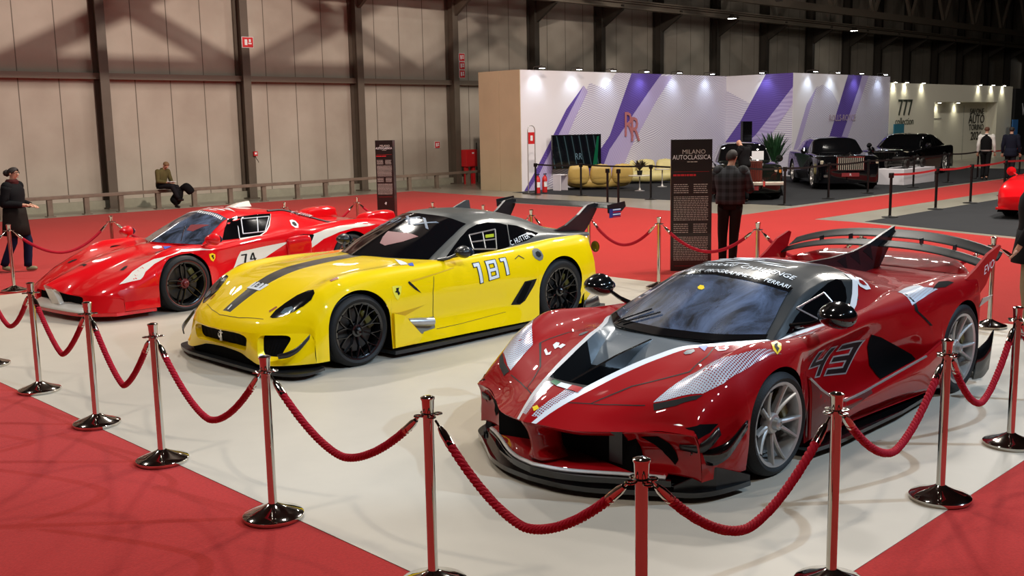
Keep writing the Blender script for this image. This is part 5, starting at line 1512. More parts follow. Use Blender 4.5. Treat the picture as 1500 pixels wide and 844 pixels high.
# chequered header band and roof graphics
for r_ in range(2):
    mb = MB()
    n = 26
    for i in range(-n, n):
        if (i + r_) % 2: continue
        q = []
        for du, dx in ((0, 0), (1, 0), (1, 1), (0, 1)):
            u = (i + du) / n * 1.8; X = -.90 + .032 * (r_ + dx)
            p = CX.raw(X, abs(u)) + V((0, 0, .009)) + V((.004, 0, 0))
            if u < 0: p.y = -p.y
            q.append(p)
        mb.add(q, [(0, 1, 2, 3)])
    mb.build('header_chequer_row', M_whitesticker, xc_, smooth=False)
random.seed(11)
for k in range(9):
    X = -1.02 - .05 * k + random.uniform(-.02, .02); c = random.uniform(-.9, .9); w_ = random.uniform(.25, .8)
    P = []
    for i in range(9):
        a = 2 * pi * i / 9; r = random.uniform(.5, 1)
        u = max(-1.6, min(1.6, c + w_ * r * cos(a))); x = X + .024 * r * sin(a)
        q = CX.raw(x, abs(u)) + V((0, 0, .004))
        if u < 0: q.y = -q.y
        P.append(q)
    obj('roof_graphic', P + [sum(P, V()) / 9 + V((0, 0, .003))], [(i, (i + 1) % 9, 9) for i in range(9)], M_whitesticker, xc_, False)
text_decal('driver_name', 'R. CARRERA', .06, (V((-2.15, .62, .99)), V((-.95, 0, -.28)).normalized(), V((-.25, -.35, 1)).normalized(), V((0, -1, 0))), M_whitesticker, xc_, CXB, .006)
mb = MB()
for a_, b_ in (((-.30, .45, .80), (-.62, .10, .96)),):
    mb.tube([V(a_), V(((a_[0] + b_[0]) / 2, (a_[1] + b_[1]) / 2, (a_[2] + b_[2]) / 2 + .03)), V(b_)], .006, 6)
mb.build('windscreen_wiper', M_gloss, xc_)
# ------------------------------------------------------------------ the hall. Local frame: s along the long wall, n towards that wall
HA = R_(44.5)
DS = V((cos(HA), sin(HA), 0)); DN = V((-sin(HA), cos(HA), 0)); HO = V((-6.6, 32.1, 0))
def H(s, n, z=0.0):
    return HO + DS * s + DN * n + V((0, 0, z))
HM = Matrix.Translation(HO) @ Matrix.Rotation(HA, 4, 'Z')
def hbuild(mb, name, m, parent=None, smooth=False):
    """a mesh written in hall coordinates; its origin goes to the hall corner"""
    o = mb.build(name, m, parent, smooth=smooth)
    if parent is None: o.matrix_world = HM
    return o
def hthing(name, label, cat, s, n, z=0, rz=0, group=None):
    return thing(name, label, cat, H(s, n, z), HA + rz, group)

# ground point seen at a measured direction from the surveyor's station
def gw(px, py, z=0):
    d = FW + RT * ((px - 750) / F_PX) - UP * ((py - 422) / F_PX); k = (z - CAM_H) / d.z
    return V((0, 0, CAM_H)) + d * k
# --- floors
def floor_mat(name, c, rough, bumpy=0.0, smudge=.12, scale=.6, fine=0, spec=.5):
    m, nt, b = _new(name)
    tc = nt.nodes.new('ShaderNodeTexCoord')
    n1 = nt.nodes.new('ShaderNodeTexNoise'); n1.inputs['Scale'].default_value = scale; n1.inputs['Detail'].default_value = 6; n1.inputs['Roughness'].default_value = .6
    nt.links.new(tc.outputs['Object'], n1.inputs['Vector'])
    rp = nt.nodes.new('ShaderNodeValToRGB'); rp.color_ramp.elements[0].position = .35; rp.color_ramp.elements[1].position = .65
    k = 1 - smudge
    rp.color_ramp.elements[0].color = (c[0] * k, c[1] * k, c[2] * k, 1); rp.color_ramp.elements[1].color = c
    nt.links.new(n1.outputs['Fac'], rp.inputs['Fac'])
    out = rp.outputs['Color']
    if fine:
        n2 = nt.nodes.new('ShaderNodeTexNoise'); n2.inputs['Scale'].default_value = fine; n2.inputs['Detail'].default_value = 2
        nt.links.new(tc.outputs['Object'], n2.inputs['Vector'])
        mx = nt.nodes.new('ShaderNodeMixRGB'); mx.blend_type = 'OVERLAY'; mx.inputs[0].default_value = .25
        nt.links.new(out, mx.inputs[1]); nt.links.new(n2.outputs['Fac'], mx.inputs[2]); out = mx.outputs[0]
    nt.links.new(out, b.inputs['Base Color'])
    b.inputs['Roughness'].default_value = rough
    b.inputs['Specular IOR Level'].default_value = spec
    if name == 'red_carpet':
        b.inputs['Sheen Weight'].default_value = .22; b.inputs['Sheen Roughness'].default_value = .45; b.inputs['Sheen Tint'].default_value = (1, .62, .56, 1)
    if bumpy:
        n3 = nt.nodes.new('ShaderNodeTexNoise'); n3.inputs['Scale'].default_value = 140
        nt.links.new(tc.outputs['Object'], n3.inputs['Vector'])
        bp = nt.nodes.new('ShaderNodeBump'); bp.inputs['Strength'].default_value = bumpy; bp.inputs['Distance'].default_value = .004
        nt.links.new(n3.outputs['Fac'], bp.inputs['Height']); nt.links.new(bp.outputs[0], b.inputs['Normal'])
    return m
M_conc = floor_mat('polished_concrete', rgb(150, 146, 132), .28, smudge=.25, scale=.5)
M_redc = floor_mat('red_carpet', rgb(172, 40, 38), .95, bumpy=.5, smudge=.07, scale=.8, fine=60, spec=.1)
M_whitef = floor_mat('white_display_floor', rgb(190, 180, 164), .45, smudge=.10, scale=.9, spec=.35)
M_blackf = floor_mat('charcoal_carpet', rgb(50, 51, 53), .9, bumpy=.4, smudge=.1, scale=1, spec=.1)
def slab(name, poly, z0, z1, m):
    mb = MB(); mb.prism(poly, z1, None, z0)
    return struct(hbuild(mb, name, m))
slab('floor', [(-60, -70), (90, -70), (90, 1.6), (-60, 1.6)], -.2, 0, M_conc)
slab('floor_red_carpet', [(-40, -55), (-1.2, -55), (1.24, -20.82), (2.5, -17.1), (2.55, -16.2), (40, -16.35), (40, -13.9), (2.6, -14.35), (2.65, -12.0), (3.6, -8.0), (4.05, -2.2), (4.2, -.5), (-40, -.05)], 0, .003, M_redc)
slab('floor_white_display', [(-14.8, -25.3), (-6.65, -25.3), (-6.65, -12.8), (-14.8, -12.8)], .003, .006, M_whitef)
slab('floor_charcoal_stand', [(5.4, -14.0), (26, -14.0), (26, -4.0), (5.4, -4.0)], 0, .004, M_blackf)
slab('floor_charcoal_right', [(2.7, -17.3), (45, -17.3), (45, -45), (0.4, -45), (1.5, -20.9)], 0, .004, M_blackf)

# --- the long wall: sheet panels with seams, columns, a rail and a kerb
def wall_mat():
    m, nt, b = _new('ribbed_wall_panels')
    tc = nt.nodes.new('ShaderNodeTexCoord')
    sep = nt.nodes.new('ShaderNodeSeparateXYZ'); nt.links.new(tc.outputs['Object'], sep.inputs[0])
    def op(o, a, b_=None, c=None):
        n = nt.nodes.new('ShaderNodeMath'); n.operation = o
        for i, q in enumerate((a, b_, c)):
            if q is None: continue
            if isinstance(q, (int, float)): n.inputs[i].default_value = q
            else: nt.links.new(q, n.inputs[i])
        return n.outputs[0]
    f = op('FRACT', op('MULTIPLY', op('ADD', sep.outputs[0], 5.3), 1 / 1.08))
    d = op('ABSOLUTE', op('SUBTRACT', f, .5))
    seam = op('GREATER_THAN', d, .487)
    n1 = nt.nodes.new('ShaderNodeTexNoise'); n1.inputs['Scale'].default_value = .7; n1.inputs['Detail'].default_value = 5
    nt.links.new(tc.outputs['Object'], n1.inputs['Vector'])
    rp = nt.nodes.new('ShaderNodeValToRGB')
    rp.color_ramp.elements[0].position = .3; rp.color_ramp.elements[1].position = .7
    rp.color_ramp.elements[0].color = rgb(158, 148, 134); rp.color_ramp.elements[1].color = rgb(178, 170, 156)
    nt.links.new(n1.outputs['Fac'], rp.inputs['Fac'])
    mx = nt.nodes.new('ShaderNodeMixRGB'); nt.links.new(seam, mx.inputs[0]); nt.links.new(rp.outputs[0], mx.inputs[1]); mx.inputs[2].default_value = rgb(96, 88, 76)
    nt.links.new(mx.outputs[0], b.inputs['Base Color'])
    b.inputs['Roughness'].default_value = .6
    bp = nt.nodes.new('ShaderNodeBump'); bp.inputs['Strength'].default_value = .4; bp.inputs['Distance'].default_value = .02; bp.invert = True
    nt.links.new(seam, bp.inputs['Height']); nt.links.new(bp.outputs[0], b.inputs['Normal'])
    return m
M_wall = wall_mat()
M_steel = mat('brown_grey_steel', rgb(92, 82, 70), .55, noise=.15, nscale=2)
M_girt = mat('grey_steel_rail', rgb(128, 118, 104), .5)
M_darksteel = mat('dark_steel', rgb(58, 52, 44), .6)
mb = MB(); mb.box((15, 1.75, 7), (150, .3, 14)); struct(hbuild(mb, 'wall_back', M_wall))
mb = MB(); mb.box((15, 1.52, .12), (150, .16, .24)); struct(hbuild(mb, 'baseboard_back', mat('concrete_kerb', rgb(150, 148, 130), .8, noise=.1)))
mb = MB(); mb.box((15, 1.45, 3.70), (150, .12, .17)); struct(hbuild(mb, 'trim_1', M_girt))
mb = MB(); mb.box((90, -30, 7), (.3, 80, 14)); struct(hbuild(mb, 'wall_far', mat('far_wall', rgb(60, 56, 50), .8)))
mb = MB(); mb.box((15, -30, 14.2), (150, 90, .3)); struct(hbuild(mb, 'ceiling', mat('dark_roof', rgb(40, 38, 36), .9)))
mb = MB(); mb.box((15, -72, 7), (150, .3, 14)); struct(hbuild(mb, 'wall_front', mat('front_wall', rgb(70, 66, 60), .8)))
mb = MB(); mb.box((-60, -35, 7), (.3, 75, 14)); struct(hbuild(mb, 'wall_left', mat('left_wall', rgb(90, 84, 76), .8)))
cs = [-9.7, -5.3, -.85, 3.45, 7.75, 12.0, 16.0, 20.0, 24.4, 28.7, 33.2, 37.2, 41.0, 44.8, 48.8, 52.7, 57.0, 61, 65]
def column(s):
    mb = MB()
    mb.box((s, 1.15, 7), (.26, .03, 14)); mb.box((s, 1.55, 7), (.26, .03, 14)); mb.box((s, 1.35, 7), (.03, .40, 14))
    mb.box((s, 1.35, .02), (.36, .55, .04))
    mb.prism([(1.15, 6.9), (.1, 6.9), (.1, 6.7), (1.15, 6.05)], .06, Matrix.Translation((s + .03, 0, 0)) @ Matrix(((0, 0, 1, 0), (1, 0, 0, 0), (0, 1, 0, 0), (0, 0, 0, 1))), -.06)
    return mb
for i, s in enumerate(cs):
    o = hbuild(column(s), 'steel_column', M_steel if s < 10 else M_darksteel)
    tag(o, None, 'column', 'steel columns along the back wall')
    if i == 0: o['label'] = 'brown steel wall column just outside the left edge'
    elif s < -4: o['label'] = 'brown steel column on the wall between the walking woman and the seated man'
    elif s < 0: o['label'] = 'brown steel wall column right of the seated man with a small red box low on it'
    elif s < 4: o['label'] = 'brown steel wall column directly left of the small black information totem'
    elif s < 8: o['label'] = 'brown steel wall column with stacked fire signs above the red hose cabinet'
    else: o['label'] = 'dark steel wall column rising behind the exhibition stands'
# crane rail and truss
mb = MB(); mb.box((30, .2, 7.0), (90, .30, .06)); mb.box((30, .2, 6.78), (90, .30, .05)); mb.box((30, .2, 6.89), (90, .05, .2))
for y in (-.02, .10, .32): mb.box((30, y, 7.06), (90, .05, .05))
o = hbuild(mb, 'crane_rail', M_girt); tag(o, 'long grey steel crane rail running high along the back wall', 'rail')
tr = thing('roof_truss', 'high brown lattice truss with V struts above the crane rail', 'truss', tuple(HO), HA)
mb = MB(); mb.box((40, -.8, 7.55), (80, .25, .34)); mb.build('lower_chord', M_girt, tr, smooth=False)
mb = MB(); mb.box((40, -.8, 10.2), (80, .25, .34)); mb.build('upper_chord', M_girt, tr, smooth=False)
for k in range(14):
    s = 5 + 4.45 * k + 4.3
    for q in (-1, 1):
        mb = MB(); mb.bar((s, -.8, 7.6), (s + q * 1.5, -.8, 10.2), .16, .16, up=(0, 1, 0)); mb.build('web_strut', M_girt, tr, smooth=False)
# bay lamps under the rail
M_lamp = mat('lamp_glow', (1, 1, 1, 1), .5, emit=(1, .96, .88, 1), estr=30)
def bay_lamp(s, n, z, label, power=60, r=.22):
    t = hthing('bay_lamp', label, 'lamp', s, n, z, group='bay lamps under the crane rail')
    mb = MB(); mb.lathe([(.05, .18), (.10, .12), (r, .0), (r + .01, -.02), (r - .01, -.02)], 20); mb.build('lamp_housing', M_darksteel, t)
    mb = MB(); mb.lathe([(.0, -.012), (r - .02, -.012)], 20); mb.build('lamp_lens', M_lamp, t)
bay_lamp(23.3, -.3, 6.72, 'small glowing bay lamp under the rail, nearest of the three')
bay_lamp(34.8, -.3, 6.72, 'small glowing bay lamp under the rail above the middle of the stands')
bay_lamp(66.0, -.3, 6.72, 'small glowing bay lamp under the rail at the far right edge')

# --- low guard rail along the wall
gr = thing('guard_rail', 'low brown steel guard rail on short posts along the back wall', 'railing', tuple(H(0, 0)), HA)
M_rail = mat('worn_guard_rail', rgb(122, 108, 94), .5, noise=.25, nscale=5)
mb = MB(); mb.box((-6.0, 0, .49), (27.6, .14, .09), bev=.01); mb.build('top_rail', M_rail, gr, smooth=False)
for s in [-13.2, -11.6, -10.2, -8.7, -7.52, -6.56, -5.62, -4.55, -3.46, -2.31, -1.19, 0, 1.04, 2.07, 3.35, 4.45, 5.67, 7.15]:
    mb = MB(); mb.box((s, 0, .225), (.13, .10, .45)); mb.box((s, 0, .01), (.22, .2, .02)); mb.build('post', M_rail, gr, smooth=False)

# --- signs and fire gear
M_sign = mat('fire_sign_red', rgb(196, 30, 34), .5)
def panel(s, n, z, w, h, m, d=.012):
    mb = MB(); mb.box((s, n, z), (w, d, h)); return mb
def fire_sign(s, n, z, w, h, label, rows=1):
    t = hthing('fire_sign', label, 'sign', s, n, z)
    for r in range(rows):
        zz = (rows - 1) * h / 2 - r * h
        mb = MB(); mb.box((0, 0, zz), (w, .02, h * .96)); mb.build('sign_plate', M_whitesticker, t, smooth=False)
        mb = MB(); mb.box((0, -.012, zz), (w * .92, .008, h * .88)); p = mb.build('sign_face', M_sign, t, smooth=False)
        mb = MB(); mb.box((-w * .16, -.018, zz), (w * .22, .005, h * .5)); mb.box((w * .18, -.018, zz - h * .1), (w * .28, .005, h * .12)); mb.box((w * .18, -.018, zz + h * .15), (w * .16, .005, h * .25)); mb.build('pictogram', M_whitesticker, p, smooth=False)
fire_sign(-.78, 1.12, 4.78, .40, .34, 'red fire sign mounted high on the column right of the seated man')
fire_sign(8.0, 1.12, 4.3, .28, .30, 'stack of red fire signs on the column above the hose cabinet', 3)
fire_sign(7.1, 1.58, 1.46, .24, .26, 'small red notice on the wall left of the hose cabinet')
t = hthing('call_point', 'small red alarm box with dangling cable low on the column', 'alarm box', -.74, 1.10, 1.40)
mb = MB(); mb.box((0, 0, 0), (.13, .06, .14)); mb.build('housing', M_sign, t, smooth=False)
mb = MB(); mb.box((0, -.033, .01), (.07, .006, .06)); mb.build('call_point_window', M_whitesticker, t, smooth=False)
mb = MB(); mb.tube([(0, 0, -.07), (.03, 0, -.16), (.08, 0, -.22), (.10, 0, -.28)], .008, 6); mb.build('cable', M_black, t)
t = hthing('hose_cabinet', 'red fire hose cabinet standing on two legs by the wall column', 'fire cabinet', 8.1, .95, 0)
mb = MB(); mb.box((0, 0, .95), (.55, .28, .62), bev=.01); mb.build('cabinet_body', M_sign, t, smooth=False)
mb = MB(); mb.box((.02, -.145, .95), (.48, .01, .55)); d_ = mb.build('cabinet_door', M_sign, t, smooth=False)
mb = MB(); mb.box((.05, -.152, 1.13), (.10, .006, .05)); mb.build('door_label', M_whitesticker, d_, smooth=False)
for q in (-1, 1):
    mb = MB(); mb.box((q * .17, 0, .32), (.12, .12, .64)); mb.build('leg', M_sign, t, smooth=False)
mb = MB(); mb.tube([(.33, -.05, .05), (.33, -.05, 1.5)], .018, 8); mb.build('side_pole', M_black, t)

# --- the stand with violet artwork
def line_mat(name, c0, c1, scale, dist, ang, thr=.5, waves=0.0):
    m, nt, b = _new(name)
    tc = nt.nodes.new('ShaderNodeTexCoord')
    mp = nt.nodes.new('ShaderNodeMapping'); mp.inputs['Rotation'].default_value = (0, ang, 0)
    nt.links.new(tc.outputs['Object'], mp.inputs['Vector'])
    wv = nt.nodes.new('ShaderNodeTexWave'); wv.wave_type = 'BANDS'; wv.bands_direction = 'Z'
    wv.inputs['Scale'].default_value = scale; wv.inputs['Distortion'].default_value = dist; wv.inputs['Detail'].default_value = 0; wv.inputs['Detail Scale'].default_value = waves
    nt.links.new(mp.outputs[0], wv.inputs['Vector'])
    rp = nt.nodes.new('ShaderNodeValToRGB'); rp.color_ramp.elements[0].position = thr - .15; rp.color_ramp.elements[1].position = thr + .15
    rp.color_ramp.elements[0].color = c0; rp.color_ramp.elements[1].color = c1
    nt.links.new(wv.outputs['Fac'], rp.inputs['Fac']); nt.links.new(rp.outputs[0], b.inputs['Base Color'])
    b.inputs['Roughness'].default_value = .55
    return m
M_panel = mat('stand_white_panel', rgb(226, 222, 226), .55)
M_lines = line_mat('fine_contour_lines', rgb(164, 156, 184), rgb(222, 219, 227), 5.2, 12.0, R_(18), .40, .22)
M_viol = line_mat('deep_violet_print', rgb(84, 62, 142), rgb(98, 76, 158), 4.4, 6.0, R_(-20), .5, .5)
M_lilac = line_mat('pale_violet_print', rgb(168, 154, 200), rgb(186, 174, 212), 4.0, 5.0, R_(60), .5, .4)
M_ply = mat('plywood_side', rgb(196, 178, 146), .6, noise=.08, nscale=1.2)
st = thing('exhibition_stand', 'tall exhibition stand with violet diagonal bands and fine contour lines on white walls', 'exhibition stand', tuple(HO), HA)
mb = MB(); mb.box((11.63, -3.05, 1.93), (11.54, 1.9, 3.86)); mb.build('stand_wall', M_panel, st, smooth=False)
mb = MB(); mb.box((21.35, -4.55, 1.93), (7.9, 4.8, 3.86)); mb.build('stand_wall', M_panel, st, smooth=False)
for k, (a, b_) in enumerate(((-3.03, -2.08), (-4.0, -3.05))):
    mb = MB(); mb.box((5.85, (a + b_) / 2, 1.93), (.03, b_ - a, 3.87)); mb.build('side_board', M_ply, st, smooth=False)
def art(name, poly, plane, m, off):
    """poly in (s,z) on the front walls, or (n,z) on the return wall"""
    if plane == 'A': P = [(s, -4.0 - off, z) for s, z in poly]
    elif plane == 'C': P = [(s, -6.95 - off, z) for s, z in poly]
    else: P = [(17.4 - off, n, z) for n, z in poly]
    obj(name, P, [tuple(range(len(P)))], m, st, False)
art('line_print', [(9.2, 3.5), (8.52, 2.6), (7.15, .5), (6.97, .05), (17.38, .05), (17.38, 3.86), (13.4, 3.86), (10.6, 3.86), (10.0, 3.3)], 'A', M_lines, .006)
art('violet_band', [(8.88, 3.4), (8.01, 2.62), (6.4, .54), (5.95, .02), (6.97, .02), (7.3, .6), (8.5, 2.4), (9.1, 3.2)], 'A', M_lilac, .012)
art('violet_band', [(8.88, 3.4), (8.01, 2.62), (6.4, .54), (5.95, .02), (6.15, .02), (6.7, .60), (8.2, 2.55)], 'A', M_viol, .016)
art('violet_band', [(11.45, 3.86), (13.2, 3.86), (12.41, 3.21), (9.5, .02), (8.4, .02), (10.23, 1.69), (10.68, 2.49)], 'A', M_viol, .012)
art('violet_band', [(13.1, 3.80), (13.84, 3.80), (12.82, 2.84), (11.43, 1.28), (10.6, .02), (9.5, .02), (10.22, 1.22), (12.41, 3.21)], 'A', M_lilac, .014)
art('line_print', [(-4.0, 3.3), (-5.44, 2.6), (-6.94, 3.2), (-6.94, .05), (-4.0, .05)], 'B', M_lines, .006)
art('violet_band', [(-5.77, 3.86), (-6.94, 3.86), (-6.94, 3.35), (-5.4, 1.6), (-4.2, .6), (-4.0, .5), (-4.0, 1.3), (-4.68, 2.12)], 'B', M_viol, .012)
art('violet_band', [(-6.94, 3.35), (-6.94, 2.7), (-5.6, 1.0), (-4.9, .02), (-4.0, .02), (-4.0, .5), (-4.2, .6), (-5.4, 1.6)], 'B', M_lilac, .014)
art('line_print', [(17.45, .05), (17.45, .9), (18.4, 2.7), (19.1, 3.35), (19.6, 3.45), (20.3, 3.2), (21.0, 2.6), (21.6, 3.6), (23.2, 3.86), (25.28, 3.86), (25.28, .05)], 'C', M_lines, .006)
art('violet_band', [(17.45, .9), (18.4, 2.7), (19.1, 3.35), (18.85, 2.9), (18.0, 1.3), (17.45, .2)], 'C', M_lilac, .014)
art('violet_band', [(21.57, 3.86), (22.75, 3.86), (22.52, 3.38), (21.17, 1.36), (20.5, .02), (19.2, .02), (20.18, 1.39)], 'C', M_viol, .012)
art('violet_band', [(22.75, 3.86), (23.32, 3.86), (21.63, 1.27), (20.9, .02), (20.5, .02), (21.17, 1.36), (22.52, 3.38)], 'C', M_lilac, .014)
# letters on the stand
M_rose = mat('rose_gold_letters', rgb(190, 120, 124), .4, metal=.2)
M_pale = mat('pale_rose_letters', rgb(176, 156, 168), .4)
def htext(name, s_, size, s, n, z, m, parent, sx=1.0, extr=.02, plane='A'):
    vs, fs = text2d(s_, size)
    P = [(s + x * sx, n, z + y) for x, y in vs]
    o = obj(name, P, fs, m, parent, False)
    if extr:
        md = o.modifiers.new('t', 'SOLIDIFY'); md.thickness = extr; md.offset = 0
    return o
htext('monogram_letter', 'R', 1.25, 11.25, -4.04, 2.03, M_rose, st, .75)
htext('monogram_letter', 'R', 1.25, 11.6, -4.05, 1.85, M_rose, st, .75)
htext('wall_lettering', 'ROLLS-ROYCE', .36, 21.2, -6.98, 2.15, M_pale, st, .95, .006)

# arm spotlights on top of the stands, each with its own light
M_spotglow = mat('spot_glow', (1, 1, 1, 1), .5, emit=(.80, .90, 1, 1), estr=40)
M_spotwarm = mat('spot_glow_warm', (1, 1, 1, 1), .5, emit=(1, .97, .80, 1), estr=30)
def arm_spot(s, n, z, label, cool=True, power=26, rz=0, grp='arm spotlights on the violet stand', back=.0, arm=.35):
    t = hthing('arm_spotlight', label, 'spotlight', s, n, z, rz=rz, group=grp)
    mb = MB(); mb.tube([(0, .05, 0), (0, .02, .10), (0, -arm, .12)], .012, 6); mb.build('arm', M_darksteel, t)
    mb = MB(); mb.box((0, -arm, .07), (.22, .12, .06), bev=.01); hd = mb.build('lamp_head', M_darksteel, t, smooth=False)
    mb = MB(); mb.box((0, -arm + .01, .036), (.17, .08, .006)); mb.build('lamp_lens', M_spotglow if cool else M_spotwarm, hd, smooth=False)
    l = bpy.data.lights.new('spotlight_beam', 'SPOT'); l.energy = power; l.color = (.68, .84, 1) if cool else (1, .95, .72)
    l.spot_size = R_(100); l.spot_blend = .9; l.shadow_soft_size = .05
    lo = bpy.data.objects.new('spotlight_beam', l); COL.objects.link(lo); lo.parent = t
    lo.location = (0, -arm, .0); lo.rotation_euler = (R_(18), 0, 0)
for s, where in ((6.51, 'at the left corner of the violet stand'), (8.3, 'second from the violet stand corner'), (10.06, 'above the first pale contour panel'), (11.9, 'above the deep violet band beside the monogram'), (13.84, 'right of the monogram band'), (15.92, 'last before the inner corner of the stand')):
    arm_spot(s, -4.0, 3.86, 'small arm spotlight on top of the wall, ' + where)
arm_spot(17.4, -5.8, 3.86, 'small arm spotlight on the short return wall of the stand', rz=-pi / 2)
for s, where in ((18.41, 'above the left end of the front violet wall'), (20.13, 'above the contour hill of the front wall'), (22.08, 'above the right violet band'), (24.16, 'at the right end of the violet stand')):
    arm_spot(s, -6.95, 3.86, 'small arm spotlight ' + where)

# --- the cream stand
M_cream = mat('cream_stand_wall', rgb(226, 222, 204), .6)
w7 = thing('exhibition_stand', 'cream white exhibition stand with a large three-digit logo and a recessed room', 'exhibition stand', tuple(HO), HA)
mb = MB()
mb.box((27.6, -6.45, 1.8), (4.5, 1.0, 3.6)); mb.box((38.3, -6.45, 1.8), (2.0, 1.0, 3.6)); mb.box((33.6, -6.45, 3.2), (7.5, 1.0, .8)); mb.build('stand_wall', M_cream, w7, smooth=False)
mb = MB(); mb.box((33.6, -6.4, 1.8), (7.5, .1, 3.6)); mb.build('recess_wall', M_cream, w7, smooth=False)
mb = MB(); mb.box((30.9, -6.46, 2.05), (1.8, .02, .03)); mb.box((34.4, -6.46, 1.3), (.03, .02, 2.7)); mb.build('wall_seam', mat('seam_grey', rgb(150, 150, 140), .6), w7, smooth=False)
M_dgreen = mat('dark_logo_print', rgb(70, 76, 66), .5)
for k in (-.02, .02): htext('wall_number', '777', 1.0, 26.8 + k, -6.97, 2.52, M_dgreen, w7, .95, .01)
htext('wall_lettering', 'collection', .44, 26.8, -6.97, 1.95, M_dgreen, w7, 1.05, .01)
for k, (tx, z, sz) in enumerate((('SALONE', 2.33, .42), ('AUTO', 1.95, .62), ('TORINO', 1.55, .42), ('2026', 1.12, .58))):
    htext('poster_lettering', tx, sz, 36.0, -6.48, z, M_black, w7, 1.15, .01)
for s in (25.6, 26.68, 28.39, 34.76, 36.4, 37.84):
    arm_spot(s, -6.95, 3.58, 'small warm spotlight on the cream stand above the %s' % {25.6: 'left edge', 26.68: 'three-digit logo', 28.39: 'blank panel right of the logo', 34.76: 'left part of the motor show lettering', 36.4: 'motor show lettering', 37.84: 'right edge'}[s], cool=False, power=30, grp='warm spotlights on the cream stand', arm=.12)
for s in (31.11, 33.23):
    arm_spot(s, -6.5, 2.72, 'small warm spotlight inside the recess of the cream stand, %s' % ('left one' if s < 32 else 'right one'), cool=False, power=22, grp='warm spotlights in the recess', arm=.15)
# dark stand beyond
dk = thing('exhibition_stand', 'dark exhibition stand with white lettering at the far right edge', 'exhibition stand', tuple(HO), HA)
mb = MB(); mb.box((42.8, -6.4, 1.75), (6.4, 1.2, 3.5)); mb.build('stand_wall', mat('black_stand_wall', rgb(28, 28, 28), .6), dk, smooth=False)
htext('wall_lettering', 'W', .9, 40.9, -7.03, 2.4, M_whitesticker, dk, .8, .01)
# pop-up posters beside the stand
for (s, n, w_, z0, z1, c1, c2, lab) in ((25.55, -7.1, .95, .2, 1.85, rgb(50, 120, 140), rgb(120, 110, 120), 'narrow teal poster panel with a mountain picture beside the cream stand'), (38.9, -7.1, .75, .2, 1.9, rgb(60, 120, 190), rgb(150, 180, 200), 'narrow blue poster panel at the right end of the cream stand')):
    t = hthing('poster_panel', lab, 'poster', s, n - .2, 0)
    mb = MB(); mb.box((0, 0, (z0 + z1) / 2), (w_, .04, z1 - z0)); mb.build('board', mat('poster_' + lab[7:11].strip(), c1, .5), t, smooth=False)
    mb = MB(); mb.add([(-w_ / 2, -.023, z0), (w_ / 2, -.023, z0), (w_ / 2, -.023, z0 + .7), (w_ * .1, -.023, z0 + .85), (-w_ / 2, -.023, z0 + .5)], [(0, 1, 2, 3, 4)]); mb.build('poster_picture', mat('pic_' + lab[7:11].strip(), c2, .5), t, smooth=False)
    mb = MB(); mb.box((0, 0, .1), (w_ * .9, .3, .02)); mb.box((0, 0, .1), (.05, .05, .2)); mb.build('foot', M_darksteel, t, smooth=False)

# second roof truss over the left bays (it throws its lattice shadow on the wall)
tr2 = thing('roof_truss', 'lattice roof truss above the frame that throws the crossed shadows on the left wall', 'truss', tuple(HO), HA)
for z_ in (6.9, 9.1):
    mb = MB(); mb.box((-2, -5.0, z_), (40, .3, .35)); mb.build('chord', M_darksteel, tr2, smooth=False)
for k in range(9):
    s_ = -20 + 4.4 * k
    mb = MB(); mb.bar((s_, -5, 6.9), (s_ + 4.4, -5, 9.1), .3, .3, up=(0, 1, 0)); mb.bar((s_ + 4.4, -5, 6.9), (s_, -5, 9.1), .3, .3, up=(0, 1, 0)); mb.build('lattice_brace', M_darksteel, tr2, smooth=False)
# ------------------------------------------------------------------ rope barrier
M_steelp = mat('polished_steel', rgb(205, 200, 192), .07, metal=1.0)
M_rope = mat('red_twisted_rope', rgb(172, 12, 38), .75, spec=.2, bump=.5, bscale=220)
def stanchion(loc, label, grp='chrome rope stanchions around the display floor'):
    t = thing('rope_stanchion', label, 'barrier post', (loc[0], loc[1], .006), 0, grp)
    mb = MB(); mb.lathe([(.0, 0), (.165, 0), (.170, .006), (.170, .022), (.163, .028), (.12, .042), (.07, .062), (.038, .078), (.027, .085)], 40); mb.build('base', M_steelp, t)
    mb = MB(); mb.lathe([(.0245, .08), (.0245, .85)], 24); mb.build('pole', M_steelp, t)
    mb = MB(); mb.lathe([(.0245, .845), (.026, .85), (.030, .915), (.034, .922), (.034, .928), (.02, .935), (.0, .937)], 24); mb.build('finial', M_steelp, t)
    mb = MB()
    mb.lathe([(.026, .835), (.034, .838), (.034, .852), (.026, .855)], 24)
    for k in range(4):
        a = k * pi / 2 + .4
        mb.tube([(.032 * cos(a) + .022 * cos(q) * cos(a), .032 * sin(a) + .022 * cos(q) * sin(a), .845 + .004 * sin(q)) if False else ((.048 + .018 * cos(q)) * cos(a) - .018 * sin(q) * sin(a), (.048 + .018 * cos(q)) * sin(a) + .018 * sin(q) * cos(a), .845) for q in [2 * pi * j / 10 for j in range(11)]], .0045, 6, cap=False)
    mb.build('ring_collar', M_steelp, t)
    return t
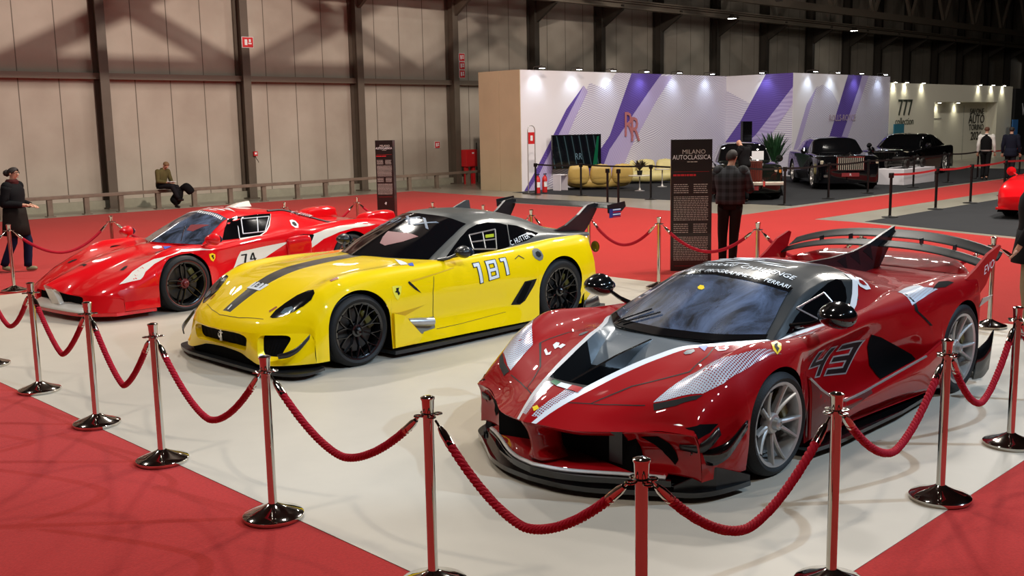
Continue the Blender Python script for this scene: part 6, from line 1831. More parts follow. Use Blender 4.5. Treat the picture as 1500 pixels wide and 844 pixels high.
def rope(a, b_, sag, label, grp='red ropes of the display barrier', zr=.845, kink=0.0, rr=.0125):
    A = V((a[0], a[1], zr)); B = V((b_[0], b_[1], zr))
    d = (B - A); d.z = 0; L = d.length; u = d / L
    A0 = A + u * .055; B0 = B - u * .055
    t = thing('barrier_rope', label, 'rope', (A.x, A.y, .0), 0, grp)
    n = 60
    def path(s):
        p = A0.lerp(B0, s)
        q = abs(2 * s - 1)
        sh = 1 - q ** (1.9 - kink)
        return V((p.x - A.x, p.y - A.y, zr - sag * sh - .01))
    length = sum((path((i + 1) / n) - path(i / n)).length for i in range(n))
    s0, s1 = .10 / length, 1 - .10 / length
    m_ = 150
    side = u.cross(V((0, 0, 1)))
    for k in range(1):
        mb = MB()
        turns = length / .085
        for st_ in range(3):
            pts = []
            for i in range(m_ + 1):
                s = lerp(s0, s1, i / m_)
                p = path(s); tg = (path(min(1, s + .005)) - path(max(0, s - .005))).normalized()
                nn = side.cross(tg).normalized()
                ph = 2 * pi * (turns * i / m_ + st_ / 3)
                pts.append(p + (side * cos(ph) + nn * sin(ph)) * rr * .75)
            mb.tube(pts, rr, 7)
        mb.build('twisted_cord', M_rope, t)
    for sgn, sa, sb in ((1, .0, s0 + .02), (-1, 1.0, s1 - .02)):
        mb = MB(); p0, p1 = path(sa), path(sb)
        mb.tube([p0, p0.lerp(p1, .30)], .006, 8); mb.tube([p0.lerp(p1, .28), p0.lerp(p1, .5), p1], [.012, .019, .021], 12)
        mb.build('end_clip', M_steelp, t)
    return t
FR = [(-4.95, 9.56), (-4.03, 8.54), (-3.13, 7.49), (-2.34, 6.59), (-1.37, 5.555), (-.40, 4.63), (.47, 3.69), (1.47, 4.56), (2.43, 5.645), (3.29, 6.60)]
lab = ['chrome stanchion at the left edge of the photo, only its base in view', 'chrome rope stanchion nearest the nose of the bright red car', 'chrome front stanchion before the bright red car, nearer the yellow car',
       'chrome rope stanchion left of the yellow car nose on the red carpet edge', 'chrome rope stanchion directly in front of the yellow car bumper', 'tall foreground chrome stanchion on the white floor between the yellow and dark red cars',
       'nearest chrome stanchion, in front of the dark red car splitter', 'chrome stanchion in front of the dark red car front wheel', 'chrome stanchion in front of the dark red car rear wheel, base half on red carpet', 'rightmost front chrome stanchion on the carpet corner']
for p, l in zip(FR, lab): stanchion(p, l)
sg = [.30, .30, .33, .36, .33, .33, .36, .40, .33, .33]
for i in range(9):
    rope(FR[i], FR[i + 1], [.36, .40, .42, .40, .33, .35, .36, .36, .40][i], 'red rope between ' + ['the two leftmost front stanchions', 'the stanchions at the nose of the bright red car', 'the stanchions left of the yellow car', 'the stanchions before the yellow car bumper', 'the yellow car bumper stanchion and the tall foreground one', 'the two tall foreground stanchions, hanging before the dark red splitter', 'the nearest stanchion and the one at the dark red front wheel', 'the stanchions along the door of the dark red car', 'the last two stanchions on the right side'][i], kink=.5 if i in (1, 2) else .25)
RL = [(-6.9, 14.15), (-5.91, 15.24), (-4.85, 16.3), (-3.8, 17.35), (-2.7, 18.2)]
for p, l in zip(RL, ['chrome stanchion behind the nose of the bright red car, beside the walking woman', 'chrome stanchion behind the bright red car bonnet', 'chrome stanchion hidden behind the bright red car cabin', 'chrome stanchion hidden behind the bright red car tail', 'chrome stanchion at the rear left corner of the display floor']): stanchion(p, l)
for i in range(4): rope(RL[i], RL[i + 1], .36, 'red rope of the rear left row ' + ['in front of the walking woman and carpet', 'passing behind the bright red car cabin', 'behind the bright red car engine cover', 'behind the bright red car tail'][i])
rope((-7.9, 13.1), RL[0], .36, 'red rope running out of the left edge to the rear left stanchion')
RR = [(-2.7, 18.2), (-1.26, 16.74), (-.42, 15.98), (.30, 14.95), (1.08, 14.25), (1.93, 13.39), (2.99, 12.44), (3.87, 11.33), (4.93, 10.47)]
labr = [None, 'chrome stanchion top showing behind the yellow car windscreen', 'chrome stanchion top showing behind the yellow car roof fin', 'chrome stanchion behind the yellow car wing, left of its near support', 'chrome stanchion right behind the yellow car tail', 'chrome stanchion left of the large black totem', 'chrome stanchion right of the plaid-shirt man', 'chrome stanchion seen through the rear wing of the dark red car', 'chrome stanchion behind the tail of the dark red car']
for p, l in zip(RR[1:], labr[1:]): stanchion(p, l)
for i in range(8): rope(RR[i], RR[i + 1], .30 if i > 3 else .28, 'red rope of the rear row ' + ['at the rear corner of the display floor', 'behind the yellow car roof', 'behind the yellow car boot', 'behind the yellow car wing', 'between the yellow car tail and the black totem', 'passing behind the black totem and the plaid-shirt man', 'behind the dark red car cabin', 'seen through the dark red car wing'][i])
rope(RR[8], (6.25, 9.6), .30, 'red rope running to the right in front of the dark-suited visitor')
rope(FR[9], (4.2, 7.6), .33, 'red rope at the right edge leaving the rightmost front stanchion')
stanchion((6.25, 9.6), 'chrome stanchion just outside the right edge'); stanchion((4.2, 7.6), 'chrome stanchion just outside the lower right edge'); stanchion((-7.9, 13.1), 'chrome stanchion just outside the left edge')

# ------------------------------------------------------------------ black belt posts
M_belt = mat('red_belt', rgb(200, 40, 44), .6)
M_beltb = mat('black_belt', rgb(14, 14, 14), .6)
M_postb = mat('black_post_metal', rgb(18, 17, 17), .4, metal=.3)
def belt_post(s, n, label, grp='black retractable belt posts'):
    t = hthing('belt_post', label, 'barrier post', s, n, .004, group=grp)
    mb = MB(); mb.lathe([(0, 0), (.17, 0), (.17, .012), (.05, .022), (.03, .04)], 28); mb.build('base', M_postb, t)
    mb = MB(); mb.lathe([(.03, .03), (.03, .86)], 16); mb.build('post', M_postb, t)
    mb = MB(); mb.box((0, 0, .91), (.085, .085, .11), bev=.008); mb.build('belt_head', M_postb, t)
    return t
def belt(a, b_, m, label, grp):
    t = hthing('barrier_belt', label, 'belt', a[0], a[1], 0, group=grp)
    A = V((0, 0, .93)); B = V((b_[0] - a[0], b_[1] - a[1], .93)); _u = (B - A).normalized() * .062; A = A + _u; B = B - _u
    mb = MB(); vs = []
    for i in range(11):
        p = A.lerp(B, i / 10); z = p.z - .03 * (1 - (2 * i / 10 - 1) ** 2)
        vs += [(p.x, p.y, z - .024), (p.x, p.y, z + .024)]
    mb.add(vs, [(2 * i, 2 * i + 1, 2 * i + 3, 2 * i + 2) for i in range(10)])
    o = mb.build('belt_webbing', m, t, smooth=False); md = o.modifiers.new('t', 'SOLIDIFY'); md.thickness = .003
B1 = [(5.0, -5.45), (5.45, -6.9), (5.35, -9.6), (5.4, -12.6), (5.55, -13.7), (7.97, -13.6), (10.43, -13.5), (13.4, -13.5), (16.2, -13.4), (18.6, -13.4), (22.5, -13.4)]
lb = ['black belt post by the fire extinguishers', 'black belt post in front of the large tan sofa', 'black belt post between the side table and the totem', 'black belt post hidden behind the plaid-shirt man', 'black belt post in front of the vintage car headlamps', 'black belt post between the vintage car and the black saloon', 'black belt post in front of the black saloon grille', 'black belt post in front of the white model plinth', 'black belt post right of the white model plinth', 'black belt post behind the red aisle, in front of the black coupe wheel', 'black belt post far along the aisle by the walking waiter']
for (s, n), l in zip(B1, lb): belt_post(s, n, l)
for i in range(10): belt(B1[i], B1[i + 1], M_beltb if i < 9 else M_belt, 'black belt barrier around the charcoal stand, section ' + ['by the extinguishers', 'across the tan sofa', 'across the side table', 'behind the totem', 'behind the plaid-shirt man', 'across the vintage car bumper', 'left of the saloon grille', 'between saloon and model plinth', 'behind the model plinth', 'running to the walking men'][i], 'belts around the charcoal stand')
belt_post(3.0, -10.0, 'nearest black belt post standing left at the grey floor edge, without a belt'); belt_post(2.9, -10.45, 'second black belt post close beside the nearest one, without a belt')
B2 = [(3.85, -17.3), (6.3, -17.25), (8.45, -17.2), (11.2, -17.0), (14.5, -17.0), (18, -17.0)]
lb2 = ['leftmost black post of the red belt line beside the aisle', 'second black post of the red belt line', 'third black post of the red belt line, left of the red sports car', 'black post of the red belt line behind the walking man', 'black post of the red belt line above the red sports car', 'farthest black post of the red belt line']
for (s, n), l in zip(B2, lb2): belt_post(s, n, l)
for i in range(5): belt(B2[i], B2[i + 1], M_belt, 'bright red belt beside the aisle, ' + ['first span from the left', 'second span from the left', 'third span left of the red sports car', 'span behind the walking men', 'farthest span'][i], 'red belts along the aisle')

# ------------------------------------------------------------------ information totems
M_totem = mat('totem_black', rgb(24, 20, 19), .35, coat=.3)
M_ttext = mat('totem_text', rgb(188, 182, 174), .6)
M_tred = mat('totem_red_text', rgb(190, 30, 40), .6)
def totem(name, label, loc, rz, w_, h, th=.10, dep=0.0):
    t = thing('information_totem', label, 'totem', loc, rz)
    mb = MB(); mb.box((0, 0, h / 2), (w_, th, h), bev=.004); mb.build('panel', M_totem, t, smooth=False)
    y = -th / 2 - .002
    def tx(s_, size, x, z, m, sx=1.0, nm='title_lettering'):
        vs, fs = text2d(s_, size)
        return obj(nm, [(x + a * sx, y, z + b_) for a, b_ in vs], fs, m, t, False)
    k = w_ / .56
    tx('MILANO', .085 * k, .03 * k, h - .17 * k, M_ttext, 1.0)
    tx('AUTOCLASSICA', .088 * k, 0, h - .245 * k, M_whitesticker, .82)
    random.seed(5)
    def lines(x0, x1, z, n, dz, m=M_ttext, nm='small_print', hh=.35):
        mb = MB()
        for i in range(n):
            x = x0
            while x < x1 - .01:
                l = random.uniform(.015, .05) * k
                mb.add([(x, y, z - i * dz), (min(x + l, x1), y, z - i * dz), (min(x + l, x1), y, z - i * dz + dz * hh), (x, y, z - i * dz + dz * hh)], [(0, 1, 2, 3)])
                x += l + .008 * k
        mb.build(nm, m, t, smooth=False)
    W2 = w_ / 2
    lines(-.06 * k, .09 * k, h - .31 * k, 1, .03 * k)
    lines(-W2 + .03 * k, W2 - .22 * k, h - .50 * k, 1, .045 * k, M_tred, 'model_name_line', .6)
    mb = MB(); mb.box((0, y, h - .44 * k), (w_ * .86, .002, .003)); mb.build('rule', M_tred, t, smooth=False)
    lines(-W2 + .04 * k, -.04 * k, h - .62 * k, 5, .028 * k); lines(.03 * k, W2 - .06 * k, h - .62 * k, 5, .028 * k)
    lines(-W2 + .04 * k, W2 - .05 * k, h - .79 * k, 14, .0245 * k)
    lines(-W2 + .04 * k, -.04 * k, h - 1.17 * k, 5, .028 * k); lines(.03 * k, W2 - .06 * k, h - 1.17 * k, 5, .028 * k)
    lines(-W2 + .04 * k, W2 - .05 * k, h - 1.35 * k, 14, .0245 * k)
    mb = MB(); mb.box((0, y, h - 1.75 * k), (w_ * .8, .002, .003)); mb.build('rule', M_tred, t, smooth=False)
    horse('horse_emblem', Matrix.Translation((0, y, h - 1.95 * k)) @ Matrix(((1, 0, 0, 0), (0, 0, 1, 0), (0, 1, 0, 0), (0, 0, 0, 1))), M_whitesticker, t, .09 * k)
    return t
totem('a', 'large black information totem standing behind the dark red car, left of the plaid-shirt man', (2.62, 14.98, 0), -.10, .585, 1.905, .14)
totem('b', 'small distant black information totem between the bright red and yellow cars', (-2.97, 24.9, 0), -.16, .43, 1.84, .22)

# ------------------------------------------------------------------ lounge of the stand
M_leather = mat('tan_yellow_leather', rgb(196, 166, 92), .45, noise=.08, nscale=4)
M_leather2 = mat('pale_yellow_leather', rgb(206, 192, 128), .45, noise=.08, nscale=4)
def cushion(mb, c, d, puff=.05, M=None, seg=10):
    """soft pillow block"""
    vs = []; 
    bm = bmesh.new(); bmesh.ops.create_cube(bm, size=1)
    bmesh.ops.subdivide_edges(bm, edges=list(bm.edges), cuts=5, use_grid_fill=True)
    for v in bm.verts:
        x, y, z = v.co.x * 2, v.co.y * 2, v.co.z * 2
        k = [sqrt(max(0, 1 - (b_ * b_ + c_ * c_) * .30 + b_ * b_ * c_ * c_ * .10)) for b_, c_ in ((y, z), (x, z), (x, y))]
        X, Y_, Z = x * k[0] / 1, y * k[1], z * k[2]
        wr = .012 * sin(x * 9 + y * 4) * (1 if abs(z) > .5 else 0)
        v.co = V((c[0] + X * d[0] / 2, c[1] + Y_ * d[1] / 2, c[2] + Z * d[2] / 2 + wr))
    bm.verts.index_update()
    mb.add([v.co.copy() for v in bm.verts], [tuple(v.index for v in f.verts) for f in bm.faces], M)
    bm.free()
def sofa(label, s, n, rz, w_, m, nb):
    t = hthing('sofa', label, 'sofa', s, n, .004, rz, 'puffy leather sofas')
    mb = MB(); cushion(mb, (0, .05, .24), (w_, .95, .40)); mb.build('seat_base', m, t, sharp=None)
    k = w_ / nb
    for i in range(nb):
        mb = MB(); M = Matrix.Translation(((i - (nb - 1) / 2) * k, -.40, .50)) @ Matrix.Rotation(R_(10), 4, 'X')
        cushion(mb, (0, 0, 0), (k * .98, .30, .66), M=M); mb.build('back_cushion', m, t, sharp=None)
        mb = MB(); mb.box(((i - (nb - 1) / 2) * k, -.585, .42), (k * .9, .006, .008)); mb.build('back_seam', mat('seam_brown', rgb(130, 100, 50), .6), t, smooth=False)
    return t
def sn_of(px, py):
    q = gw(px, py) - HO; return q.dot(DS), q.dot(DN)
sofa('large tan leather sofa seen from behind, left part of the lounge', *sn_of(877, 277), -pi / 4 + .08, 2.15, M_leather, 3)
sofa('pale yellow sofa facing the barrier behind the small round table', *sn_of(948, 268), pi * .75, 2.1, M_leather2, 3)
sofa('pale yellow sofa partly hidden behind the large black totem', *sn_of(1034, 266), pi * .75, 1.9, M_leather2, 2)
def round_table(label, s, n, r, h):
    t = hthing('side_table', label, 'table', s, n, .004, group='round side tables')
    mb = MB(); mb.lathe([(0, h - .03), (r - .01, h - .03), (r, h - .015), (r - .01, h), (0, h)], 32); mb.build('table_top', mat('table_stone', rgb(214, 206, 186), .25, coat=.4), t)
    mb = MB(); mb.lathe([(.02, h - .03), (.015, .12), (.05, .03), (.16, .01), (.16, 0)], 24); mb.build('pedestal', M_silver, t)
_ta = sn_of(937, 280); _tb = sn_of(970, 274)
round_table('round stone side table with a dark plant by the large tan sofa', _ta[0], _ta[1], .36, .50)
round_table('smaller round side table in front of the pale yellow sofa', _tb[0], _tb[1], .26, .60)
tt = hthing('side_table', 'white square side table at the left end of the large tan sofa', 'table', *sn_of(821, 279), .004)
mb = MB(); mb.box((0, 0, .50), (.36, .36, .03), bev=.005); mb.build('table_top', M_panel, tt, smooth=False)
for q in (-1, 1):
    mb = MB(); mb.box((q * .16, 0, .245), (.03, .33, .49)); mb.build('side_panel', M_panel, tt, smooth=False)
M_leaf = mat('dark_green_leaf', rgb(34, 70, 40), .5); M_brownleaf = mat('dry_plant', rgb(60, 50, 24), .6)
def plant(label, s, n, z, h, r, nl, m, pot=.14, drop=.3):
    t = hthing('potted_plant', label, 'plant', s, n, z)
    mb = MB(); mb.lathe([(0, 0), (pot * .8, 0), (pot, pot * 1.6), (pot * .9, pot * 1.6), (0, pot * 1.4)], 20); mb.build('pot', M_black, t)
    random.seed(int(s * 10)); mb = MB(); st0 = pot * 1.5
    for i in range(nl):
        a = random.uniform(0, 2 * pi); l = random.uniform(.6, 1) * h; out = random.uniform(.3, 1) * r
        c = V((0, 0, st0)); pts = []
        for k in range(6):
            u = k / 5
            pts.append(V((out * u * cos(a), out * u * sin(a), st0 + l * (u * (1 + drop) - drop * u * u * 1.6))))
        sd = V((-sin(a), cos(a), 0)); vs = []
        for k, p in enumerate(pts):
            w_ = .035 * sin(pi * (k + .4) / 5.6) * (r + .4)
            vs += [p - sd * w_, p + sd * w_]
        mb.add(vs, [(2 * k, 2 * k + 1, 2 * k + 3, 2 * k + 2) for k in range(5)])
    mb.build('foliage', m, t, smooth=False)
plant('small dark dried plant in a pot on the round stone table', _ta[0], _ta[1], .504, .42, .35, 60, M_brownleaf, .09)
plant('tall green potted palm between the vintage car and the violet wall', 14.4, -8.0, .004, 1.75, .75, 90, M_leaf, .22)
# screen on a stand
t = hthing('display_screen', 'large dark display screen with green light streaks in front of the violet wall', 'screen', 8.0, -4.45, 0, R_(-14))
mb = MB(); mb.box((0, 0, 1.22), (1.95, .08, 1.12), bev=.01); mb.build('screen_frame', M_gloss, t, smooth=False)
def screen_mat():
    m, nt, b = _new('screen_picture')
    tc = nt.nodes.new('ShaderNodeTexCoord'); wv = nt.nodes.new('ShaderNodeTexWave'); wv.bands_direction = 'X'
    wv.inputs['Scale'].default_value = 1.1; wv.inputs['Distortion'].default_value = .4
    mp = nt.nodes.new('ShaderNodeMapping'); mp.inputs['Rotation'].default_value = (0, R_(12), 0); nt.links.new(tc.outputs['Object'], mp.inputs['Vector']); nt.links.new(mp.outputs[0], wv.inputs['Vector'])
    rp = nt.nodes.new('ShaderNodeValToRGB'); e = rp.color_ramp.elements; e[0].position = .0; e[0].color = (.002, .004, .008, 1); e[1].position = .93; e[1].color = (.004, .012, .014, 1)
    q = e.new(.985); q.color = (.12, .2, .22, 1)
    nt.links.new(wv.outputs['Fac'], rp.inputs['Fac'])
    b.inputs['Base Color'].default_value = (.003, .003, .004, 1); b.inputs['Roughness'].default_value = .12
    nt.links.new(rp.outputs[0], b.inputs['Emission Color']); b.inputs['Emission Strength'].default_value = .25
    return m
mb = MB(); mb.box((0, -.043, 1.22), (1.88, .004, 1.05)); sc = mb.build('screen_panel', screen_mat(), t, smooth=False)
mb = MB(); mb.add([(.62, -.047, .72), (.80, -.047, .72), (.88, -.047, 1.72), (.80, -.047, 1.70)], [(0, 1, 2, 3)]); mb.build('green_streak', mat('screen_green', (0, 0, 0, 1), .3, emit=(.01, .30, .12, 1), estr=.25), sc, smooth=False)
vs, fs = text2d('RR', .30)
obj('screen_monogram', [(.05 + a * .8, -.048, 1.05 + b_) for a, b_ in vs], fs, mat('screen_grey', (0, 0, 0, 1), .3, emit=(.2, .3, .34, 1), estr=.5), sc, False)
mb = MB(); mb.box((0, .02, .33), (.08, .06, .66)); mb.box((0, .02, .02), (.9, .4, .03)); mb.build('screen_stand', M_postb, t, smooth=False)
# dark column panel near the vintage car
t = hthing('upright_board', 'narrow black upright display panel in front of the inner corner of the stand', 'panel', 15.6, -6.1, 0)
mb = MB(); mb.box((0, 0, 1.05), (.62, .10, 2.1), bev=.005); mb.build('panel_body', M_gloss, t, smooth=False)
mb = MB(); mb.box((0, 0, .02), (.8, .5, .04)); mb.build('panel_foot', M_postb, t, smooth=False)
# extinguisher stand and two extinguishers
t = hthing('extinguisher_stand', 'tall hooped metal stand with a red sign beside the corner of the stand', 'stand', 5.35, -4.95, 0)
mb = MB(); pts = [(-.16, 0, .02), (-.16, 0, 1.95)] + [(.16 * -cos(pi * i / 8), 0, 1.95 + .16 * sin(pi * i / 8)) for i in range(9)] + [(.16, 0, 1.95), (.16, 0, .02)]
mb.tube(pts, .014, 8); mb.build('hoop', M_silver, t)
mb = MB(); mb.box((0, 0, 1.72), (.26, .02, .36)); sg_ = mb.build('sign_plate', M_sign, t, smooth=False)
mb = MB(); mb.box((0, -.012, 1.72), (.10, .004, .16)); mb.build('pictogram', M_whitesticker, sg_, smooth=False)
mb = MB(); mb.box((0, 0, .015), (.5, .36, .03)); mb.build('base', M_darksteel, t, smooth=False)
for i, (ds, dn, lab_) in enumerate(((-.10, -.34, 'red fire extinguisher at the foot of the hooped stand, nearer one'), (.30, -.26, 'red fire extinguisher at the foot of the hooped stand, rear one with a pale label'))):
    t = hthing('fire_extinguisher', lab_, 'fire extinguisher', 5.35 + ds, -4.95 + dn, .035, group='fire extinguishers at the stand corner')
    mb = MB(); mb.lathe([(0, 0), (.075, 0), (.08, .02), (.08, .42), (.06, .48), (.025, .51), (.025, .54)], 20); mb.build('cylinder_body', M_sign, t)
    mb = MB(); mb.box((.02, 0, .57), (.12, .03, .03)); mb.tube([(.03, 0, .55), (.10, 0, .45), (.09, 0, .2)], .010, 6); mb.build('valve_and_hose', M_black, t)
    mb = MB(); mb.lathe([(.081, .18), (.081, .34)], 12, a0=-2.6, a1=-.6); mb.build('label_sticker', M_whitesticker, t)
# ------------------------------------------------------------------ cars on the other stands
def saloon(label, loc, heading, wb, fo, ro, hw, zh, zb, zr, xw, xh, xr, xe, body, upper, R, nose='tall', zt=None, glass=None):
    """origin under the front axle; xw screen base, xh header, xr rear roof, xe base of rear glass (all negative x)"""
    t = thing('parked_car', label, 'car', loc, heading)
    zt = zt or zb
    ax = [(0, R, R + .05), (-wb, R, R + .05)]
    x1, x0 = fo, -wb - ro
    g = nose == 'tall'
    cv = [
        [(x0, 0, 0, zt - .06), (x0 + .4, 0, 0, zt), (xe, 0, 0, zt + .02), (xw, 0, 0, zb), (.2, 0, 0, zh + .02), (x1 - .25, 0, 0, zh - (.02 if g else .12)), (x1, 0, 0, zh - (.07 if g else .30))],
        [(x0, 0, hw * .5, zt - .06), (x0 + .4, 0, hw * .5, zt), (xe, 0, hw * .5, zt + .02), (xw, 0, hw * .5, zb), (.2, 0, hw * .5, zh), (x1 - .25, -.01, hw * .5, zh - (.03 if g else .14)), (x1, -.03, hw * .5, zh - (.08 if g else .32))],
        [(x0, .08, hw * .84, zt - .08), (x0 + .4, .01, hw * .86, zt - .02), (xe, 0, hw * .88, zb), (xw, 0, hw * .88, zb - .01), (.2, 0, hw * .85, zh - .02), (x1 - .25, -.05, hw * .83, zh - (.06 if g else .18)), (x1, -.12, hw * .80, zh - (.11 if g else .35))],
        [(x0, .14, hw * .93, zt - .18), (x0 + .4, .02, hw * .97, zt - .12), (xe, 0, hw * .985, zb - .08), (xw, 0, hw * .985, zb - .10), (.2, 0, hw * .98, zh - .10), (x1 - .25, -.10, hw * .95, zh - (.14 if g else .22)), (x1, -.22, hw * .90, zh - (.18 if g else .38))],
        [(x0, .14, hw * .94, .5), (x0 + .4, .02, hw, .55), (-wb / 2, 0, hw, .55), (.3, 0, hw, .55), (x1 - .25, -.11, hw * .97, .48), (x1, -.24, hw * .92, .42)],
        [(x0, .16, hw * .92, .28), (x0 + .4, .03, hw * .97, .22), (-wb / 2, 0, hw * .97, .20), (.3, 0, hw * .98, .20), (x1 - .25, -.11, hw * .95, .20), (x1, -.24, hw * .90, .20)]]
    L = Loft(cv, arches=ax, shoulder=3)
    u_ = urange(L.n, 3)
    b_, G_ = build_shell('car_body', L, x0, x1, u_, body, t, None, .09)
    # closed ends
    for X, sg in ((x1, 1), (x0, -1)):
        c = L.column(X, u_); low = [V((p.x, p.y, .20)) for p in c]
        G = [c, [lerp(a, q, .5) + V((.03 * sg, 0, 0)) for a, q in zip(c, low)], low]
        G = [[V((p.x, -p.y, p.z)) for p in reversed(r[1:])] + r for r in G]
        grid_obj('front_panel' if sg > 0 else 'rear_panel', G, body, t)
    wheel_wells(t, bvh_of(b_), ax, hw * .6)
    C_ = Loft([
        [(xe, 0, 0, zb), (xr, 0, 0, zr - .03), ((xr + xh) / 2, 0, 0, zr), (xh, 0, 0, zr - .03), (xw, 0, 0, zb)],
        [(xe, 0, hw * .45, zb), (xr, 0, hw * .45, zr - .04), ((xr + xh) / 2, 0, hw * .45, zr - .015), (xh, 0, hw * .45, zr - .045), (xw, -.05, hw * .5, zb)],
        [(xe, 0, hw * .72, zb - .01), (xr, 0, hw * .66, zr - .10), ((xr + xh) / 2, 0, hw * .67, zr - .07), (xh, -.05, hw * .68, zr - .10), (xw, -.16, hw * .80, zb - .01)],
        [(xe, 0, hw * .84, zb - .05), (xr, 0, hw * .86, zb - .02), (xh, -.08, hw * .88, zb - .02), (xw, -.20, hw * .86, zb - .05)]], creases=(2,))
    cab_, _ = build_shell('car_roof', C_, xe, xw, urange(C_.n, 4), upper, t, None, .08)
    full_pane('windscreen', C_, xh + .02, xw - .03, lambda q: 1.9, glass or M_sideglass, t, .006, 10, 8)
    full_pane('rear_screen', C_, xr - .04, xe + .05, lambda q: 1.85, glass or M_sideglass, t, .006, 8, 8)
    for a, c in ((xw - .35, (xh + xr) / 2 + .03), ((xh + xr) / 2 - .03, xr - .25)):
        sub_surface('side_window', C_, [(a, 2.85), (c, 2.85), (c, 2.15), (a if c > a else a, 2.15)] if a < xw - .4 else [(a + .05, 2.85), (c, 2.85), (c, 2.15), (xh - .02, 2.15)], glass or M_sideglass, t, .005, True, 8, 6)
    for x in (0, -wb):
        for s in (1, -1):
            make_wheel(t, x, s * (hw - .02), R, .24, R * .72, 'twin10', M_silver, spin=.3)
    for s in (1, -1):
        mb = MB(); mb.lathe([(0, -.05), (.09, -.03), (.10, .02), (0, .05)], 14, Matrix.Translation((xw - .25, s * (hw + .08), zb + .06)) @ Matrix.Rotation(pi / 2, 4, 'Y'))
        mb.tube([(xw - .22, s * (hw - .05), zb - .02), (xw - .24, s * (hw + .05), zb + .03)], .02, 6); mb.build('door_mirror', body, t)
    return t, L, x1
M_blackcar = paint('black_car_paint', rgb(8, 8, 11), rough=.2)
M_greencar = paint('dark_green_black_paint', rgb(20, 24, 20), rough=.25)
M_copper = mat('copper_brown_panel', rgb(92, 58, 50), .25, metal=.4, coat=.8)
M_vane = mat('bright_grille_vane', rgb(206, 202, 186), .35, metal=.5)
M_lampw = mat('clear_headlamp', rgb(210, 205, 180), .15, metal=.5, coat=1)
M_amber = mat('amber_lens', rgb(190, 110, 40), .3)
M_plate = mat('number_plate', rgb(120, 30, 34), .5)
def lamp_disc(name, x, y, z, r, m, par, w=1.0):
    mb = MB(); mb.lathe([(0, .03), (r * .7, .022), (r, 0), (r * 1.12, .004), (r * 1.12, -.03)], 18, Matrix.Translation((x, y, z)) @ Matrix.Rotation(pi / 2, 4, 'Y') @ Matrix.Scale(w, 4, (0, 1, 0)))
    return mb.build(name, m, par)
# vintage limousine: (world position of the front axle centre)
c, L_, xf = saloon('vintage dark green-black limousine with upright grille and twin round headlamps', (6.55, 28.6, .004), R_(-97), 3.05, .78, 1.25, .91, .98, 1.0, 1.52, -.75, -1.25, -2.7, -3.45, M_greencar, M_greencar, .36, 'tall')
mb = MB(); mb.box((.82, 0, .78), (.10, .62, .58), bev=.02); mb.build('grille_shell', M_copper, c, smooth=False)
for k in range(9):
    mb = MB(); mb.box((.876, (k - 4) * .06, .76), (.012, .022, .48)); mb.build('grille_vane', mat('grille_copper', rgb(120, 70, 60), .3, metal=.8), c, smooth=False)
mb = MB(); mb.lathe([(0, 0), (.03, 0), (.012, .05), (.03, .09), (.0, .14)], 10, Matrix.Translation((.80, 0, 1.07))); mb.build('mascot', M_chrome, c)
mb = MB(); mb.box((.86, 0, .46), (.12, 1.78, .10), bev=.02); mb.build('front_bumper', M_vane, c, smooth=False)
for s in (1, -1):
    lamp_disc('headlamp', .72, s * .44, .80, .085, M_lampw, c); lamp_disc('headlamp', .68, s * .63, .80, .085, M_lampw, c)
    mb = MB(); mb.box((.60, s * .80, .80), (.05, .07, .14), bev=.01); mb.build('indicator', M_amber, c, smooth=False)
    mb = MB(); mb.box((.93, s * .35, .46), (.05, .06, .16), bev=.01); mb.build('bumper_overrider', M_chrome, c, smooth=False)
mb = MB(); mb.box((.92, 0, .34), (.02, .42, .11)); mb.build('number_plate', M_plate, c, smooth=False)
mb = MB(); mb.box((-.05, .28, 1.18), (.02, .32, .24)); mb.build('paper_sign', M_whitesticker, c, smooth=False)
# black saloon
c, L_, xf = saloon('black luxury saloon with a wide vertical-slat chrome grille on the charcoal stand', (10.35, 32.2, .004), R_(-95), 3.3, .92, 1.2, .97, 1.05, 1.08, 1.56, -.60, -1.35, -2.9, -3.9, M_blackcar, M_blackcar, .39, 'tall')
mb = MB(); mb.box((.93, 0, .80), (.10, .84, .44), bev=.02); mb.build('grille_shell', M_chrome, c, smooth=False)
mb = MB(); mb.box((.976, 0, .79), (.01, .76, .36)); mb.build('grille_dark', M_void, c, smooth=False)
for k in range(13):
    mb = MB(); mb.box((.984, (k - 6) * .06, .79), (.012, .02, .36)); mb.build('grille_vane', M_vane, c, smooth=False)
mb = MB(); mb.lathe([(0, 0), (.03, 0), (.012, .05), (.03, .09), (.0, .13)], 10, Matrix.Translation((.90, 0, 1.02))); mb.build('mascot', M_chrome, c)
for s in (1, -1):
    mb = MB(); mb.box((.76, s * .69, .83), (.10, .34, .12), bev=.02); mb.build('headlamp', M_lampw, c, smooth=False)
    mb = MB(); mb.box((.85, s * .62, .42), (.06, .30, .08), bev=.01); mb.build('lower_intake_trim', M_chrome, c, smooth=False)
mb = MB(); mb.box((.97, 0, .46), (.02, .52, .11)); p_ = mb.build('number_plate', M_plate, c, smooth=False)
vs, fs = text2d('R', .10); obj('plate_letter', [(.982, -a * -1, .46 + q) for a, q in vs], fs, M_whitesticker, p_, False)
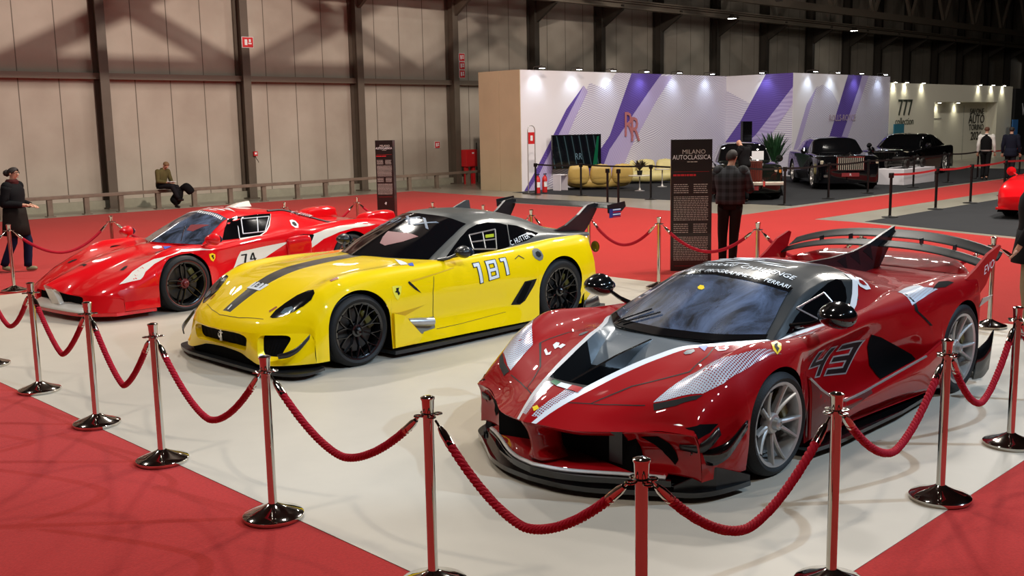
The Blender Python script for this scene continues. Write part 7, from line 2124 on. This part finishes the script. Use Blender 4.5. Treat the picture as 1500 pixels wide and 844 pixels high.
# black two-tone coupe
c, L_, xf = saloon('black and copper two-tone coupe with sweeping roof beside the cream stand', (13.9, 37.9, .004), R_(-129), 3.2, .95, 1.3, 1.0, 1.02, 1.05, 1.55, -.55, -1.45, -2.6, -4.1, M_blackcar, M_blackcar, .41, 'tall')
mb = MB(); mb.box((.94, 0, .78), (.08, 1.0, .30), bev=.02); mb.build('grille_shell', M_chrome, c, smooth=False)
for k in range(15):
    mb = MB(); mb.box((.984, (k - 7) * .062, .78), (.012, .03, .24)); mb.build('grille_vane', M_void, c, smooth=False)
for s in (1, -1):
    mb = MB(); mb.box((.76, s * .72, .92), (.10, .32, .05), bev=.01); mb.build('headlamp', M_lampw, c, smooth=False)
    mb = MB(); mb.box((.74, s * .74, .62), (.06, .16, .12), bev=.01); mb.build('lower_lamp', M_lampw, c, smooth=False)
    mb = MB(); mb.box((-1.6, s * 1.0, .42), (2.0, .02, .36), bev=.005); mb.build('copper_side_panel', M_copper, c, smooth=False)
mb = MB(); mb.lathe([(0, 0), (.03, 0), (.012, .05), (.03, .09), (.0, .12)], 10, Matrix.Translation((.90, 0, .99))); mb.build('mascot', M_chrome, c)
# red sports car at the right edge
c, L_, xf = saloon('bright red sports car with dark headlamps at the right edge, on the charcoal floor', (11.42, 21.85, .004), R_(-130), 2.55, .95, 1.05, .90, .80, .86, 1.27, -.55, -1.25, -1.9, -2.9, M_bred, M_bred, .32, 'low', .92)
for s in (1, -1):
    mb = MB(); 
    hb = [(.50, s * .50), (.70, s * .52), (.66, s * .80), (.38, s * .83), (.30, s * .70)]
    vs = []
    for (x, y) in hb:
        p = L_.raw(x + .12, 2.0 * abs(y) / (.90 * .85)); vs.append((x, y, p.z + .012))
    k = len(vs)
    obj('headlamp', vs, [tuple(range(k))], M_gloss, c, False)
    lamp_disc('fog_lamp', .76, s * .62, .40, .06, M_lampw, c)
    mb = MB(); mb.box((.86, s * .26, .30), (.04, .42, .12), bev=.02); mb.build('lower_intake', M_void, c, smooth=False)
mb = MB(); mb.box((.80, 0, .22), (.20, 1.66, .05), bev=.01); mb.build('front_lip', M_bred, c, smooth=False)
# white plinth with an engine model
t = hthing('display_plinth', 'low white plinth carrying a dark mechanical model in front of the coupe', 'plinth', 15.4, -12.3, .004)
mb = MB(); mb.box((0, 0, .25), (2.3, 1.0, .50), bev=.008); mb.build('plinth_body', M_panel, t, smooth=False)
t2 = hthing('chassis_model', 'dark metallic chassis model with wheels standing on the white plinth', 'model', 15.4, -12.3, .504)
mb = MB(); mb.box((0, 0, .12), (1.5, .5, .06), bev=.01); mb.box((-.3, 0, .25), (.5, .4, .22), bev=.03); mb.tube([(-.7, -.2, .18), (.7, -.2, .18)], .04, 8); mb.tube([(-.7, .2, .18), (.7, .2, .18)], .04, 8); mb.tube([(.1, 0, .3), (.7, 0, .22)], .06, 8); mb.build('frame', M_disc, t2)
for x in (-.6, .6):
    for y in (-.32, .32):
        mb = MB(); mb.lathe([(0, -.05), (.13, -.05), (.15, -.03), (.15, .03), (.13, .05), (0, .05)], 20, Matrix.Translation((x, y, .152)) @ Matrix.Rotation(pi / 2, 4, 'X')); mb.build('model_wheel', M_disc, t2)
# dark vehicles at the far right, behind the walking men
c, L_, xf = saloon('dark open-topped car far behind the walking men, in front of the cream stand', (23.2, 41.2, .004), R_(-130), 2.5, .8, .9, .85, .85, .9, 1.12, -.6, -.95, -1.3, -1.9, M_copper, M_greencar, .33, 'low', .9)
t = hthing('info_board', 'small white notice board by the dark open car at the far right', 'notice', 31.5, -16.9, .004)
mb = MB(); mb.box((0, 0, 1.25), (.5, .03, .4)); mb.build('board', M_whitesticker, t, smooth=False)
mb = MB(); mb.tube([(0, 0, 0), (0, 0, 1.1)], .02, 8); mb.lathe([(0, 0), (.2, 0), (.2, .015), (0, .02)], 16); mb.build('board_stand', M_postb, t)
# ------------------------------------------------------------------ people
M_skin = mat('skin_tone', rgb(196, 148, 122), .55)
def cloth(name, c, r=.85, noise=.1): return mat(name, c, r, spec=.15, noise=noise, nscale=9)
def skin_mesh(name, pts, edges, m, parent, root=0, sub=2, smooth=True):
    """pts: list of (pos, rx, ry)"""
    me = bpy.data.meshes.new(name)
    bm = bmesh.new(); lay = bm.verts.layers.skin.verify()
    vs = []
    for i, (p, rx, ry) in enumerate(pts):
        v = bm.verts.new(p); v[lay].radius = (rx, ry); v[lay].use_root = (i == root); vs.append(v)
    for a, b_ in edges: bm.edges.new((vs[a], vs[b_]))
    bm.to_mesh(me); bm.free()
    me.materials.append(m)
    o = bpy.data.objects.new(name, me); COL.objects.link(o); o.parent = parent
    md = o.modifiers.new('skin', 'SKIN'); md.use_smooth_shade = smooth; md.branch_smoothing = .4
    s = o.modifiers.new('sub', 'SUBSURF'); s.levels = sub; s.render_levels = sub
    return o
def person(label, loc, rz, J, top, trousers, shoes, hair, hairm, coat=None, scarf=None, skin=None, sleeve=True, grp=None, bulk=1.0):
    """J: joint positions in the local frame, facing +x, left +y"""
    t = thing('person', label, 'person', loc, rz, grp)
    skin = skin or M_skin
    pts = []; edges = []; ix = {}
    def add(k, p, rx, ry=None):
        ix[k] = len(pts); pts.append((V(p), rx, ry if ry else rx)); return ix[k]
    def e(a, b_): edges.append((ix[a], ix[b_]))
    add('pelvis', J['pelvis'], .09, .10); add('waist', V(J['pelvis']).lerp(V(J['chest']), .5), .085, .09); add('chest', J['chest'], .09, .10); add('nb', V(J['neckbase']) + V((0, 0, -.02)), .042, .045)
    hd = V(J['head']); nb = V(J['neckbase']); up = (hd - nb).normalized(); f = V(J.get('face', (1, 0, 0))).normalized()
    add('neck', nb.lerp(hd, .45), .05); add('jaw', hd - up * .045 + f * .015, .06, .058); add('head', hd + up * .02, .082, .076); add('crown', hd + up * .085 - f * .01, .066, .062)
    add('nose', hd + f * .098 - up * .01, .012)
    for a, b_ in (('pelvis', 'waist'), ('waist', 'chest'), ('chest', 'nb'), ('nb', 'neck'), ('neck', 'jaw'), ('jaw', 'head'), ('head', 'crown'), ('head', 'nose')): e(a, b_)
    lr = f.cross(up).normalized()
    for s in 'lr':
        q = 1 if s == 'l' else -1
        add('sh' + s, V(J['shoulder_' + s]) + V((0, 0, -.02)), .036); add('el' + s, J['elbow_' + s], .042); add('wr' + s, J['wrist_' + s], .028)
        e('nb', 'sh' + s); e('sh' + s, 'el' + s); e('el' + s, 'wr' + s)
        w_ = V(J['wrist_' + s]); d = (w_ - V(J['elbow_' + s])).normalized()
        d = V(J.get('hand_' + s, d)).normalized()
        sd = d.cross(V((0, 0, 1))); sd = sd.normalized() if sd.length > .1 else V((0, 1, 0))
        add('pa' + s, w_ + d * .055, .032, .020); e('wr' + s, 'pa' + s)
        curl = V((0, 0, -1)) if abs(d.z) < .7 else V((1, 0, 0))
        for k, (o_, l) in enumerate(((-.027, .058), (-.009, .068), (.009, .064), (.026, .05))):
            a_ = add('f%d%s' % (k, s), w_ + d * .095 + sd * o_, .0105); b2 = add('g%d%s' % (k, s), w_ + d * (.095 + l * .7) + sd * o_ * 1.1 + curl * .018, .009)
            edges.append((ix['pa' + s], a_)); edges.append((a_, b2))
        a_ = add('t0' + s, w_ + d * .05 - sd * .038 * q, .011); b2 = add('t1' + s, w_ + d * .085 - sd * .055 * q + curl * .01, .009)
        edges.append((ix['pa' + s], a_)); edges.append((a_, b2))
        add('hi' + s, J['hip_' + s], .075); add('kn' + s, J['knee_' + s], .058); add('an' + s, J['ankle_' + s], .038)
        tv = V(J['toe_' + s]); add('he' + s, V(J['ankle_' + s]) + V((0, 0, -.045)), .035); add('to' + s, tv, .032, .025)
        e('pelvis', 'hi' + s); e('hi' + s, 'kn' + s); e('kn' + s, 'an' + s); e('an' + s, 'he' + s); e('he' + s, 'to' + s)
    skin_mesh('body', pts, edges, skin, t)
    # clothes
    b = bulk
    lat = (V(J['shoulder_l']) - V(J['shoulder_r'])).normalized()
    def ellips(mb, secs, n=20, cap=True):
        vs = []; fs = []
        for c, a_, w_ in secs:
            c = V(c)
            upv = V((0, 0, 1)); fr = lat.cross(upv).normalized() * -1
            for j in range(n):
                q = 2 * pi * j / n
                vs.append(c + fr * (a_ * cos(q)) + lat * (w_ * sin(q)))
        for i in range(len(secs) - 1):
            for j in range(n):
                k2 = (j + 1) % n; fs.append((i * n + j, i * n + k2, (i + 1) * n + k2, (i + 1) * n + j))
        if cap: fs.append(tuple(range(n))[::-1]); fs.append(tuple((len(secs) - 1) * n + j for j in range(n)))
        mb.add(vs, fs)
    def ball(mb, c, r, sc=(1, 1, 1)):
        mb.lathe([(r * sin(pi * i / 8) if 0 < i < 8 else 0, -r * cos(pi * i / 8)) for i in range(9)], 14, Matrix.Translation(c) @ Matrix.Diagonal((sc[0], sc[1], sc[2], 1)))
    def limb(mb, P, R, n=14):
        P = [V(p) for p in P]; Q = []; RR_ = []
        for i in range(len(P) - 1):
            for k2 in range(5):
                u = k2 / 5; Q.append(P[i].lerp(P[i + 1], u)); RR_.append(lerp(R[i], R[i + 1], u) * (1 + .025 * sin(k2 * 2.1 + i)))
        Q.append(P[-1]); RR_.append(R[-1]); mb.tube(Q, RR_, n)
        for p, r in zip(P[:-1], R[:-1]): ball(mb, p, r * .99)
    pv, ch, nk = V(J['pelvis']), V(J['chest']), V(J['neckbase'])
    shm = (V(J['shoulder_l']) + V(J['shoulder_r'])) / 2
    kb = 1 + (b - 1) * .8
    def torso(mb, g_=1.0, low=.0):
        ellips(mb, [(pv + V((0, 0, -.02 + low)), .128 * kb * g_, .168 * kb * g_), (pv + V((0, 0, .06)), .132 * kb * g_, .170 * kb * g_), (pv.lerp(ch, .5), .122 * kb * g_, .160 * kb * g_), (ch, .135 * kb * g_, .185 * kb * g_), (ch.lerp(shm, .65), .125 * kb * g_, .200 * kb * g_), (shm + V((0, 0, .035)), .095 * g_, .165 * g_), (nk + V((0, 0, .015)), .074, .088), (nk + V((0, 0, .05)), .060, .064)])
    mb = MB(); torso(mb)
    for s in 'lr':
        w_ = V(J['wrist_' + s]); el = V(J['elbow_' + s])
        limb(mb, [J['shoulder_' + s], el, w_.lerp(el, .06)], [.073 * kb, .056 * kb, .040 * kb])
    mb.build('jacket' if coat else 'shirt', top, t, sharp=None)
    mb = MB(); ellips(mb, [(pv + V((0, 0, -.10)), .115, .155), (pv, .124, .162), (pv + V((0, 0, .06)), .122, .158)])
    for s in 'lr': limb(mb, [J['hip_' + s], J['knee_' + s], V(J['ankle_' + s]) + V((0, 0, -.01))], [.098, .072, .058])
    mb.build('trousers', trousers, t, sharp=None)
    for s in 'lr':
        a = V(J['ankle_' + s]) + V((0, 0, -.045)); tv = V(J['toe_' + s]); dd = (tv - a).normalized()
        skin_mesh('shoe', [(a - dd * .03, .045, .04), (a.lerp(tv, .5), .048, .042), (tv + dd * .01, .042, .034)], [(0, 1), (1, 2)], shoes, t)
    if coat:
        c2 = V(J.get('coat_hem', pv + V((0, 0, -.22))))
        mb = MB(); ellips(mb, [(pv + V((0, 0, .10)), .134 * kb, .172 * kb), (pv, .142 * kb, .18 * kb), (pv.lerp(c2, .5), .158 * kb, .19 * kb), (c2, .17 * kb, .20 * kb)], cap=False)
        o = mb.build('coat_skirt', coat, t, sharp=None); md = o.modifiers.new('t', 'SOLIDIFY'); md.thickness = .01
    # hair
    if hair == 'bald':
        pass
    else:
        R3 = Matrix((f, -lr * 1, up)).transposed().to_4x4()
        mb = MB(); n = 16; k = 20; vs = []; fs = []
        for i in range(n + 1):
            th = pi * .72 * i / n
            for j in range(k):
                ph = 2 * pi * j / k
                fr = max(0, cos(ph))
                tt = th * (1 - .55 * fr)
                vs.append(V((sin(tt) * cos(ph) * .090 - .010, sin(tt) * sin(ph) * .080, cos(tt) * (.080 if hair != 'full' else .100))))
        for i in range(n):
            for j in range(k):
                q2 = (j + 1) % k; fs.append((i * k + j, i * k + q2, (i + 1) * k + q2, (i + 1) * k + j))
        mb.add(vs, fs, Matrix.Translation(hd + up * .035) @ R3)
        if hair == 'bun':
            mb.lathe([(.0, -.05), (.04, -.03), (.05, 0), (.04, .03), (.0, .05)], 12, Matrix.Translation(hd - f * .1 + up * .02))
        o = mb.build('hair', hairm, t, sharp=None); md = o.modifiers.new('t', 'SOLIDIFY'); md.thickness = .008; md.offset = 1
    for q in (1, -1):
        mb = MB(); mb.lathe([(0, -.009), (.009, 0), (0, .009)], 8, Matrix.Translation(hd + f * .083 + lr * (.03 * q) + up * .022)); mb.build('eye', M_black, t)
        mb = MB(); mb.lathe([(0, -.006), (.018, 0), (0, .006)], 10, Matrix.Translation(hd + lr * (.082 * q) + up * .005) @ Matrix.Rotation(pi / 2, 4, 'X')); mb.build('ear', skin, t)
    mb = MB(); mb.box((0, 0, 0), (.01, .045, .008)); o = mb.build('mouth', mat('lip', rgb(150, 80, 74), .5), t, smooth=False)
    R3 = Matrix((f, lr, up)).transposed().to_4x4(); o.matrix_local = Matrix.Translation(hd + f * .082 - up * .045) @ R3
    return t
def stand(h=1.75, **kw):
    k = h / 1.75
    J = dict(pelvis=(0, 0, .96), chest=(0, 0, 1.27), neckbase=(-.01, 0, 1.46), head=(.01, 0, 1.615),
             shoulder_l=(0, .18, 1.42), shoulder_r=(0, -.18, 1.42), elbow_l=(-.02, .235, 1.14), elbow_r=(-.02, -.235, 1.14), wrist_l=(.06, .25, .90), wrist_r=(.06, -.25, .90),
             hip_l=(0, .09, .91), hip_r=(0, -.09, .91), knee_l=(.02, .10, .50), knee_r=(.02, -.10, .50), ankle_l=(-.02, .10, .095), ankle_r=(-.02, -.10, .095), toe_l=(.13, .12, .04), toe_r=(.13, -.12, .04))
    J.update(kw)
    return {a: (tuple(c * k for c in b_) if a not in ('face', 'hand_l', 'hand_r') else b_) for a, b_ in J.items()}
C_black = cloth('black_cloth', rgb(16, 16, 18)); C_green = cloth('olive_pullover', rgb(92, 84, 52)); C_dkgrey = cloth('dark_trousers', rgb(30, 30, 34))
C_navy = cloth('navy_suit', rgb(24, 26, 40)); C_white = cloth('white_shirt', rgb(215, 212, 206)); C_khaki = cloth('khaki_trousers', rgb(128, 112, 88)); C_jean = cloth('dark_jeans', rgb(22, 28, 52))
C_brown = cloth('brown_coat', rgb(58, 46, 34)); H_dark = mat('dark_hair', rgb(34, 24, 20), .7); H_grey = mat('grey_brown_hair', rgb(120, 92, 60), .7); S_black = mat('black_shoes', rgb(12, 12, 12), .4); S_sneak = mat('olive_trainers', rgb(120, 116, 84), .6)
def plaid():
    m, nt, b = _new('dark_plaid_cloth')
    tc = nt.nodes.new('ShaderNodeTexCoord'); sep = nt.nodes.new('ShaderNodeSeparateXYZ'); nt.links.new(tc.outputs['Object'], sep.inputs[0])
    def op(o, a, b_=None):
        n = nt.nodes.new('ShaderNodeMath'); n.operation = o
        for i, q in enumerate((a, b_)):
            if q is None: continue
            if isinstance(q, (int, float)): n.inputs[i].default_value = q
            else: nt.links.new(q, n.inputs[i])
        return n.outputs[0]
    a = op('GREATER_THAN', op('FRACT', op('MULTIPLY', sep.outputs[1], 9)), .5); c = op('GREATER_THAN', op('FRACT', op('MULTIPLY', sep.outputs[2], 9)), .5)
    f = op('MULTIPLY', op('ADD', a, c), .5)
    mx = nt.nodes.new('ShaderNodeMixRGB'); nt.links.new(f, mx.inputs[0]); mx.inputs[1].default_value = rgb(18, 18, 20); mx.inputs[2].default_value = rgb(54, 56, 60)
    nt.links.new(mx.outputs[0], b.inputs['Base Color']); b.inputs['Roughness'].default_value = .9
    return m
# walking woman at the left edge
p = person('woman in a black coat with glasses walking at the left edge of the photo', (-7.78, 16.2, .003), -.05,
    stand(1.66, head=(.03, 0, 1.62), elbow_l=(-.06, .24, 1.16), wrist_l=(.20, .16, 1.10), elbow_r=(-.04, -.24, 1.15), wrist_r=(.24, -.14, 1.12), knee_l=(.14, .08, .50), ankle_l=(.10, .08, .095), toe_l=(.25, .09, .05), knee_r=(-.04, -.08, .50), ankle_r=(-.22, -.08, .13), toe_r=(-.08, -.09, .05), coat_hem=(0, 0, .62)),
    C_black, C_jean, S_sneak, 'bun', H_dark, coat=cloth('black_brown_coat', rgb(30, 26, 22)), bulk=1.2)
mb = MB()
for q in (1, -1): mb.tube([(.105 + .0, .032 * q + .022 * cos(a) , 1.56 + .018 * sin(a)) for a in [2 * pi * i / 12 for i in range(13)]], .0035, 6, cap=False)
mb.tube([(.105, .054, 1.56), (.02, .082, 1.565)], .003, 6); mb.tube([(.105, -.054, 1.56), (.02, -.082, 1.565)], .003, 6)
mb.build('glasses', M_black, p)
mb = MB(); mb.lathe([(.07, -.04), (.095, -.02), (.10, .02), (.075, .05)], 16, Matrix.Translation((0, 0, 1.41))); mb.build('scarf', cloth('dark_red_scarf', rgb(70, 28, 28)), p)
p2 = person('companion in dark trousers mostly outside the left edge beside the walking woman', (-8.25, 16.0, .003), .0,
    stand(1.72, knee_l=(.10, .08, .50), ankle_l=(.02, .08, .095), toe_l=(.17, .09, .04), knee_r=(.0, -.08, .50), ankle_r=(-.10, -.08, .10), toe_r=(.04, -.09, .04)), C_black, C_black, S_black, 'short', H_dark, coat=C_black, bulk=1.15)
# seated man
hs = H(-4.45, -.02)
p = person('seated man in an olive pullover looking down, sitting on the guard rail', (hs.x, hs.y, .003), HA - pi / 2 + .35,
    dict(pelvis=(.02, 0, .66), chest=(.06, 0, .90), neckbase=(.12, 0, 1.09), head=(.23, 0, 1.20), face=(.75, -.1, -.65), shoulder_l=(.10, .19, 1.04), shoulder_r=(.10, -.19, 1.04), elbow_l=(.14, .25, .78), elbow_r=(.14, -.25, .78), wrist_l=(.33, .10, .74), wrist_r=(.33, -.10, .74),
         hip_l=(.04, .10, .645), hip_r=(.04, -.10, .645), knee_l=(.48, .10, .60), knee_r=(.46, -.06, .64), ankle_l=(.40, .10, .11), ankle_r=(.52, .08, .30), toe_l=(.53, .12, .045), toe_r=(.66, .14, .25)),
    C_green, C_dkgrey, S_black, 'short', H_grey)
mb = MB(); mb.box((.40, 0, .755), (.13, .24, .012), bev=.003); mb.build('white_paper', M_whitesticker, p, smooth=False)
q = thing('black_jacket', 'black jacket and bag heaped between the seated man and the rail post', 'clothing', (hs.x + .35, hs.y - .05, .003), HA - pi / 2)
skin_mesh('draped_jacket', [(V((.05, .18, .62)), .10, .12), (V((.22, .30, .60)), .12, .14), (V((.30, .42, .40)), .10, .12), (V((.05, .1, .30)), .15, .16), (V((.0, -.05, .12)), .16, .18)], [(0, 1), (1, 2), (0, 3), (3, 4)], C_black, q)
# plaid-shirt man photographing
p = person('man in a dark plaid shirt photographing, right of the black totem', (3.27, 15.35, .003), 1.25,
    stand(1.74, head=(.04, -.01, 1.615), face=(1, -.55, -.05), elbow_r=(.10, -.27, 1.16), wrist_r=(.32, -.12, 1.30), elbow_l=(.08, .25, 1.15), wrist_l=(.33, .02, 1.28), knee_l=(.02, .11, .5), ankle_r=(-.06, -.05, .095), knee_r=(.02, -.06, .5), toe_r=(.09, -.06, .04)),
    plaid(), cloth('brown_black_trousers', rgb(30, 20, 18)), S_black, 'full', H_dark, bulk=1.35)
cm = MB(); cm.box((.42, -.06, 1.33), (.07, .13, .09), bev=.01); cm.tube([(.45, -.06, 1.33), (.53, -.06, 1.33)], .035, 14); cm.build('camera', M_black, p)
# bald photographer
hs = gw(1090, 297)
p = person('bald man in black leaning in front of the vintage car', (hs.x, hs.y, .004), HA + pi * .5,
    stand(1.76, chest=(.06, 0, 1.25), neckbase=(.10, 0, 1.42), head=(.17, 0, 1.56), face=(.9, 0, -.4), elbow_r=(.16, -.24, 1.16), wrist_r=(.38, -.1, 1.2), elbow_l=(.16, .24, 1.16), wrist_l=(.38, .1, 1.2)), C_black, C_black, S_black, 'bald', H_dark, bulk=1.15)
# two walking men
hs = gw(1442, 264)
p = person('man in a black waistcoat and white sleeves walking away along the red aisle', (hs.x, hs.y, .003), HA + .25,
    stand(1.80, knee_l=(.16, .08, .50), ankle_l=(.06, .08, .10), toe_l=(.21, .09, .05), knee_r=(-.06, -.08, .50), ankle_r=(-.24, -.08, .14), toe_r=(-.10, -.09, .05)), C_white, C_black, S_black, 'short', mat('reddish_hair', rgb(92, 54, 34), .7))
mb = MB()
for (z, a_, w_) in (): pass
_w = [(.985, .142, .182), (1.12, .136, .176), (1.27, .148, .200), (1.38, .136, .178), (1.45, .10, .12), (1.49, .078, .085)]
vs = []; n_ = 20
for z, a_, w_ in _w:
    for j in range(n_): vs.append((a_ * cos(2 * pi * j / n_), w_ * sin(2 * pi * j / n_), z * 1.80 / 1.75))
mb.add(vs, [(i * n_ + j, i * n_ + (j + 1) % n_, (i + 1) * n_ + (j + 1) % n_, (i + 1) * n_ + j) for i in range(len(_w) - 1) for j in range(n_)])
o = mb.build('waistcoat', C_black, p, sharp=None)
hs = gw(1478, 266)
p = person('dark-haired man in a navy suit walking away behind the red sports car', (hs.x, hs.y, .004), HA + .15,
    stand(1.79, knee_l=(.12, .08, .50), ankle_l=(.04, .08, .10), toe_l=(.19, .09, .05), knee_r=(-.04, -.08, .50), ankle_r=(-.16, -.08, .12), toe_r=(-.02, -.09, .05), coat_hem=(0, 0, .80)), C_navy, C_dkgrey, S_black, 'short', H_dark, coat=C_navy, bulk=1.1)
# visitor at the right edge
p = person('visitor in a black jacket and khaki trousers cut off by the right edge', (gw(1506, 494).x, gw(1506, 494).y, .003), 2.6,
    stand(1.76, elbow_l=(-.02, .27, 1.15), wrist_l=(.10, .27, .92)), C_black, C_khaki, mat('brown_shoes', rgb(60, 36, 26), .5), 'short', H_grey, coat=C_black, bulk=1.2)
# ------------------------------------------------------------------ light
w = bpy.data.worlds.new('hall_air'); SC.world = w; w.use_nodes = True
bg = w.node_tree.nodes['Background']
bg.inputs[0].default_value = (1.0, .95, .90, 1); bg.inputs[1].default_value = .05
WARM = (1, .94, .86); COOL = (.55, .76, 1)
def lamp(x, y, z, tx, ty, power, col, size=.55, sy=.3, spread=None):
    return area_light('ceiling_floodlight', (x, y, z), (tx, ty, 0), size, power, col, sy, R_(spread) if spread else None)
# floodlights over the display floor
lamp(-3.5, 18.0, 9.0, -1, 9, 480, WARM)
lamp(4.5, 16.0, 9.0, 1, 8, 480, WARM)
lamp(-9.0, 11.0, 9.0, -3, 10, 330, WARM)
lamp(-5.0, 3.0, 9.0, -1, 8, 210, WARM)
lamp(3.0, 0.0, 9.0, 0, 7, 210, WARM)
lamp(0.5, 9.5, 10.0, .5, 9, 150, (1, .96, .9))
# bluish spotlight from the right side
spot('stage_spotlight', (9.5, 6.0, 7.5), (1.2, 8.6, 0), 3000, 46, .3, COOL, .08)
spot('stage_spotlight', (5.0, 1.5, 8.0), (-2.5, 10.2, 0), 2400, 36, .3, COOL, .08)
# hall lamps
for (s, n, e) in ((-10, -5, 130), (-2, -5, 130), (6, -6, 200), (14, -11, 300), (24, -14, 260), (36, -14, 180)):
    p = H(s, n, 6.8 if s < 0 else 10)
    lamp(p.x, p.y, p.z, p.x, p.y + .01, e, WARM, .9, .9)
p = H(-5, -15, 11.5); q = H(-5, 1.6, 5)
area_light('ceiling_floodlight', p, q, .3, 2300, (1, .84, .74), .4)
p = H(8, -15, 11.5); q = H(8, 1.6, 5)
area_light('ceiling_floodlight', p, q, .5, 500, (1, .9, .8), .5)
for (s, n, e) in ((4, -22, 1100), (9, -19, 800), (0, -17, 600)):
    p = H(s, n, 9.5); lamp(p.x, p.y, p.z, p.x, p.y + .01, e, WARM, .9, .9)
SC.view_settings.exposure = -0.1
